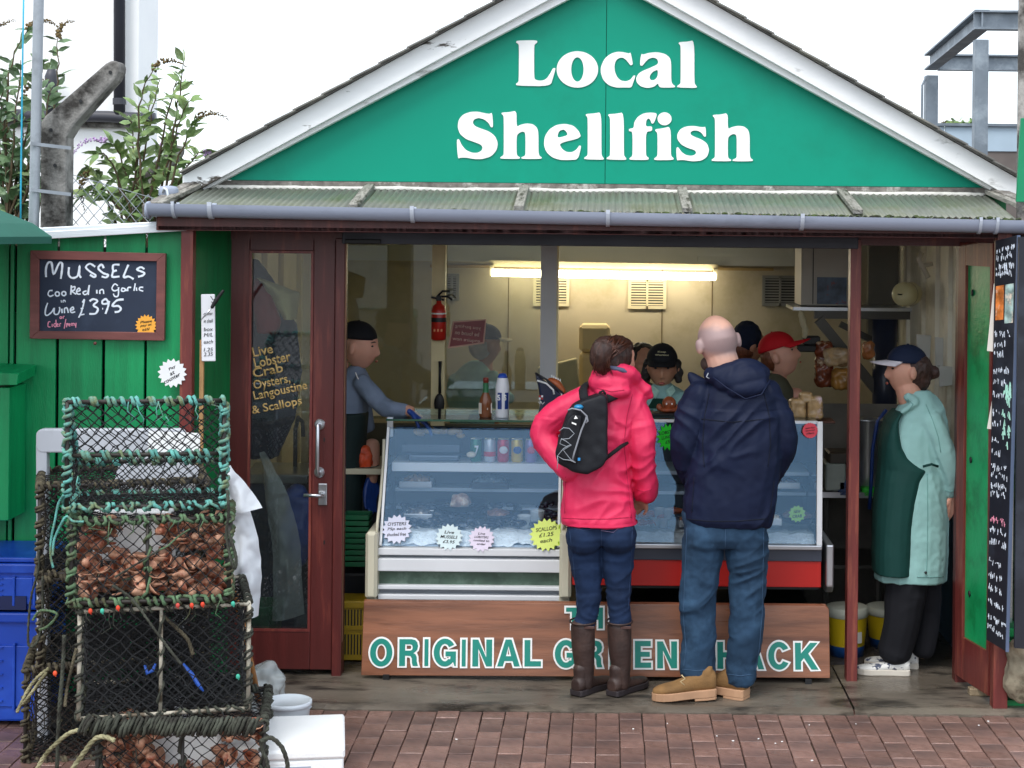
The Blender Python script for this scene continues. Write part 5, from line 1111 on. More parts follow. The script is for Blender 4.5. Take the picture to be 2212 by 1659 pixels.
# bread and bacon packs hung on the rail
for k,(x0,y0,x1,y1,c_,lb) in enumerate(((1760,738,1800,835,'#7a3d26','long dark red pack of cured sausage hanging at the back'),(1778,752,1835,790,'#c2a47c','clear bag of rolls hanging above the bread'),(1796,796,1838,842,'#a8793a','wrapped brown loaf hanging below the bag of rolls'),(1862,738,1888,775,'#a8683c','small pack of biscuits hanging beside the mullion'))):
    q0,q1=D(x0,y1,9.9-k*.03),D(x1,y0,9.9-k*.03); q=(q0+q1)/2
    m=MB().box(q,(q1.x-q0.x,.07,q1.z-q0.z),None,.015)
    tag(obj('food_pack', blob(m,.009,4,lambda p:.012*noise.noise(p*35)), mat('pack_'+c_.strip('#'),c_,.25,.4,16,dirt='#e0c9a8',dlo=.58,dhi=.68,ds=12), smooth=True),lb,'food pack')
tag(obj('hanging_glove', blob(MB().limb([(D(1730,672,9.9),.012),(D(1733,690,9.9),.022),(D(1740,715,9.9),.02),(D(1738,730,9.9),.010)],8),.006,2,lambda p:.006*noise.noise(p*40)), mat('rag_cream','#c9c0a0',.8), smooth=True),'pale rag hanging from the corner of the steel shelf','rag')
t = thing('scales','dark hanging weighing scales below the rag','scales',D(1755,740,9.95)); obj('body', MB().box(D(1760,752,9.95),(.22,.1,.04),None,.006).box(D(1752,735,9.95),(.10,.08,.05),None,.006), M_black, t)
for k,(x0,y0,x1,y1,lb) in enumerate(((1980,722,2012,780,'white paper sheets pinned on the right wall, nearer the heater'),(2020,728,2045,790,'white cloth hung on a hook of the right wall'),(2028,790,2062,832,'white paper towels hung low on the right wall'))):
    m=MB().prism([D(x0,y0,9.6-k*.25),D(x1,y0+3,9.6-k*.25),D(x1-3,y1,9.6-k*.25),D(x0+2,y1+4,9.6-k*.25)],(0,.02,0)); tag(obj('paper_sheets',m,mat('paper_white','#cfd0cc',.7,.05),bevel=.004),lb,'paper')
tag(obj('picture_frame', MB().prism([(1.84,8.62,D(2062,590,8.9).z),(1.84,8.92,D(2062,590,8.9).z),(1.84,8.92,D(2062,780,8.9).z),(1.84,8.62,D(2062,780,8.9).z)],(.012,0,0)), M_black, bevel=.003),'narrow black framed certificate on the right inner wall','frame')
m = MB().tube([D(1992,545,9.2),D(1985,560,9.2),D(1995,580,9.2),D(2005,600,9.2)],.014,8).tube([D(1985,575,9.2),D(2015,570,9.2)],.012,8)
tag(obj('pipe_fitting',m,mat('pale_pipe','#c8c2b0',.5),smooth=True),'pale pipe fittings at the top of the right wall','pipes')
# right hand bench: steel pot, boxes, hose, buckets
t = thing('prep_table','steel preparation table behind the right opening','table',(wx(1880,9.5),9.6,0))
zt_ = zr(1070,9.3,1850)
obj('top', MB().box((wx(1850,9.5),9.6,zt_),(.62,.6,.03)), M_alu, t); obj('under_shelf', MB().box((wx(1850,9.5),9.7,.35),(.58,.5,.02)), M_dst, t)
for x,y in ((1790,9.35),(1905,9.35)): obj('leg', MB().tube([(wx(x,y),y,.02),(wx(x,y),y,zt_)],.018,8), M_dst, t)
obj('back_board', MB().box((wx(1850,9.9),9.95,.6),(.9,.02,1.2)), mat('shadow_board','#77726a',.7,.25,5), t)
q = D(1875,965,9.45); t = thing('steel_pot','tall stainless steel pot on the preparation table','pot',q)
q.z = zt_+.015; obj('pot', MB().lathe([(0,0),(.085,0),(.09,.01),(.09,.38),(.096,.385),(.088,.385),(.082,.02),(0,.02)],q,28,None,False), M_alu, t, True)
t = thing('blue_hose','blue hose hanging in front of the steel pot','hose',D(1885,1000,9.3)); obj('hose', MB().tube([D(1915,885,9.3),D(1895,910,9.3),D(1885,970,9.3),D(1882,1040,9.3),D(1878,1100,9.3)],.010,8), mat('hose_blue','#1e3f86',.4), t, True)
for k,(px,py,wd,ht,c_,lb) in enumerate(((1800,1025,44,60,'#9aa29a','translucent storage box on the preparation table'),(1822,1050,34,36,'#2b3f66','dark blue carton on the preparation table'),(1815,985,60,26,'#3a322a','black bag on top of the storage box'),(1872,1058,30,22,'#35c43a','lime green sponge pack hanging by the hose'))):
    q=D(px,py,9.4); tag(obj('storage_box', MB().box(q,(pm(wd,9.4),.2,pm(ht,9.4)),None,.008), mat('box_'+c_.strip('#'),c_,.5,.2,9), bevel=.003),lb,'box')
M_byel = mat('bucket_yellow','#c9ac1c',.4,.1,4); M_bblu = mat('bucket_blue','#1c4c8a',.4,.1,4); M_blid = mat('bucket_lid','#b9bcae',.5,.08)
for px,wd,d,lb in ((1838,92,8.85,'yellow and blue bucket with pale lid right of the wooden sign'),(1925,92,9.05,'yellow bucket with pale lid behind the woman in the doorway')):
    zt_ = zr(1308,d,px); q = Vector((wx(px,d),d,.02)); r = pm(wd/2,d); t = thing('bucket',lb,'bucket',q,'yellow buckets'); H = zt_-.02
    obj('body', MB().lathe([(r*.84,H*.22),(r*.96,H*.84)],q,28,None,False), M_byel, t, True); obj('base', MB().lathe([(0,0),(r*.78,0),(r*.84,H*.22)],q,28,None,False), M_bblu, t, True)
    obj('lid', MB().lathe([(r*.965,H*.80),(r*1.0,H*.82),(r*1.0,H*.98),(r*.92,H),(0,H*.985)],q,28,None,False), M_blid, t, True)
    obj('label', MB().box(q+Vector((r*.40,-r*.80,H*.42)),(r*.42,.004,H*.22),Matrix.Rotation(.45,3,'Z')), mat('paper_white','#cfd0cc',.7), t)
# ------------------------------------------------------------------ lobster pots
rr = random.Random(11)
M_net = mat('black_twine','#1d1e20',.85,.3,30); M_nett = mat('tarred_twine','#2a2620',.9,.3,30)
def ropemat(n,c,d): return mat(n,c,.9,.35,22,.5,220,dirt=d,dlo=.45,dhi=.62,ds=14)
M_rt = ropemat('turquoise_rope','#5fa39b','#6f7d5c'); M_rg = ropemat('olive_green_rope','#5c7a5a','#4b4a34'); M_rb = ropemat('weathered_brown_rope','#5b5442','#332d22'); M_rk = ropemat('dark_rope','#43463c','#2a2822'); M_ry = ropemat('straw_rope','#9a9574','#6a6548')
M_barw = mat('white_plastic_bar','#b5ae9e',.6,.2,9,dirt='#5c5040',dlo=.46,dhi=.58,ds=8); M_bark = mat('dark_bar','#2b2622',.6,.3,9)
def net(mb, fn, nx, ny, r=.0021, jit=.24, knot=True):
    N = {}
    def node(i,j):
        if (i,j) not in N:
            e = 0 if (i<=0 or j<=0 or i>=2*nx or j>=2*ny) else jit
            N[(i,j)] = fn(min(max(i/(2*nx)+rr.uniform(-e,e)/(2*nx),0),1), min(max(j/(2*ny)+rr.uniform(-e,e)/(2*ny),0),1))
        return N[(i,j)]
    for i in range(2*nx):
        for j in range(2*ny):
            if (i+j)%2 == 0: mb.tube([node(i,j),node(i+1,j+1)],r,3,False)
            else: mb.tube([node(i+1,j),node(i,j+1)],r,3,False)
    if knot:
        for p in list(N.values()): mb.ell(p,(r*2.1,r*2.1,r*2.1),None,4,3)
def coil(mb, a, b, rb, rp, pitch, jit=.9, skip=0.0):
    a, b = Vector(a), Vector(b); t = b-a; L = t.length; t.normalize(); u = t.orthogonal().normalized(); v = t.cross(u)
    n = max(int(L/pitch),2); ph = rr.uniform(0,6); pts = []
    def flush():
        if len(pts) > 3: mb.tube(pts,[rp*(.65+.6*rr.random()) for _ in pts],5)
    for k in range(n*8+1):
        f = k/8; i = int(f)
        if k % 8 == 0 and skip and rr.random() < skip: flush(); pts = []
        an = 2*PI*f+ph; s = (f+jit*.35*math.sin(i*2.7+ph))/n*L
        pts.append(a+t*min(max(s,0),L)+(u*math.cos(an)+v*math.sin(an))*(rb+rp*.75))
    flush()
def pot(lab, corner, rz, W, Dp, H, rope, bar, netm, cells, Hb=None, dense=0, midz=None, midx=None, rp=.0075, pitch=.030, top=True, group='lobster pots'):
    """corner = front left bottom corner in the world; Hb = height at the back"""
    Hb = Hb or H; t = thing('lobster_pot', lab, 'lobster pot', corner, group, rz)
    P_ = {k: Vector(v) for k,v in {'a':(0,0,0),'b':(W,0,0),'c':(W,0,H),'d':(0,0,H),'e':(0,Dp,0),'f':(W,Dp,0),'g':(W,Dp,Hb),'h':(0,Dp,Hb)}.items()}
    edges = ['ab','bc','cd','da','ef','fg','gh','he','ae','bf','cg','dh']
    if not top: edges = [e for e in edges if e not in ()]
    for e in edges:
        A, B = P_[e[0]], P_[e[1]]
        obj('bar', MB().tube([A,B],.0085,7), bar, t, True, local=True)
        m = MB(); coil(m, A, B, .0085, rp, pitch, skip=.10); obj('rope_binding', m, rope, t, True, local=True)
    if midz: 
        A, B = Vector((0,0,midz)), Vector((W,0,midz)); obj('bar', MB().tube([A,B],.008,7), M_bark, t, True, local=True); m = MB(); coil(m,A,B,.008,rp,pitch*1.15,skip=.05); obj('rope_binding', m, rope, t, True, local=True)
    if midx:
        A, B = Vector((midx,0,0)), Vector((midx,0,H)); obj('bar', MB().tube([A,B],.007,7), bar, t, True, local=True); m = MB(); coil(m,A,B,.007,rp*.9,pitch*2,skip=.1); obj('rope_binding', m, rope, t, True, local=True)
    def pan(q, nx, ny, nm='netting'):
        A,B,C_,D_ = (P_[k] for k in q); m = MB(); net(m, lambda s,u: (A.lerp(B,s)).lerp(D_.lerp(C_,s),u)+(((A+B+C_+D_)/4).lerp(Vector((W/2,Dp/2,H/2)),1)-(A+B+C_+D_)/4)*.07*math.sin(PI*s)*math.sin(PI*u), nx, ny); obj(nm, m, netm, t, local=True, recalc=False)
    nx, ny = cells; pan('abcd',nx,ny); k = max(4,int(nx*Dp/W)); pan('aehd',k,ny); pan('bfgc',k,ny); pan('dcgh',nx,k)
    if Hb: pan('efgh',nx,max(3,int(ny*Hb/H)))
    pan('abfe',nx,k)
    if dense:   # parlour: inner dark netting and funnel
        for q in range(dense):
            y_ = Dp*(.35+.3*q); m = MB(); net(m, lambda s,u: Vector((.02+(W-.04)*s, y_+.06*math.sin(s*6+q)+.05*math.sin(u*5), .015+(H-.03)*u)), nx+6, ny+5, .0030, .3, False); obj('inner_netting', m, M_net, t, local=True, recalc=False)
        m = MB(); net(m, lambda s,u: Vector((.02+(W-.04)*s, .03+(Dp-.05)*u, .02+.03*math.sin(s*7)*math.sin(u*5))), nx+6, 12, .0032, .3, False); obj('inner_netting', m, M_net, t, local=True, recalc=False)
    for q in range(16):   # loose ends of twine
        x_, z_ = rr.uniform(0,W), rr.choice((0,H,H,rr.uniform(0,H))); p = Vector((x_,-.012,z_)); L_ = rr.uniform(.03,.09); m = MB().tube([p,p+Vector((rr.uniform(-.015,.015),-.008,-L_*.4)),p+Vector((rr.uniform(-.03,.03),-.004,-L_*.75)),p+Vector((rr.uniform(-.03,.03),-.01,-L_))],[.0025,.0022,.002,.001],4); obj('loose_twine', m, rope if q % 2 else netm, t, True, local=True)
    return t
def fc_(px, z, d): return Vector(((px-X0)/F*d, d, z))
G1_ = 'lobster pots in the front stack'; G2_ = 'lobster pots in the stack behind'
pot('bottom lobster pot of the front stack, packed with orange shells', fc_(222,.0,6.40), .16, .61,.50,.325, M_rk, M_bark, M_net, (12,7), midx=.31, group=G1_)
pot('black netted lobster pot with a pale frame, second from bottom of the front stack', fc_(181,.365,6.40), .26, .62,.50,.40, M_rk, M_barw, M_net, (11,8), midx=.295, rp=.006, pitch=.036, dense=3, group=G1_)
pot('green roped lobster pot packed with orange shells, third up the front stack', fc_(161,.80,6.38), .20, .575,.34,.305, M_rg, M_bark, M_net, (13,7), midx=.275, group=G1_)
pot('topmost lobster pot bound with turquoise rope', fc_(150,1.155,6.38), .20, .57,.30,.395, M_rt, M_bark, M_net, (13,9), Hb=.13, midz=.195, rp=.0078, group=G1_)
pot('top brown lobster pot of the stack behind', fc_(92,.78,6.98), .30, .66,.45,.36, M_rb, M_bark, M_nett, (13,7), dense=2, group=G2_)
pot('middle brown lobster pot of the stack behind', fc_(96,.40,6.98), .28, .66,.50,.36, M_rb, M_bark, M_nett, (13,7), dense=2, group=G2_)
pot('bottom brown lobster pot of the stack behind, jutting out left', fc_(66,.0,7.02), .24, .72,.55,.38, M_rb, M_bark, M_nett, (13,7), dense=2, group=G2_)
# thick rolled rope edge between the two lowest front pots
m = MB()
A, B = fc_(186,.345,6.37), fc_(566,.35,6.37)
for k in range(46):
    f = k/46; p = A.lerp(B,f)+Vector((0,rr.uniform(-.01,.02),.012*noise.noise(Vector((k*.4,0,0))))); ring = []
    for q in range(13): an = 2*PI*q/12+.3; ring.append(p+Vector((.012*math.sin(an)+.006*rr.random(),.026*math.cos(an),.030*math.sin(an))))
    m.tube(ring,.0068,6)
tag(obj('rope_bundle',m,M_rk,smooth=True),'thick dark rope coiled along the rim above the bottom pot','rope')
# shells heaped in two of the pots
M_shell = mat('orange_shell','#bd8f74',.6,.45,26,.25,70,dirt='#84432c',dlo=.44,dhi=.60,ds=20)
n_ = M_shell.node_tree.nodes
def shells(lab, corner, rz, W, Dp, H, n, prof):
    m = MB(); Rz = Matrix.Rotation(rz,3,'Z')
    for k in range(n):
        x = rr.uniform(.02,W-.02); y = abs(rr.gauss(0,.10))+.012; 
        if y > Dp-.03: continue
        z = rr.uniform(.012, max(.03,prof(x/W)*H)); s = rr.uniform(.018,.040)
        rot = Matrix.Rotation(rr.uniform(0,6.3),3,'Z') @ Matrix.Rotation(rr.uniform(-1.4,1.4),3,'X')
        c = corner+Rz@Vector((x,y,z)); kind = rr.random()
        if kind < .45: # half shell, a shallow cup
            m.lathe([(.001,0),(s*.6,s*.08),(s,s*.42),(s*.96,s*.46),(s*.5,s*.16),(.001,s*.08)],c,9,rot,False)
        elif kind < .85: m.ell(c,(s*.85,s*.7,s*.5),rot,10,7)
        else: m.limb([(c-rot@Vector((s*1.3,0,0)),s*.16),(c,s*.3),(c+rot@Vector((s*1.2,0,s*.3)),s*.12)],6)
    return tag(obj('shell_heap',m,M_shell,smooth=True),lab,'shells',kind='stuff')
shells('orange and brown shells heaped in the third pot', fc_(161,.80,6.38), .20, .575,.34,.305, 320, lambda f: .97 if f>.55 or f<.28 else .55)
shells('orange and brown shells heaped in the bottom pot', fc_(222,.0,6.40), .16, .61,.50,.325, 300, lambda f: .97 if f>.72 or f<.36 else .45)
M_foamw = mat('white_foam','#eef0f0',.7,.03,8,.15,120)
tag(obj('bait_tub', MB().box(fc_(290,.93,6.62)+Vector((0,.05,.08)),(.30,.10,.20),None,.01), M_foamw),'white tub showing between the shells in the third pot','tub')
tag(obj('bait_tub', MB().box(fc_(410,.13,6.66),(.30,.12,.26),None,.01), M_foamw),'white tub showing between the shells in the bottom pot','tub')
# ropes hanging off the stack
zq = Zm(0,1360,900,2212)
def rope(lab, pts, d, r, mt, strands=1):
    m = MB()
    P3 = [D(*zq(x,y),d+rr.uniform(-.01,.01)) for x,y in pts]
    def cat(P3):
        out=[]
        for i in range(len(P3)-1):
            p0,p1,p2,p3=P3[max(i-1,0)],P3[i],P3[i+1],P3[min(i+2,len(P3)-1)]
            for j in range(6): u=j/6; out.append(.5*((2*p1)+(p2-p0)*u+(2*p0-5*p1+4*p2-p3)*u*u+(3*p1-p0-3*p2+p3)*u**3))
        return out+[P3[-1]]
    c = cat(P3); fine = []
    L = 0
    for q in range(3):   # three laid strands
        pts_ = []; L = 0
        for i,p in enumerate(c):
            if i: L += (p-c[i-1]).length
            t_ = (c[min(i+1,len(c)-1)]-c[max(i-1,0)]).normalized(); u = t_.orthogonal().normalized(); v = t_.cross(u); an = L/(r*5)*2*PI/1.4+q*2*PI/3
            pts_.append(p+(u*math.cos(an)+v*math.sin(an))*r*.42)
        m.tube(pts_, r*.62, 5)
    return tag(obj('rope_end',m,mt,smooth=True),lab,'rope')
rope('dark rope loop hanging left of the stack beside the blue crates',[(240,40),(235,160),(190,330),(172,560),(185,630),(235,590),(260,440),(262,200)],6.75,.006,M_rk)
rope('pale frayed rope end hanging towards the blue crates',[(300,765),(230,820),(170,900),(105,1035)],6.7,.008,M_ry)
rope('second pale rope end beside the frayed one',[(285,790),(240,850),(190,920),(140,985)],6.68,.007,M_ry)
rope('straw rope arching down at the lower left of the stack',[(545,1135),(430,1160),(330,1240),(270,1310),(225,1390)],6.36,.009,M_ry)
rope('thick straw rope knotted over the bottom pot corner',[(705,1210),(640,1185),(580,1200),(510,1290),(440,1390)],6.33,.010,M_ry)
rope('dark rope bight hanging right of the bottom pot',[(1600,1215),(1660,1190),(1725,1240),(1760,1320),(1770,1400)],6.36,.009,M_rk)
rope('short dark rope beside the foam box',[(1605,1200),(1615,1280),(1640,1330),(1650,1400)],6.38,.008,M_rk)
rope('slack dark rope loop hanging at the right of the third pot',[(1395,-330),(1405,-200),(1390,-60),(1420,100),(1445,150),(1450,80),(1425,-10),(1400,-80)],6.4,.0065,M_rk)
rope('black cord running diagonally down the front of the second pot',[(690,255),(790,320),(860,400),(960,540),(1050,660),(1115,740)],6.36,.006,M_rk)
rope('grey rope end dangling inside the second pot',[(960,370),(1035,470),(1110,540),(1160,600),(1185,680)],6.5,.008,M_rb)
rope('green rope looped low on the left of the stack',[(200,470),(250,410),(350,430),(300,500),(240,530)],6.72,.006,M_rg)
rope('long dark rope hanging down the left side of the pots',[(395,560),(385,760),(370,950),(360,1100),(350,1380)],6.4,.009,M_rk)
rope('dark rope tail left of the second pot',[(470,640),(440,760),(410,900),(400,1000)],6.4,.007,M_rb)
zq3 = Zm(0,940,720,2133); zq = zq3
rope('turquoise cord looped round the left corner of the third pot',[(470,880),(430,950),(405,1080),(380,1200),(375,1330),(395,1420)],6.36,.005,M_rt)
rope('turquoise tassel tied to the corner of the third pot',[(620,1080),(540,1075),(490,1040),(440,1120),(400,1220),(390,1330)],6.35,.005,M_rt)
rope('green twine tied across the shells of the third pot',[(1175,1290),(1240,1260),(1320,1190),(1405,1135)],6.37,.004,M_rg)
rope('black cord across the lower front of the third pot',[(850,1490),(1000,1400),(1180,1290)],6.36,.005,M_rk)
for k,(pts,lab) in enumerate((([(1125,735),(1180,800),(1215,860),(1250,905)],'straight bright blue plastic clip inside the second pot'),([(890,745),(905,795),(940,775),(955,735)],'curved blue plastic clip inside the second pot'))):
    z4 = Zm(0,1360,900,2212); tag(obj('plastic_clip', MB().tube([D(*z4(x,y),6.62) for x,y in pts],[.005,.008,.008,.004],6), mat('clip_blue','#3f6fd8',.4), smooth=True),lab,'clip')
z4 = Zm(0,1360,900,2212)
for k,(x,y,c_) in enumerate(((555,412,'#d8452a'),(725,393,'#d8452a'),(1092,378,'#c44a40'),(1178,378,'#d8452a'),(1245,372,'#d8452a'),(628,412,'#3fae94'),(1432,368,'#3fae94'),(1462,815,'#3fae94'),(338,795,'#e2502a'))):
    q = D(*z4(x,y),6.37 if x<900 else 6.43); m = MB().ell(q,(.008,.006,.010)).tube([q,q+Vector((.004,-.003,-.012))],.002,4); tag(obj('twine_tag',m,mat('twine_'+c_.strip('#'),c_,.7),smooth=True),('small orange' if c_[1] in 'dce' else 'small teal')+' twine knot tied on the rim of the second pot','twine','twine knots on the second pot')
# ------------------------------------------------------------------ pale frame panel and sheet behind the pots
M_gpl = mat('pale_grey_plastic','#bcc0c8',.4,.05,4,dirt='#9a9ca0',dlo=.5,dhi=.8,ds=4)
t = thing('trolley_frame','pale grey moulded plastic trolley frame standing behind the pots','trolley',(wx(240,7.3),7.35,0))
def rrect(x0,y0,x1,y1,r): 
    out=[]
    for cx_,cy_,a0 in ((x1-r,y0+r,-90),(x1-r,y1-r,0),(x0+r,y1-r,90),(x0+r,y0+r,180)):
        for k in range(5): a=math.radians(a0+k*22.5); out.append((cx_+r*math.cos(a),cy_+r*math.sin(a)))
    return out
obj('top_rail', MB().prism([D(x,y,7.3) for x,y in rrect(77,927,398,978,14)],(0,.05,0)), M_gpl, t, bevel=.006)
obj('upright', MB().prism([D(x,y,7.303) for x,y in ((77,960),(101,960),(101,1110),(104,1660),(80,1660))],(0,.045,0)), M_gpl, t, bevel=.005)
obj('upright', MB().prism([D(x,y,7.303) for x,y in ((374,960),(398,960),(398,1660),(376,1660))],(0,.045,0)), M_gpl, t, bevel=.005)
tag(obj('white_sheet', MB().prism([D(321,931,7.25),D(432,936,7.25),D(431,988,7.25),D(318,986,7.25)],(0,.006,.0)), M_foamw),'white plastic sheet seen through the top pot netting','sheet')
tag(obj('white_sheet', MB().prism([D(262,985,7.2),D(372,982,7.2),D(430,1010,7.2),D(420,1060,7.2),D(240,1062,7.2)],(0,.01,.0)), M_gpl),'grey plastic sheet lying behind the top pot','sheet')
# ------------------------------------------------------------------ blue crates
M_blue = mat('blue_plastic','#1747b4',.35,.1,4,.03,30,dirt='#2d5fcf',dlo=.5,dhi=.75,ds=4)
def crate(lab, y0, y1, x1, d, lid):
    zt_, zb_ = zr(y0,d,50), max(zr(y1,d,50),.0); xr = wx(x1,d); Wc = .62; xc = xr-Wc/2
    t = thing('blue_crate',lab,'crate',(xc,d+.2,zb_),'blue crates'); H=zt_-zb_
    obj('body', MB().box((xc,d+.2,zb_+H/2),(Wc-.03,.38,H-.005)), M_blue, t, bevel=.012)
    obj('rim', MB().box((xc,d+.2,zt_-.025),(Wc,.42,.045)), M_blue, t, bevel=.008)
    obj('panel', MB().box((xr-.17,d+.005,zb_+H*.42),(.26,.012,H*.55)), M_blue, t, bevel=.004)
    for k in range(4): obj('rib', MB().box((xr-.03-k*.09,d+.0,zb_+H*.42),(.012,.024,H*.6)), M_blue, t, bevel=.003)
    for k in range(5): obj('rib', MB().box((xr-.25,d-.004,zb_+H*(.2+k*.12)),(.16,.01,.006)), M_blue, t)
    if lid: obj('handle_slot', MB().box((xr-.16,d-.0045,zb_+H*.18),(.19,.010,.06)), mat('slot_navy','#0a1c4e',.6), t)
    if lid: obj('lid', MB().box((xc,d+.2,zt_+.012),(Wc-.02,.40,.022)), M_blue, t, bevel=.006)
crate('lower blue plastic crate on the paving by the green fence',1322,1562,100,7.52,False)
crate('upper blue plastic crate with a flat lid, stacked on another',1216,1321,98,7.52,True)
# ------------------------------------------------------------------ polythene, stick, bag, tub, foam box
def poly_mat(name, col, al):
    m = mat(name, col, .25, .06, 6, .25, 22, alpha=al, spec=.6); return m
def sheet(le, ri, d, nx, name, mt, lab, cat, amp, seed, bul=.05):
    n = len(le); vs = []; fs = []; ny = 40
    def at(pl,f):
        q = f*(len(pl)-1); i = min(int(q),len(pl)-2); u = q-i; return (pl[i][0]*(1-u)+pl[i+1][0]*u, pl[i][1]*(1-u)+pl[i+1][1]*u)
    for j in range(ny+1):
        f = j/ny; a, b = at(le,f), at(ri,f)
        for i in range(nx+1):
            s = i/nx; p = D(a[0]*(1-s)+b[0]*s, a[1]*(1-s)+b[1]*s, d)
            w_ = noise.noise(Vector((p.x*9+seed,p.z*5,seed)))+.5*(1-abs(noise.noise(Vector((p.x*22,p.z*12,seed+3))))*2)
            p.y += amp*w_-bul*math.sin(s*PI); vs.append(p)
    for j in range(ny):
        for i in range(nx): a=j*(nx+1)+i; fs.append((a,a+1,a+nx+2,a+nx+1))
    return tag(obj(name,MB().add(vs,fs),mt,smooth=True,recalc=False),lab,cat)
M_poly = poly_mat('white_polythene','#dfe5ec',.82); M_clear = poly_mat('clear_polythene','#cfd9dc',.42)
sheet([(488,1000),(486,1060),(488,1110)],[(498,1005),(530,1045),(566,1098)],7.05,14,'plastic_bag',M_poly,'upper translucent white polythene bag hanging beside the pots','bag',.03,1)
sheet([(486,1090),(492,1180),(500,1260),(538,1330)],[(538,1100),(556,1165),(563,1240),(556,1332)],7.08,16,'plastic_bag',M_poly,'long white polythene bag hanging below the upper one','bag',.035,5)
m = MB().tube([Vector((wx(575,7.72),7.72,.015)), D(487,1180,7.15)],[.014,.013],10)
tag(obj('broom_stick',m,mat('varnished_stick','#b07a45',.5,.15,6,st=(6,6,.5)),smooth=True),'varnished wooden broom stick leaning against the pots','stick')
bg = MB().ell(D(572,1492,7.72),(.075,.06,.11)); bl_ = blob(bg,.008,2,lambda p:.03*(1-abs(noise.noise(p*14))*2)+.012*noise.noise(p*40))
tag(obj('plastic_bag',bl_,M_clear,smooth=True),'crumpled clear plastic bag on the paving behind the stick','bag')
q = Vector((wx(632,7.5),7.5,0)); t = thing('white_tub','translucent white plastic tub with a lid on the paving','tub',q)
H = D(632,1512,7.5).z; r = pm(51,7.5)
obj('body', MB().lathe([(0,0),(r*.86,0),(r*.95,H*.85)],q,26,None,False), mat('milky_plastic','#c9d3da',.35,.04), t, True)
obj('lid', MB().lathe([(r*.95,H*.82),(r*1.02,H*.84),(r*1.02,H*.98),(r*.96,H),(r*.92,H*.95),(0,H*.95)],q,26,None,False), mat('milky_lid','#d9e2ea',.35), t, True)
obj('handle', MB().tube([q+Vector((-r,0,H*.8)),q+Vector((-.3*r,-r*1.0,H*.45)),q+Vector((r*.4,-r,H*.5)),q+Vector((r,0,H*.8))],.004,6), mat('milky_lid','#d9e2ea',.35), t, True)
t = thing('foam_box','white polystyrene fish box with a lid on the paving','foam box',(wx(660,6.85),6.85,0), None, .155)
Wb, Db, Hb_ = .46, .48, .2; fr = Vector((wx(757,6.6),6.6,0)); c_ = fr+Matrix.Rotation(.155,3,'Z')@Vector((-Wb/2,Db/2,0)); t.location = c_
obj('body', MB().box((0,0,.08),(Wb-.01,Db-.01,.16),None,.006), M_foamw, t, local=True, bevel=.004)
obj('lid', MB().box((0,0,.181),(Wb,Db,.04),None,.008), M_foamw, t, local=True, bevel=.004)
for k in range(4): obj('print_line', MB().box((.02+.03*(k%2),-Db/2+.004,.135-k*.014),(.16-.03*k,.004,.004)), mat('grey_print','#8f96a8',.6), t, local=True)
# ------------------------------------------------------------------ people
def fabric(n,c,rough=.8,var=.1,bump=.15,bs=300,spec=.3,vs=6,folds=0.0,fscale=9.0,fst=(1,1,1),**k):
    new = n not in MATS; m = mat(n,c,rough,var,vs,bump,bs,spec=spec,**k)
    if new and folds:   # creases of the cloth, finer than the modelled folds
        nd = m.node_tree.nodes; l = m.node_tree.links; p = nd['Principled BSDF']; old = p.inputs['Normal'].links[0].from_socket if p.inputs['Normal'].links else None
        tc = nd.new('ShaderNodeTexCoord'); mp = nd.new('ShaderNodeMapping'); mp.inputs['Scale'].default_value = fst; mp.inputs['Rotation'].default_value = (0,.6,.2); l.new(tc.outputs['Object'],mp.inputs[0])
        nz = nd.new('ShaderNodeTexNoise'); nz.noise_type = 'RIDGED_MULTIFRACTAL' if hasattr(nz,'noise_type') else 'FBM'; nz.inputs['Scale'].default_value = fscale; nz.inputs['Detail'].default_value = 2.2; nz.inputs['Distortion'].default_value = .5; l.new(mp.outputs[0],nz.inputs['Vector'])
        bp = nd.new('ShaderNodeBump'); bp.inputs['Strength'].default_value = folds; bp.inputs['Distance'].default_value = .03; l.new(nz.outputs[0],bp.inputs['Height'])
        if old: l.new(old,bp.inputs['Normal'])
        l.new(bp.outputs[0],p.inputs['Normal'])
    return m
M_skin = mat('skin_fair','#d09a84',.55,.10,9,.05,120); M_skin2 = mat('skin_pale','#d8a894',.55,.12,7,.05,120,dirt='#a8a0a6',dlo=.52,dhi=.72,ds=6); M_skin3 = mat('skin_warm','#b98468',.55,.10,9,.05,120)
M_hair = mat('dark_brown_hair','#3a231c',.42,.45,10,.5,40,st=(9,9,1.6)); M_hairr = mat('auburn_hair','#6b3a22',.42,.4,10,.5,40,st=(9,9,1.6)); M_hairb = mat('black_hair','#1c1614',.45,.4,10,.5,40,st=(9,9,2))
M_eye = mat('eye_dark','#221a18',.3); M_lip = mat('lips','#a8584e',.5)
for m_ in (M_skin,M_skin2,M_skin3): m_.node_tree.nodes['Principled BSDF'].inputs['Subsurface Weight'].default_value = .12; m_.node_tree.nodes['Principled BSDF'].inputs['Subsurface Radius'].default_value = (.01,.004,.002)
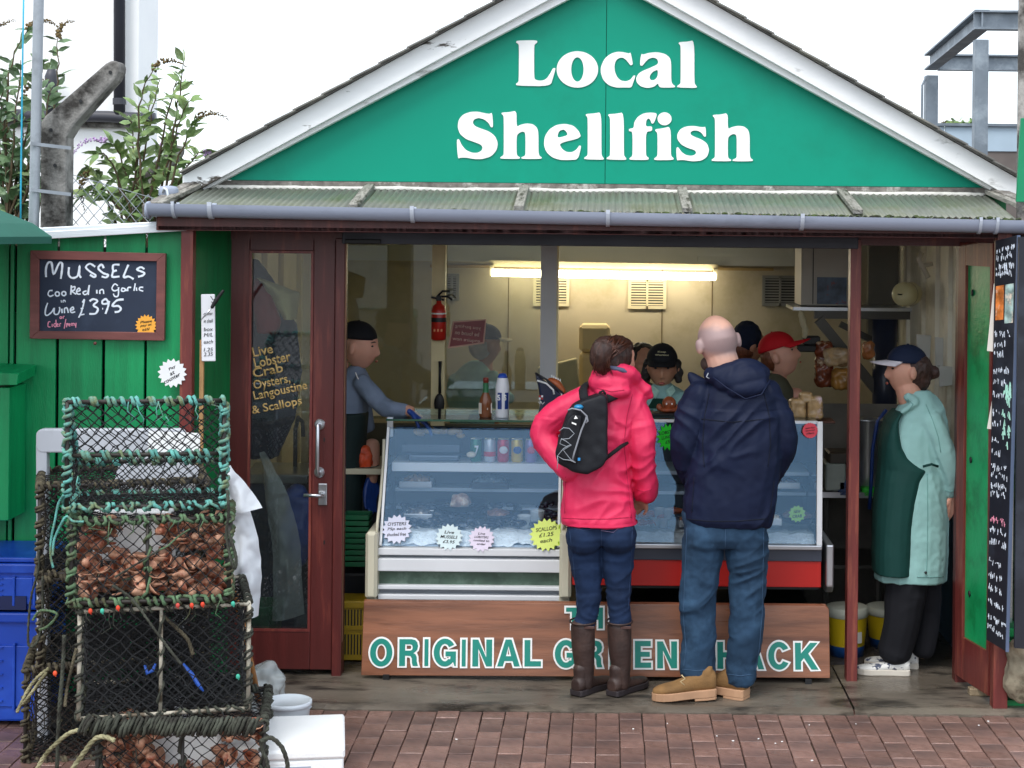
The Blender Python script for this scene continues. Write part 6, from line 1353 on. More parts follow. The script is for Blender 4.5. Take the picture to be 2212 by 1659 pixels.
def head(mb, c, h=.235, yaw=0, pitch=0, tilt=0, ears=True, wd=1.0):
    k = h/.235; Mx = Matrix.Translation(c) @ Matrix.Rotation(yaw,4,'Z') @ Matrix.Rotation(tilt,4,'Y') @ Matrix.Rotation(pitch,4,'X')
    rings = []; ex = math.exp
    for i in range(29):
        a = -PI/2+PI*min(max(i/28,.01),.99); ring = []
        for j in range(36):
            t = 2*PI*j/36; dx, dy, dz = math.cos(a)*math.sin(t), -math.cos(a)*math.cos(t), math.sin(a)
            x, y, z = .076*dx*wd, .097*dy, .1175*dz; q = max(0,-z/.1175)
            x *= 1-.26*q**1.6; y *= (1-.38*q) if dy > 0 else (1-.05*q)
            if dy > 0 and z > 0: y *= 1.05
            if dy < -.1:
                y -= .027*ex(-(x/.013)**2)*max(0,min(1,(.022-z)/.05))*(1 if z > -.036 else ex(-((z+.036)/.008)**2))
                y += .010*ex(-(((abs(x)-.031)/.017)**2+((z-.012)/.012)**2)); y -= .005*ex(-((z-.032)/.010)**2-(x/.05)**2)
                y -= .006*ex(-(x/.022)**2)*(ex(-((z+.061)/.006)**2)+ex(-((z+.075)/.006)**2)); y -= .010*ex(-(x/.022)**2-((z+.100)/.016)**2)
                y -= .004*ex(-(((abs(x)-.045)/.02)**2+((z+.03)/.025)**2))
            ring.append(Mx @ (Vector((x,y,z))*k))
        rings.append(ring)
    mb.loft(rings)
    if ears:
        for s in (-1,1): mb.ell(Mx @ (Vector((s*.083*wd,.014,-.008))*k),(.013*k,.022*k,.035*k),(Matrix.Rotation(yaw,3,'Z')@Matrix.Rotation(tilt,3,'Y')@Matrix.Rotation(pitch,3,'X')@Matrix.Rotation(s*.35,3,'Z')),10,8)
    return Mx @ Matrix.Scale(k,4)
def face_bits(t, Mx, brow=True, brm=None):
    Rm = Mx.to_3x3().normalized()
    for s in (-1,1):
        obj('eye', MB().ell(Mx @ Vector((s*.031,-.079,.011)),(.011,.007,.0055),Rm,10,6), M_eye, t, True)
        if brow: obj('eyebrow', MB().tube([Mx @ Vector((s*.015,-.090,.030)),Mx @ Vector((s*.032,-.088,.034)),Mx @ Vector((s*.048,-.076,.029))],[.003,.0036,.002],6), brm or M_hairb, t, True)
    obj('lips', MB().ell(Mx @ Vector((0,-.0985,-.068)),(.020,.005,.007),Rm,10,6), M_lip, t, True)
def hand(mb, wr, dr, nm, s=1.0, curl=.5, side=1):
    wr = Vector(wr); dr = Vector(dr).normalized(); nm = Vector(nm); nm = (nm-dr*nm.dot(dr)).normalized(); sd = dr.cross(nm)
    for k in range(4):
        o = sd*((k-1.5)*.0185*s); mb.limb([(wr+o*.6,.014*s),(wr+dr*.045*s+o,.0135*s),(wr+dr*.085*s+o,.0115*s)],8)
        L = (.068,.078,.074,.058)[k]*s; p = wr+dr*.085*s+o; d = dr.copy(); pts = [(p,.0095*s)]
        for q in range(3): d = (d+nm*curl*.55).normalized(); p = p+d*L*(.42,.33,.25)[q]; pts.append((p,(.0088,.008,.0068)[q]*s))
        mb.limb(pts,8)
    b = wr+dr*.02*s+sd*side*-.028*s; mb.limb([(b,.013*s),(b+dr*.03*s+sd*side*-.022*s+nm*.01*s,.0105*s),(b+dr*.06*s+sd*side*-.026*s+nm*.03*s,.008*s)],8)
def core(mb, x, d, ztop, zfl=.02, w=.8, legs=True):
    """the body under the clothes: neck, trunk, legs"""
    H = ztop-zfl; z = lambda f: zfl+H*f
    mb.limb([(Vector((x,d,z(.87))),.052*w),(Vector((x,d,z(.80))),.06*w)]); mb.limb([(Vector((x,d,z(.78))),.095*w),(Vector((x,d,z(.65))),.11*w),(Vector((x,d,z(.52))),.11*w)])
    mb.limb([(Vector((x-.13*w,d,z(.785))),.05),(Vector((x+.13*w,d,z(.785))),.05)])
    if legs:
        for s in (-1,1): mb.limb([(Vector((x+s*.075,d,z(.50))),.075*w),(Vector((x+s*.08,d,z(.28))),.05),(Vector((x+s*.08,d+.01,z(.06))),.036)]); mb.limb([(Vector((x+s*.08,d+.02,zfl+.04)),.035),(Vector((x+s*.09,d-.12,zfl+.03)),.03)])
def shoe(t, hx, hd, ang, L, w, h, z0, um, sm, lift=0.0, pattern=None, sole_h=.022, neck=.09, tread=False):
    """shoe with separate sole; hx, hd = heel position, ang = heading from +X, counter-clockwise"""
    dr = Vector((math.cos(ang),math.sin(ang),0)); sd = Vector((-dr.y,dr.x,0)); rings = []
    P = lambda f, zz: Vector((hx,hd,z0+zz+lift*(1-f)))+dr*L*f
    prof = [(0.0,.30,h*.80),(.05,.40,h*.92),(.18,.43,h),(.34,.42,h*.95),(.50,.44,h*.66),(.66,.49,h*.52),(.80,.47,h*.46),(.92,.36,h*.40),(1.0,.16,h*.28)]
    for f,ww,hh in prof:
        ring = []
        for k in range(16):
            a = 2*PI*k/16; c_, s_ = math.cos(a), math.sin(a); ring.append(P(f,sole_h*.6+hh*.5+hh*.5*math.copysign(abs(s_)**.8,s_))+sd*(w*ww*math.copysign(abs(c_)**.8,c_)*(1 if s_<.3 else 1-.35*(s_-.3))))
        rings.append(ring)
    up = MB().loft(rings); up.limb([(P(.16,h*.8),w*.40),(P(.15,h+neck*.5),w*.40),(P(.14,h+neck),w*.40)])
    obj('shoe_upper', blob(up,.006,4), um, t, True)
    out = [(0,.34),(.03,.42),(.15,.46),(.35,.42),(.55,.46),(.72,.53),(.86,.48),(.96,.30),(1.01,.10)]
    poly = [P(f,0)+sd*w*q for f,q in out]+[P(f,0)-sd*w*q for f,q in reversed(out)]
    so = obj('sole', MB().prism(poly,(0,0,sole_h)), sm, t, bevel=.003)
    if tread: obj('heel_block', MB().prism([P(f,-.012)+sd*w*q*.98 for f,q in out[:4]]+[P(f,-.012)-sd*w*q*.98 for f,q in reversed(out[:4])],(0,0,.0115)), sm, t, bevel=.002)
def shell(mb, rows, zmf, d, b, e=2.2, dz=None):
    """garment volume from rows of (y, x1, x2[, b[, d]]) in an enlarged view"""
    rings = []
    for r_ in rows:
        y, x1, x2 = r_[:3]; bb = r_[3] if len(r_) > 3 else b; dd = r_[4] if len(r_) > 4 else d
        A = zmf(x1,y); B = zmf(x2,y); rings.append(hring(A[0],B[0],(A[1]+B[1])/2,dd,bb,e))
    return mb.loft(rings)
def zlimb(mb, pts, zmf, k):
    """limb through points (x, y, d, r) of an enlarged view; k = photo pixels per view pixel"""
    out = []
    for x,y,d,r in pts: X,Y = zmf(x,y); out.append((D(X,Y,d),pm(r*k,d)))
    return mb.limb(out)
ID = lambda x,y: (x,y)
from mathutils.bvhtree import BVHTree
def seam(t, o, paths, r, mt, zf=None, name='seam'):
    """sewn seams laid on the surface of garment o along paths given in photo pixels"""
    b = base_of(t); me = o.data; tree = BVHTree.FromPolygons([v.co+b for v in me.vertices], [p.vertices[:] for p in me.polygons]); eye = Vector((0,0,HC))
    for path in paths:
        pts = []
        for (x0,y0),(x1,y1) in zip(path[:-1],path[1:]):
            for k in range(8):
                u = k/8; x, y = x0+(x1-x0)*u, y0+(y1-y0)*u
                if zf: x, y = zf(x,y)
                dr = (D(x,y,8)-eye).normalized(); hit = tree.ray_cast(eye, dr)
                if hit[0] is not None: pts.append(hit[0]+hit[1]*r*.2)
        if len(pts) > 3: obj(name, MB().tube(pts, r, 5), mt, t, True)
zk = Zm(1300,760,800,2212); KK = 800/2212*2212/2560
za = Zm(840,560,660,2028); KA = 660/2028*2212/2560
zw = Zm(1960,1040,600,1244); KW = 600/1244*2212/2560
zh = Zm(1900,560,660,1955); KH = 660/1955*2212/2560
# ------------------------------------------------------------------ 1: woman in the pink jacket
d0 = 8.05
t = thing('person','woman in a pink jacket, jeans and brown boots seen from behind, hand on hip','person',(wx(1300,d0),d0,.022))
b = MB(); hc = D(1333,777,d0); Mh = head(b,hc,.218,PI-.95,.06,0)
b.limb([(D(1333,800,d0),.05),(D(1330,850,d0),.058)]); b.limb([(D(1325,880,d0),.10),(D(1295,1000,d0),.09),(D(1297,1120,d0),.085)])
for L_ in ([(1262,1190,d0,30),(1268,1240,d0,25),(1271,1290,d0,21),(1263,1400,d0,17),(1263,1475,d0,14)],[(1335,1190,d0,30),(1337,1240,d0,25),(1337,1290,d0,20),(1340,1400,d0,17),(1340,1475,d0,14)],[(1270,860,8.05,24),(1205,890,8.07,22),(1176,935,8.08,20),(1200,985,8.02,16),(1228,1015,7.99,12)],[(1370,870,8.05,22),(1386,930,8.04,20),(1388,990,8.03,17),(1393,1050,8.10,14),(1392,1078,8.12,12)]): plimb(b,L_)
hand(b, D(1390,1080,8.12),(-.25,.85,-.45),(-.6,.1,-.7),.85,.5,1); hand(b, D(1228,1015,7.99),(.6,.5,-.5),(.3,.9,.2),.9,.4,1)
obj('body', blob(b,.006,3), M_skin, t, True)
# hair swept back into a loose bun
b = MB(); b.ell(D(1328,766,8.025),(.085,.09,.090),Matrix.Rotation(.2,3,'Z')).ell(D(1318,782,7.985),(.066,.065,.082)).ell(D(1331,750,8.06),(.084,.095,.056)).limb([(D(1314,748,7.97),.052),(D(1302,756,7.93),.056),(D(1297,778,7.93),.050),(D(1303,800,7.945),.028)])
for k in range(14): a=R.uniform(0,6.3); b.limb([(D(1306+R.uniform(-14,16),752+R.uniform(-10,30),7.93),.010),(D(1298+R.uniform(-14,14),775+R.uniform(-10,25),7.92),.008)],6)
obj('hair', blob(b,.006,3,lambda p:.006*noise.noise(Vector((p.x*60,p.y*60,p.z*14)))), M_hair, t, True)
hs_ = MB(); rs = random.Random(31)
for k in range(90):
    a = rs.uniform(-1.2,1.1); p0 = D(1328+42*math.sin(a),757-34*math.cos(a)*rs.uniform(.6,1.05),7.985-.03*math.cos(a)); p3 = D(1304+rs.uniform(-12,14),762+rs.uniform(-8,20),7.905+rs.uniform(0,.02)); mid_ = p0.lerp(p3,.5)+Vector((0,-.035,.012*rs.uniform(-1,1)))
    hs_.tube([p0,p0.lerp(mid_,.55)+Vector((0,-.01,0)),mid_,mid_.lerp(p3,.6)+Vector((0,-.006,0)),p3],[.0012,.0022,.0024,.002,.001],4)
for k in range(40):
    p0 = D(1304+rs.uniform(-14,14),752+rs.uniform(-6,10),7.90); hs_.tube([p0,p0+Vector((rs.uniform(-.02,.01),-.012,-.03)),p0+Vector((rs.uniform(-.03,.01),.0,-.075)),p0+Vector((rs.uniform(-.025,.02),.02,-.11))],[.001,.0026,.0022,.0008],4)
obj('hair_strands', hs_, mat('brown_strands','#4a2a1e',.35,.5,30), t, True, kind='stuff')
obj('earring', MB().ell(D(1379,795,7.985)+Vector((-.055,-.01,-.012)),(.0045,.0045,.0045)), mat('pearl','#f2ead8',.2), t, True)
M_pink = fabric('pink_shell_fabric','#e0305c',.5,.08,.1,200,spec=.4,folds=.75,fscale=6.5,fst=(1,1,.7))
b = MB(); shell(b,[(1131,1213,1376,.13),(1122,1212,1376,.135),(1085,1214,1369,.13),(1050,1217,1364,.125),(1015,1220,1362,.12),(960,1226,1364,.12),(910,1238,1374,.12),(868,1252,1384,.115),(842,1266,1380,.10),(820,1288,1368,.075),(806,1298,1362,.065)],ID,d0,.12)
plimb(b,[(1276,856,8.05,30),(1225,884,8.065,33),(1190,912,8.08,32),(1176,940,8.08,31),(1190,972,8.05,29),(1222,1006,8.0,27),(1240,1018,7.99,24)])
plimb(b,[(1366,866,8.05,30),(1382,915,8.04,31),(1387,965,8.03,29),(1391,1010,8.05,27),(1393,1066,8.11,25)])
b.ell(D(1318,828,7.985),(.105,.075,.062),Matrix.Rotation(.12,3,'Y')).ell(D(1326,846,7.95),(.09,.045,.04)); plimb(b,[(1290,812,8.0,16),(1312,800,7.97,20),(1345,802,7.97,20),(1372,816,8.02,18)])
plimb(b,[(1372,822,8.03,15),(1394,842,8.05,14),(1406,856,8.06,11)])
wr1 = wrinkle(.020,8,8,10,1.3,.002,30)
jk = obj('jacket', blob(b,.0065,5,lambda p: wr1(p)*(1.0 if p.z < 1.32 else .5)), M_pink, t, True)
M_pseam = fabric('pink_seam','#b8204a',.7)
seam(t,jk,[[(1366,852),(1354,900),(1348,960),(1354,1020)],[(1352,1010),(1358,1060),(1364,1122)],[(1216,1119),(1260,1121),(1310,1121),(1372,1117)],[(1376,1058),(1392,1062),(1410,1056)],[(1268,850),(1258,890),(1252,940)],[(1290,838),(1320,846),(1352,842)],[(1222,1030),(1220,1120)]],.0022,M_pseam)
obj('collar_lining', MB().tube([D(1300,795,7.95),D(1318,793,7.93),D(1345,800,7.935),D(1370,812,7.97)],[.006,.011,.011,.005],8), fabric('slate_lining','#5a5f78'), t, True)
m = MB(); m.loft([[p+Vector((0,0,.0)) for p in hring(1212,1377,1129,d0,.139)],[p for p in hring(1211.5,1377,1123,d0,.1395)]],False); obj('hem_band', m, M_pink, t, True)
M_jn = fabric('dark_denim','#152846',.85,.25,.25,420,vs=9,folds=.55,fscale=6,fst=(.7,.7,2))
b = MB(); shell(b,[(1108,1228,1368,.11),(1130,1225,1371,.115),(1155,1226,1370,.11),(1172,1240,1356,.08)],ID,d0,.12)
for gx_ in (1262,1336): b.ell(D(gx_,1158,d0-.045),(.088,.085,.095))
plimb(b,[(1264,1165,d0,39),(1264,1195,d0,38),(1267,1228,d0,34),(1271,1265,d0,28),(1271,1300,d0,26),(1264,1350,d0,24)]); plimb(b,[(1334,1165,d0,39),(1334,1195,d0,38),(1335,1228,d0,34),(1336,1265,d0,27),(1337,1300,d0,25),(1340,1350,d0,24)])
w2 = wrinkle(.008,8,8,20,4.1,.001,40,.3); jk = obj('jeans', blob(b,.006,8,w2), M_jn, t, True); seam(t,jk,[[(1298,1134),(1299,1160),(1299,1185)],[(1240,1142),(1262,1146),(1284,1142)],[(1230,1140),(1240,1230),(1250,1330)],[(1366,1140),(1362,1230),(1356,1330)]],.0018,fabric('dark_denim_seam','#2c3f5e',.8))
obj('pocket_seam', MB().tube([D(1298,1146,d0-.118),D(1325,1150,d0-.117),D(1340,1138,d0-.113)],.0016,5), mat('seam_thread','#7a6a8a',.8), t)
M_boot = mat('brown_boot','#33231f',.55,.25,12,.2,80,dirt='#4a352d',dlo=.5,dhi=.75,ds=8)
for lx,hp in ((1259,1258),(1338,1336)):
    b = MB(); plimb(b,[(lx,1352,d0,26.5),(lx+1,1400,d0,25.5),(lx+3,1440,d0,21.5),(lx+2,1480,d0,20)],20)
    top = D(lx,1340,d0); o = obj('boot_shaft', blob(b,.006,3,wrinkle(.002,8,8,22,2)), M_boot, t, True)
    obj('boot_cuff', MB().tube([top+Vector((.061*math.cos(a),.061*math.sin(a),.004*math.sin(a)-.004)) for a in [2*PI*k/18 for k in range(19)]],.005,6), M_boot, t, True)
    obj('buckle', MB().box(D(lx+14,1356,d0-.055),(.05,.006,.014),None,.002), mat('boot_leather','#4a312c',.5), t)
    shoe(t, wx(hp,8.0)-.012, 8.0, math.radians(52), .27, .088, .075, .026, M_boot, mat('boot_sole','#2a2326',.6), sole_h=.026, neck=.05)
# backpack
zb_ = zk
M_bag = fabric('black_nylon','#17191f',.6,.15,.15,260); M_cordg = mat('grey_bungee','#9aa0a8',.6); M_strap = fabric('black_webbing','#1a1b20',.8,.1,.3,300)
BP = thing('backpack','small black backpack with grey bungee cord worn by the woman in pink','backpack',D(*zb_(440,1180),7.86))
out = [(372,700),(430,672),(500,648),(560,622),(604,640),(606,800),(604,1000),(612,1060),(575,1125),(470,1185),(360,1165),(262,1105),(243,1050),(262,940),(292,850),(330,750)]
b = MB().prism([D(*zb_(x,y),7.815) for x,y in out],(0,.15,0)); obj('bag', blob(b,.007,26,lambda p:.004*noise.noise(p*22),.5), M_bag, BP, True)
b = MB().prism([D(*zb_(x,y),7.795) for x,y in [(365,760),(430,770),(420,900),(395,1060),(385,1110),(290,1080),(262,1040),(285,920),(325,800)]],(0,.05,0)); obj('front_pocket', blob(b,.006,8), M_bag, BP, True)
obj('reflective_strip', MB().tube([D(*zb_(x,y),7.79) for x,y in [(462,770),(455,800),(425,870),(400,950),(375,1030),(362,1085)]],.0045,6,True,.4), mat('grey_piping','#8d9098',.5), BP, True)
obj('bungee', MB().tube([D(*zb_(x,y),7.783) for x,y in [(270,880),(300,855),(340,860),(375,895),(340,930),(285,935),(275,965),(320,985),(352,970),(300,1000),(258,1050),(300,1075),(345,1080),(385,1098)]],.0019,6), M_cordg, BP, True)
obj('bungee', MB().tube([D(*zb_(x,y),7.783) for x,y in [(258,1050),(262,1085),(256,1140)]],.0019,6), M_cordg, BP, True)
obj('bungee', MB().tube([D(*zb_(x,y),7.783) for x,y in [(285,930),(320,950),(355,975),(300,1010),(350,1075),(385,1095)]],.0018,6), M_cordg, BP, True)
obj('top_piping', MB().tube([D(*zb_(x,y),7.79) for x,y in [(330,735),(360,722),(420,735),(462,775),(470,810),(455,822)]],.004,6), mat('grey_piping','#8d9098',.5), BP, True)
obj('bottle_cap', MB().ell(D(*zb_(405,712),7.81),(.022,.02,.012)), mat('aqua_cap','#2a86b8',.3), BP, True)
obj('logo_patch', MB().prism([D(*zb_(x,y),7.784) for x,y in ((372,795),(385,770),(400,792))],(0,.002,0)), M_letter, BP); obj('logo_patch', MB().prism([D(*zb_(x,y),7.784) for x,y in ((358,815),(390,828),(388,838),(358,826))],(0,.002,0)), M_letter, BP)
obj('blue_tab', MB().box(D(*zb_(408,1073),7.80),(.011,.003,.013)), mat('tab_blue','#2f8fd0',.5), BP)
obj('shoulder_strap', MB().tube([D(*zb_(x,y),d) for x,y,d in [(470,690,7.90),(440,640,7.90),(435,590,7.95),(450,560,8.03),(470,545,8.12)]],.021,8,True,.35), M_strap, BP, True)
obj('shoulder_strap', MB().tube([D(*zb_(x,y),d) for x,y,d in [(590,660,7.90),(640,640,7.92),(700,615,7.95),(745,610,8.03)]],.020,8,True,.35), M_strap, BP, True)
obj('lower_strap', MB().tube([D(*zb_(x,y),d) for x,y,d in [(590,1070,7.90),(640,1030,7.915),(700,985,7.93),(745,955,7.97)]],.009,8,True,.4), M_strap, BP, True)
obj('handle_loop', MB().tube([D(*zb_(x,y),7.89) for x,y in [(545,640),(552,610),(575,600),(592,622)]],.006,6), M_strap, BP, True)
# ------------------------------------------------------------------ 2: man in the navy jacket
d0 = 8.02
t = thing('person','bald man in a navy hooded jacket, blue jeans and tan boots seen from behind','person',(wx(1565,d0),d0,.022))
b = MB(); head(b,D(1550,738,d0),.248,PI+.30,.10,.16,True,1.14)
plimb(b,[(1556,762,d0-.005,34),(1564,790,d0,35),(1574,820,d0+.02,38),(1582,850,d0+.02,40)]); b.limb([(D(1590,880,d0),.12),(D(1585,1000,d0),.12),(D(1568,1120,d0),.10)])
for L_ in ([(1512,1185,d0,36),(1510,1240,d0,32),(1505,1300,d0,28),(1508,1400,d0,24),(1512,1470,d0,18)],[(1612,1185,d0,36),(1612,1240,d0,32),(1612,1300,d0,28),(1608,1400,d0,24),(1600,1475,d0,18)],[(1515,855,d0,28),(1492,910,d0,26),(1487,975,d0,22),(1510,1040,8.17,17),(1530,1060,8.2,14)],[(1655,855,d0,28),(1675,910,d0,26),(1688,960,d0,22),(1665,1010,8.15,17),(1640,1040,8.2,14)]): plimb(b,L_)
hand(b,D(1530,1060,8.2),(.8,.2,-.5),(.3,.9,0),1,.3,1); hand(b,D(1640,1040,8.2),(-.8,.2,-.4),(-.3,.9,0),1,.3,-1)
M_skinb = mat('shaven_head_skin','#d8a894',.55,.10,7,.05,120)
nd = M_skinb.node_tree.nodes; ln = M_skinb.node_tree.links; pb = nd['Principled BSDF']; src = pb.inputs['Base Color'].links[0].from_socket
tcn = nd.new('ShaderNodeTexCoord'); sx = nd.new('ShaderNodeSeparateXYZ'); nzn = nd.new('ShaderNodeTexNoise'); nzn.inputs['Scale'].default_value = 14; ln.new(tcn.outputs['Object'],sx.inputs[0]); ln.new(tcn.outputs['Object'],nzn.inputs['Vector'])
ma = nd.new('ShaderNodeMath'); ma.operation = 'MULTIPLY_ADD'; ma.inputs[1].default_value = .06; ln.new(nzn.outputs[0],ma.inputs[0]); ln.new(sx.outputs[2],ma.inputs[2])
zc_ = D(1551,737,d0).z-.022+.03
r1 = nd.new('ShaderNodeMapRange'); r1.interpolation_type='SMOOTHSTEP'; r1.inputs[1].default_value = zc_-.085; r1.inputs[2].default_value = zc_-.03; ln.new(ma.outputs[0],r1.inputs[0])
r2 = nd.new('ShaderNodeMapRange'); r2.interpolation_type='SMOOTHSTEP'; r2.inputs[1].default_value = zc_+.095; r2.inputs[2].default_value = zc_+.045; ln.new(ma.outputs[0],r2.inputs[0])
mm = nd.new('ShaderNodeMath'); mm.operation = 'MULTIPLY'; ln.new(r1.outputs[0],mm.inputs[0]); ln.new(r2.outputs[0],mm.inputs[1])
m2_ = nd.new('ShaderNodeMath'); m2_.operation = 'MULTIPLY'; m2_.inputs[1].default_value = .75; ln.new(mm.outputs[0],m2_.inputs[0])
mxn = nd.new('ShaderNodeMix'); mxn.data_type = 'RGBA'; ln.new(m2_.outputs[0],mxn.inputs[0]); ln.new(src,mxn.inputs[6]); mxn.inputs[7].default_value = (*C('#8f8288'),1); ln.new(mxn.outputs[2],pb.inputs['Base Color'])   # cropped grey hair
obj('body', blob(b,.006,3), M_skinb, t, True)
b = MB().ell(D(1528,786,8.07),(.034,.05,.035)); obj('beard', blob(b,.006,2), mat('stubble','#4a3a34',.8,.3,40), t, True)
M_nvy = fabric('navy_shell_fabric','#0d1833',.65,.12,.1,220,spec=.25,folds=.85,fscale=6,fst=(1,1,.8))
b = MB(); shell(b,[(1134,1482,1664,.135),(1120,1474,1668,.15),(1085,1474,1674,.155),(1040,1482,1682,.155),(990,1492,1690,.155),(940,1500,1694,.155),(895,1504,1692,.15),(860,1508,1684,.14),(836,1522,1668,.12),(815,1545,1645,.09)],ID,d0,.15)
plimb(b,[(1520,852,d0,36),(1500,885,d0,38),(1488,930,d0,37),(1485,972,8.04,35),(1495,1015,8.10,32),(1515,1050,8.18,28)])
plimb(b,[(1650,848,d0,38),(1670,890,d0,38),(1684,930,d0,36),(1690,960,8.03,33),(1676,1000,8.10,31),(1655,1030,8.18,28)])
b.ell(D(1602,818,7.945),(.135,.085,.075),Matrix.Rotation(-.16,3,'Y')).ell(D(1615,838,7.90),(.10,.045,.045),Matrix.Rotation(-.2,3,'Y'))
plimb(b,[(1530,806,7.97,13),(1545,812,7.94,16),(1575,800,7.93,18),(1620,790,7.95,18),(1652,806,7.99,16)])
plimb(b,[(1490,808,8.06,6),(1502,822,8.05,14),(1520,836,8.03,18)])
w3 = wrinkle(.023,7,7,9,8.2,.002,28); jk = obj('jacket', blob(b,.0065,5,lambda p: w3(p)*(1.0 if p.z < 1.38 else .5)), M_nvy, t, True)
M_nseam = fabric('navy_seam','#0b1222',.8)
seam(t,jk,[[(1532,850),(1522,900),(1518,960),(1522,1015)],[(1650,850),(1662,900),(1664,960),(1658,1015)],[(1480,1121),(1530,1126),(1590,1126),(1664,1120)],[(1515,905),(1580,912),(1660,905)],[(1500,1030),(1494,1118)],[(1672,1040),(1662,1118)]],.0024,M_nseam)
obj('hood_seam', MB().tube([D(1540,815,7.875),D(1570,838,7.845),D(1610,862,7.84),D(1645,852,7.855),D(1664,820,7.90)],.004,6), M_nvy, t, True)
obj('toggle', MB().tube([D(1530,806,7.90),D(1526,814,7.89),D(1532,818,7.89)],.003,6), M_cordg, t, True)
M_jn2 = fabric('mid_blue_denim','#213a52',.85,.25,.25,420,vs=7,folds=.8,fscale=5,fst=(.8,.8,1.7),dirt='#35536f',dlo=.5,dhi=.75,ds=6)
b = MB(); shell(b,[(1104,1476,1658,.12),(1130,1474,1660,.125),(1158,1476,1657,.12),(1178,1492,1640,.09)],ID,d0,.13)
for gx_ in (1520,1612): b.ell(D(gx_,1158,d0-.03),(.097,.09,.10))
plimb(b,[(1517,1165,d0,47),(1516,1200,d0,46),(1512,1238,d0,42),(1508,1275,d0,40),(1507,1320,d0,38),(1510,1380,d0,37),(1507,1430,d0,39),(1507,1452,d0,40)]); plimb(b,[(1613,1165,d0,47),(1613,1200,d0,47),(1614,1238,d0,41),(1614,1275,d0,40),(1614,1320,d0,38.5),(1610,1380,d0,37),(1602,1430,d0,35),(1600,1462,d0,34)])
w4 = wrinkle(.015,8,8,12,3.7,.002,40,.8); jk = obj('jeans', blob(b,.006,9,w4), M_jn2, t, True); seam(t,jk,[[(1567,1140),(1567,1165),(1566,1195)],[(1484,1140),(1480,1230),(1476,1330),(1482,1400),(1476,1450)],[(1650,1140),(1648,1230),(1646,1330),(1640,1400),(1630,1458)],[(1474,1446),(1505,1449),(1540,1445)],[(1570,1456),(1600,1460),(1628,1456)]],.002,fabric('denim_seam','#38526e',.8))
M_tan = mat('tan_nubuck','#7d5d36',.85,.22,14,.25,160); M_sol = mat('gum_sole','#b0896a',.7,.12,10)
shoe(t, wx(1556,7.96), 7.985, math.radians(187), .295, .108, .108, .024, M_tan, M_sol, lift=.02, sole_h=.036, neck=.0, tread=True)
shoe(t, wx(1622,8.02), 7.99, math.radians(150), .29, .108, .108, .034, M_tan, M_sol, sole_h=.036, neck=.0, tread=True)
obj('lace', MB().tube([D(1472,1458,7.88),D(1480,1466,7.88),D(1470,1472,7.88),D(1478,1480,7.88)],.003,6), mat('lace_cream','#c9b48a',.8), t, True)
# ------------------------------------------------------------------ 3: woman in mint coat and apron in the right doorway
d0 = 8.50
t = thing('person','woman in mint coat, dark green apron and peaked cap standing in the right opening','person',(wx(1925,d0),d0,.022))
b = MB(); c0 = D(*zh(1082,1085),d0); Mh = head(b,c0,.228,-PI/2+.12,-.03,0)
zlimb(b,[(1090,1200,d0,95),(1120,1300,d0,100)],zh,KH); zlimb(b,[(690,60,d0+.02,90),(665,400,d0,110),(650,780,d0,110)],zw,KW)
zlimb(b,[(640,850,8.46,80),(615,1050,8.46,58),(600,1200,8.47,42),(590,1285,8.47,38)],zw,KW); zlimb(b,[(720,850,8.56,70),(735,1050,8.56,50),(720,1230,8.56,40)],zw,KW)
zlimb(b,[(745,50,8.45,30),(805,160,8.43,32),(850,260,8.40,38),(863,350,8.42,30),(868,405,8.44,25)],zw,KW); hand(b,D(*zw(868,408),8.44),(0,.15,-1),(-.8,.6,0),.95,.35,1)
obj('body', blob(b,.006,3), M_skin, t, True); face_bits(t,Mh,True,M_hairr)
b = MB().ell(D(*zh(1120,1060),d0+.004),(.083,.10,.10),None).ell(D(*zh(1180,1130),d0),(.055,.075,.07)).ell(D(*zh(1283,1095),d0),(.032,.034,.034)); Mb_ = b
for i,p in enumerate(b.v):
    pass
hb = MB().ell(D(*zh(1150,1075),d0),(.085,.086,.088)).ell(D(*zh(1190,1150),d0),(.05,.07,.06)).ell(D(*zh(1283,1098),d0),(.033,.034,.034))
obj('hair', blob(hb,.006,2,lambda p:.004*noise.noise(p*60)), M_hair, t, True)
M_capn = fabric('navy_cap','#14203a',.8)
def cap(t, Mx, crown, brim, yaw_off=0.0, side=0, lift=.012, nm='cap'):
    Mc = Mx @ Matrix.Rotation(yaw_off,4,'Z'); rings = []
    for i in range(10):
        a = -.05+(PI/2-.02)*i/9; rings.append([Mc @ Vector((.085*math.cos(a)*math.sin(q), -.105*math.cos(a)*math.cos(q)*1.0+.004, .034+lift+.088*math.sin(a))) for q in [2*PI*k/28 for k in range(28)]])
    o = obj(nm, MB().loft(rings), crown, t, True); vs = []; n = 14
    if brim:
        for layer in (0,.004):
            for i in range(n+1):
                q = -1.15+2.3*i/n
                vs += [Mc @ Vector((.083*math.sin(q),-.100*math.cos(q)+.004,.036+lift+layer)), Mc @ Vector((.088*math.sin(q)*.92,-.105*math.cos(q)-.085*math.cos(q*.95),.026+lift+layer-.008*(1-math.cos(q))-.012*abs(math.sin(q))))]
        m_ = 2*(n+1); fs = [(2*i,2*i+1,2*i+3,2*i+2) for i in range(n)]+[(m_+2*i,m_+2*i+2,m_+2*i+3,m_+2*i+1) for i in range(n)]+[(2*i+1,m_+2*i+1,m_+2*i+3,2*i+3) for i in range(n)]
        obj('cap_brim', MB().add(vs,fs), brim, t, True)
    obj('cap_button', MB().ell(Mc @ Vector((0,.004,.122+lift)),(.006,.006,.004)), crown, t, True)
cap(t, Mh, M_capn, fabric('pale_brim','#cfc9d0',.8))
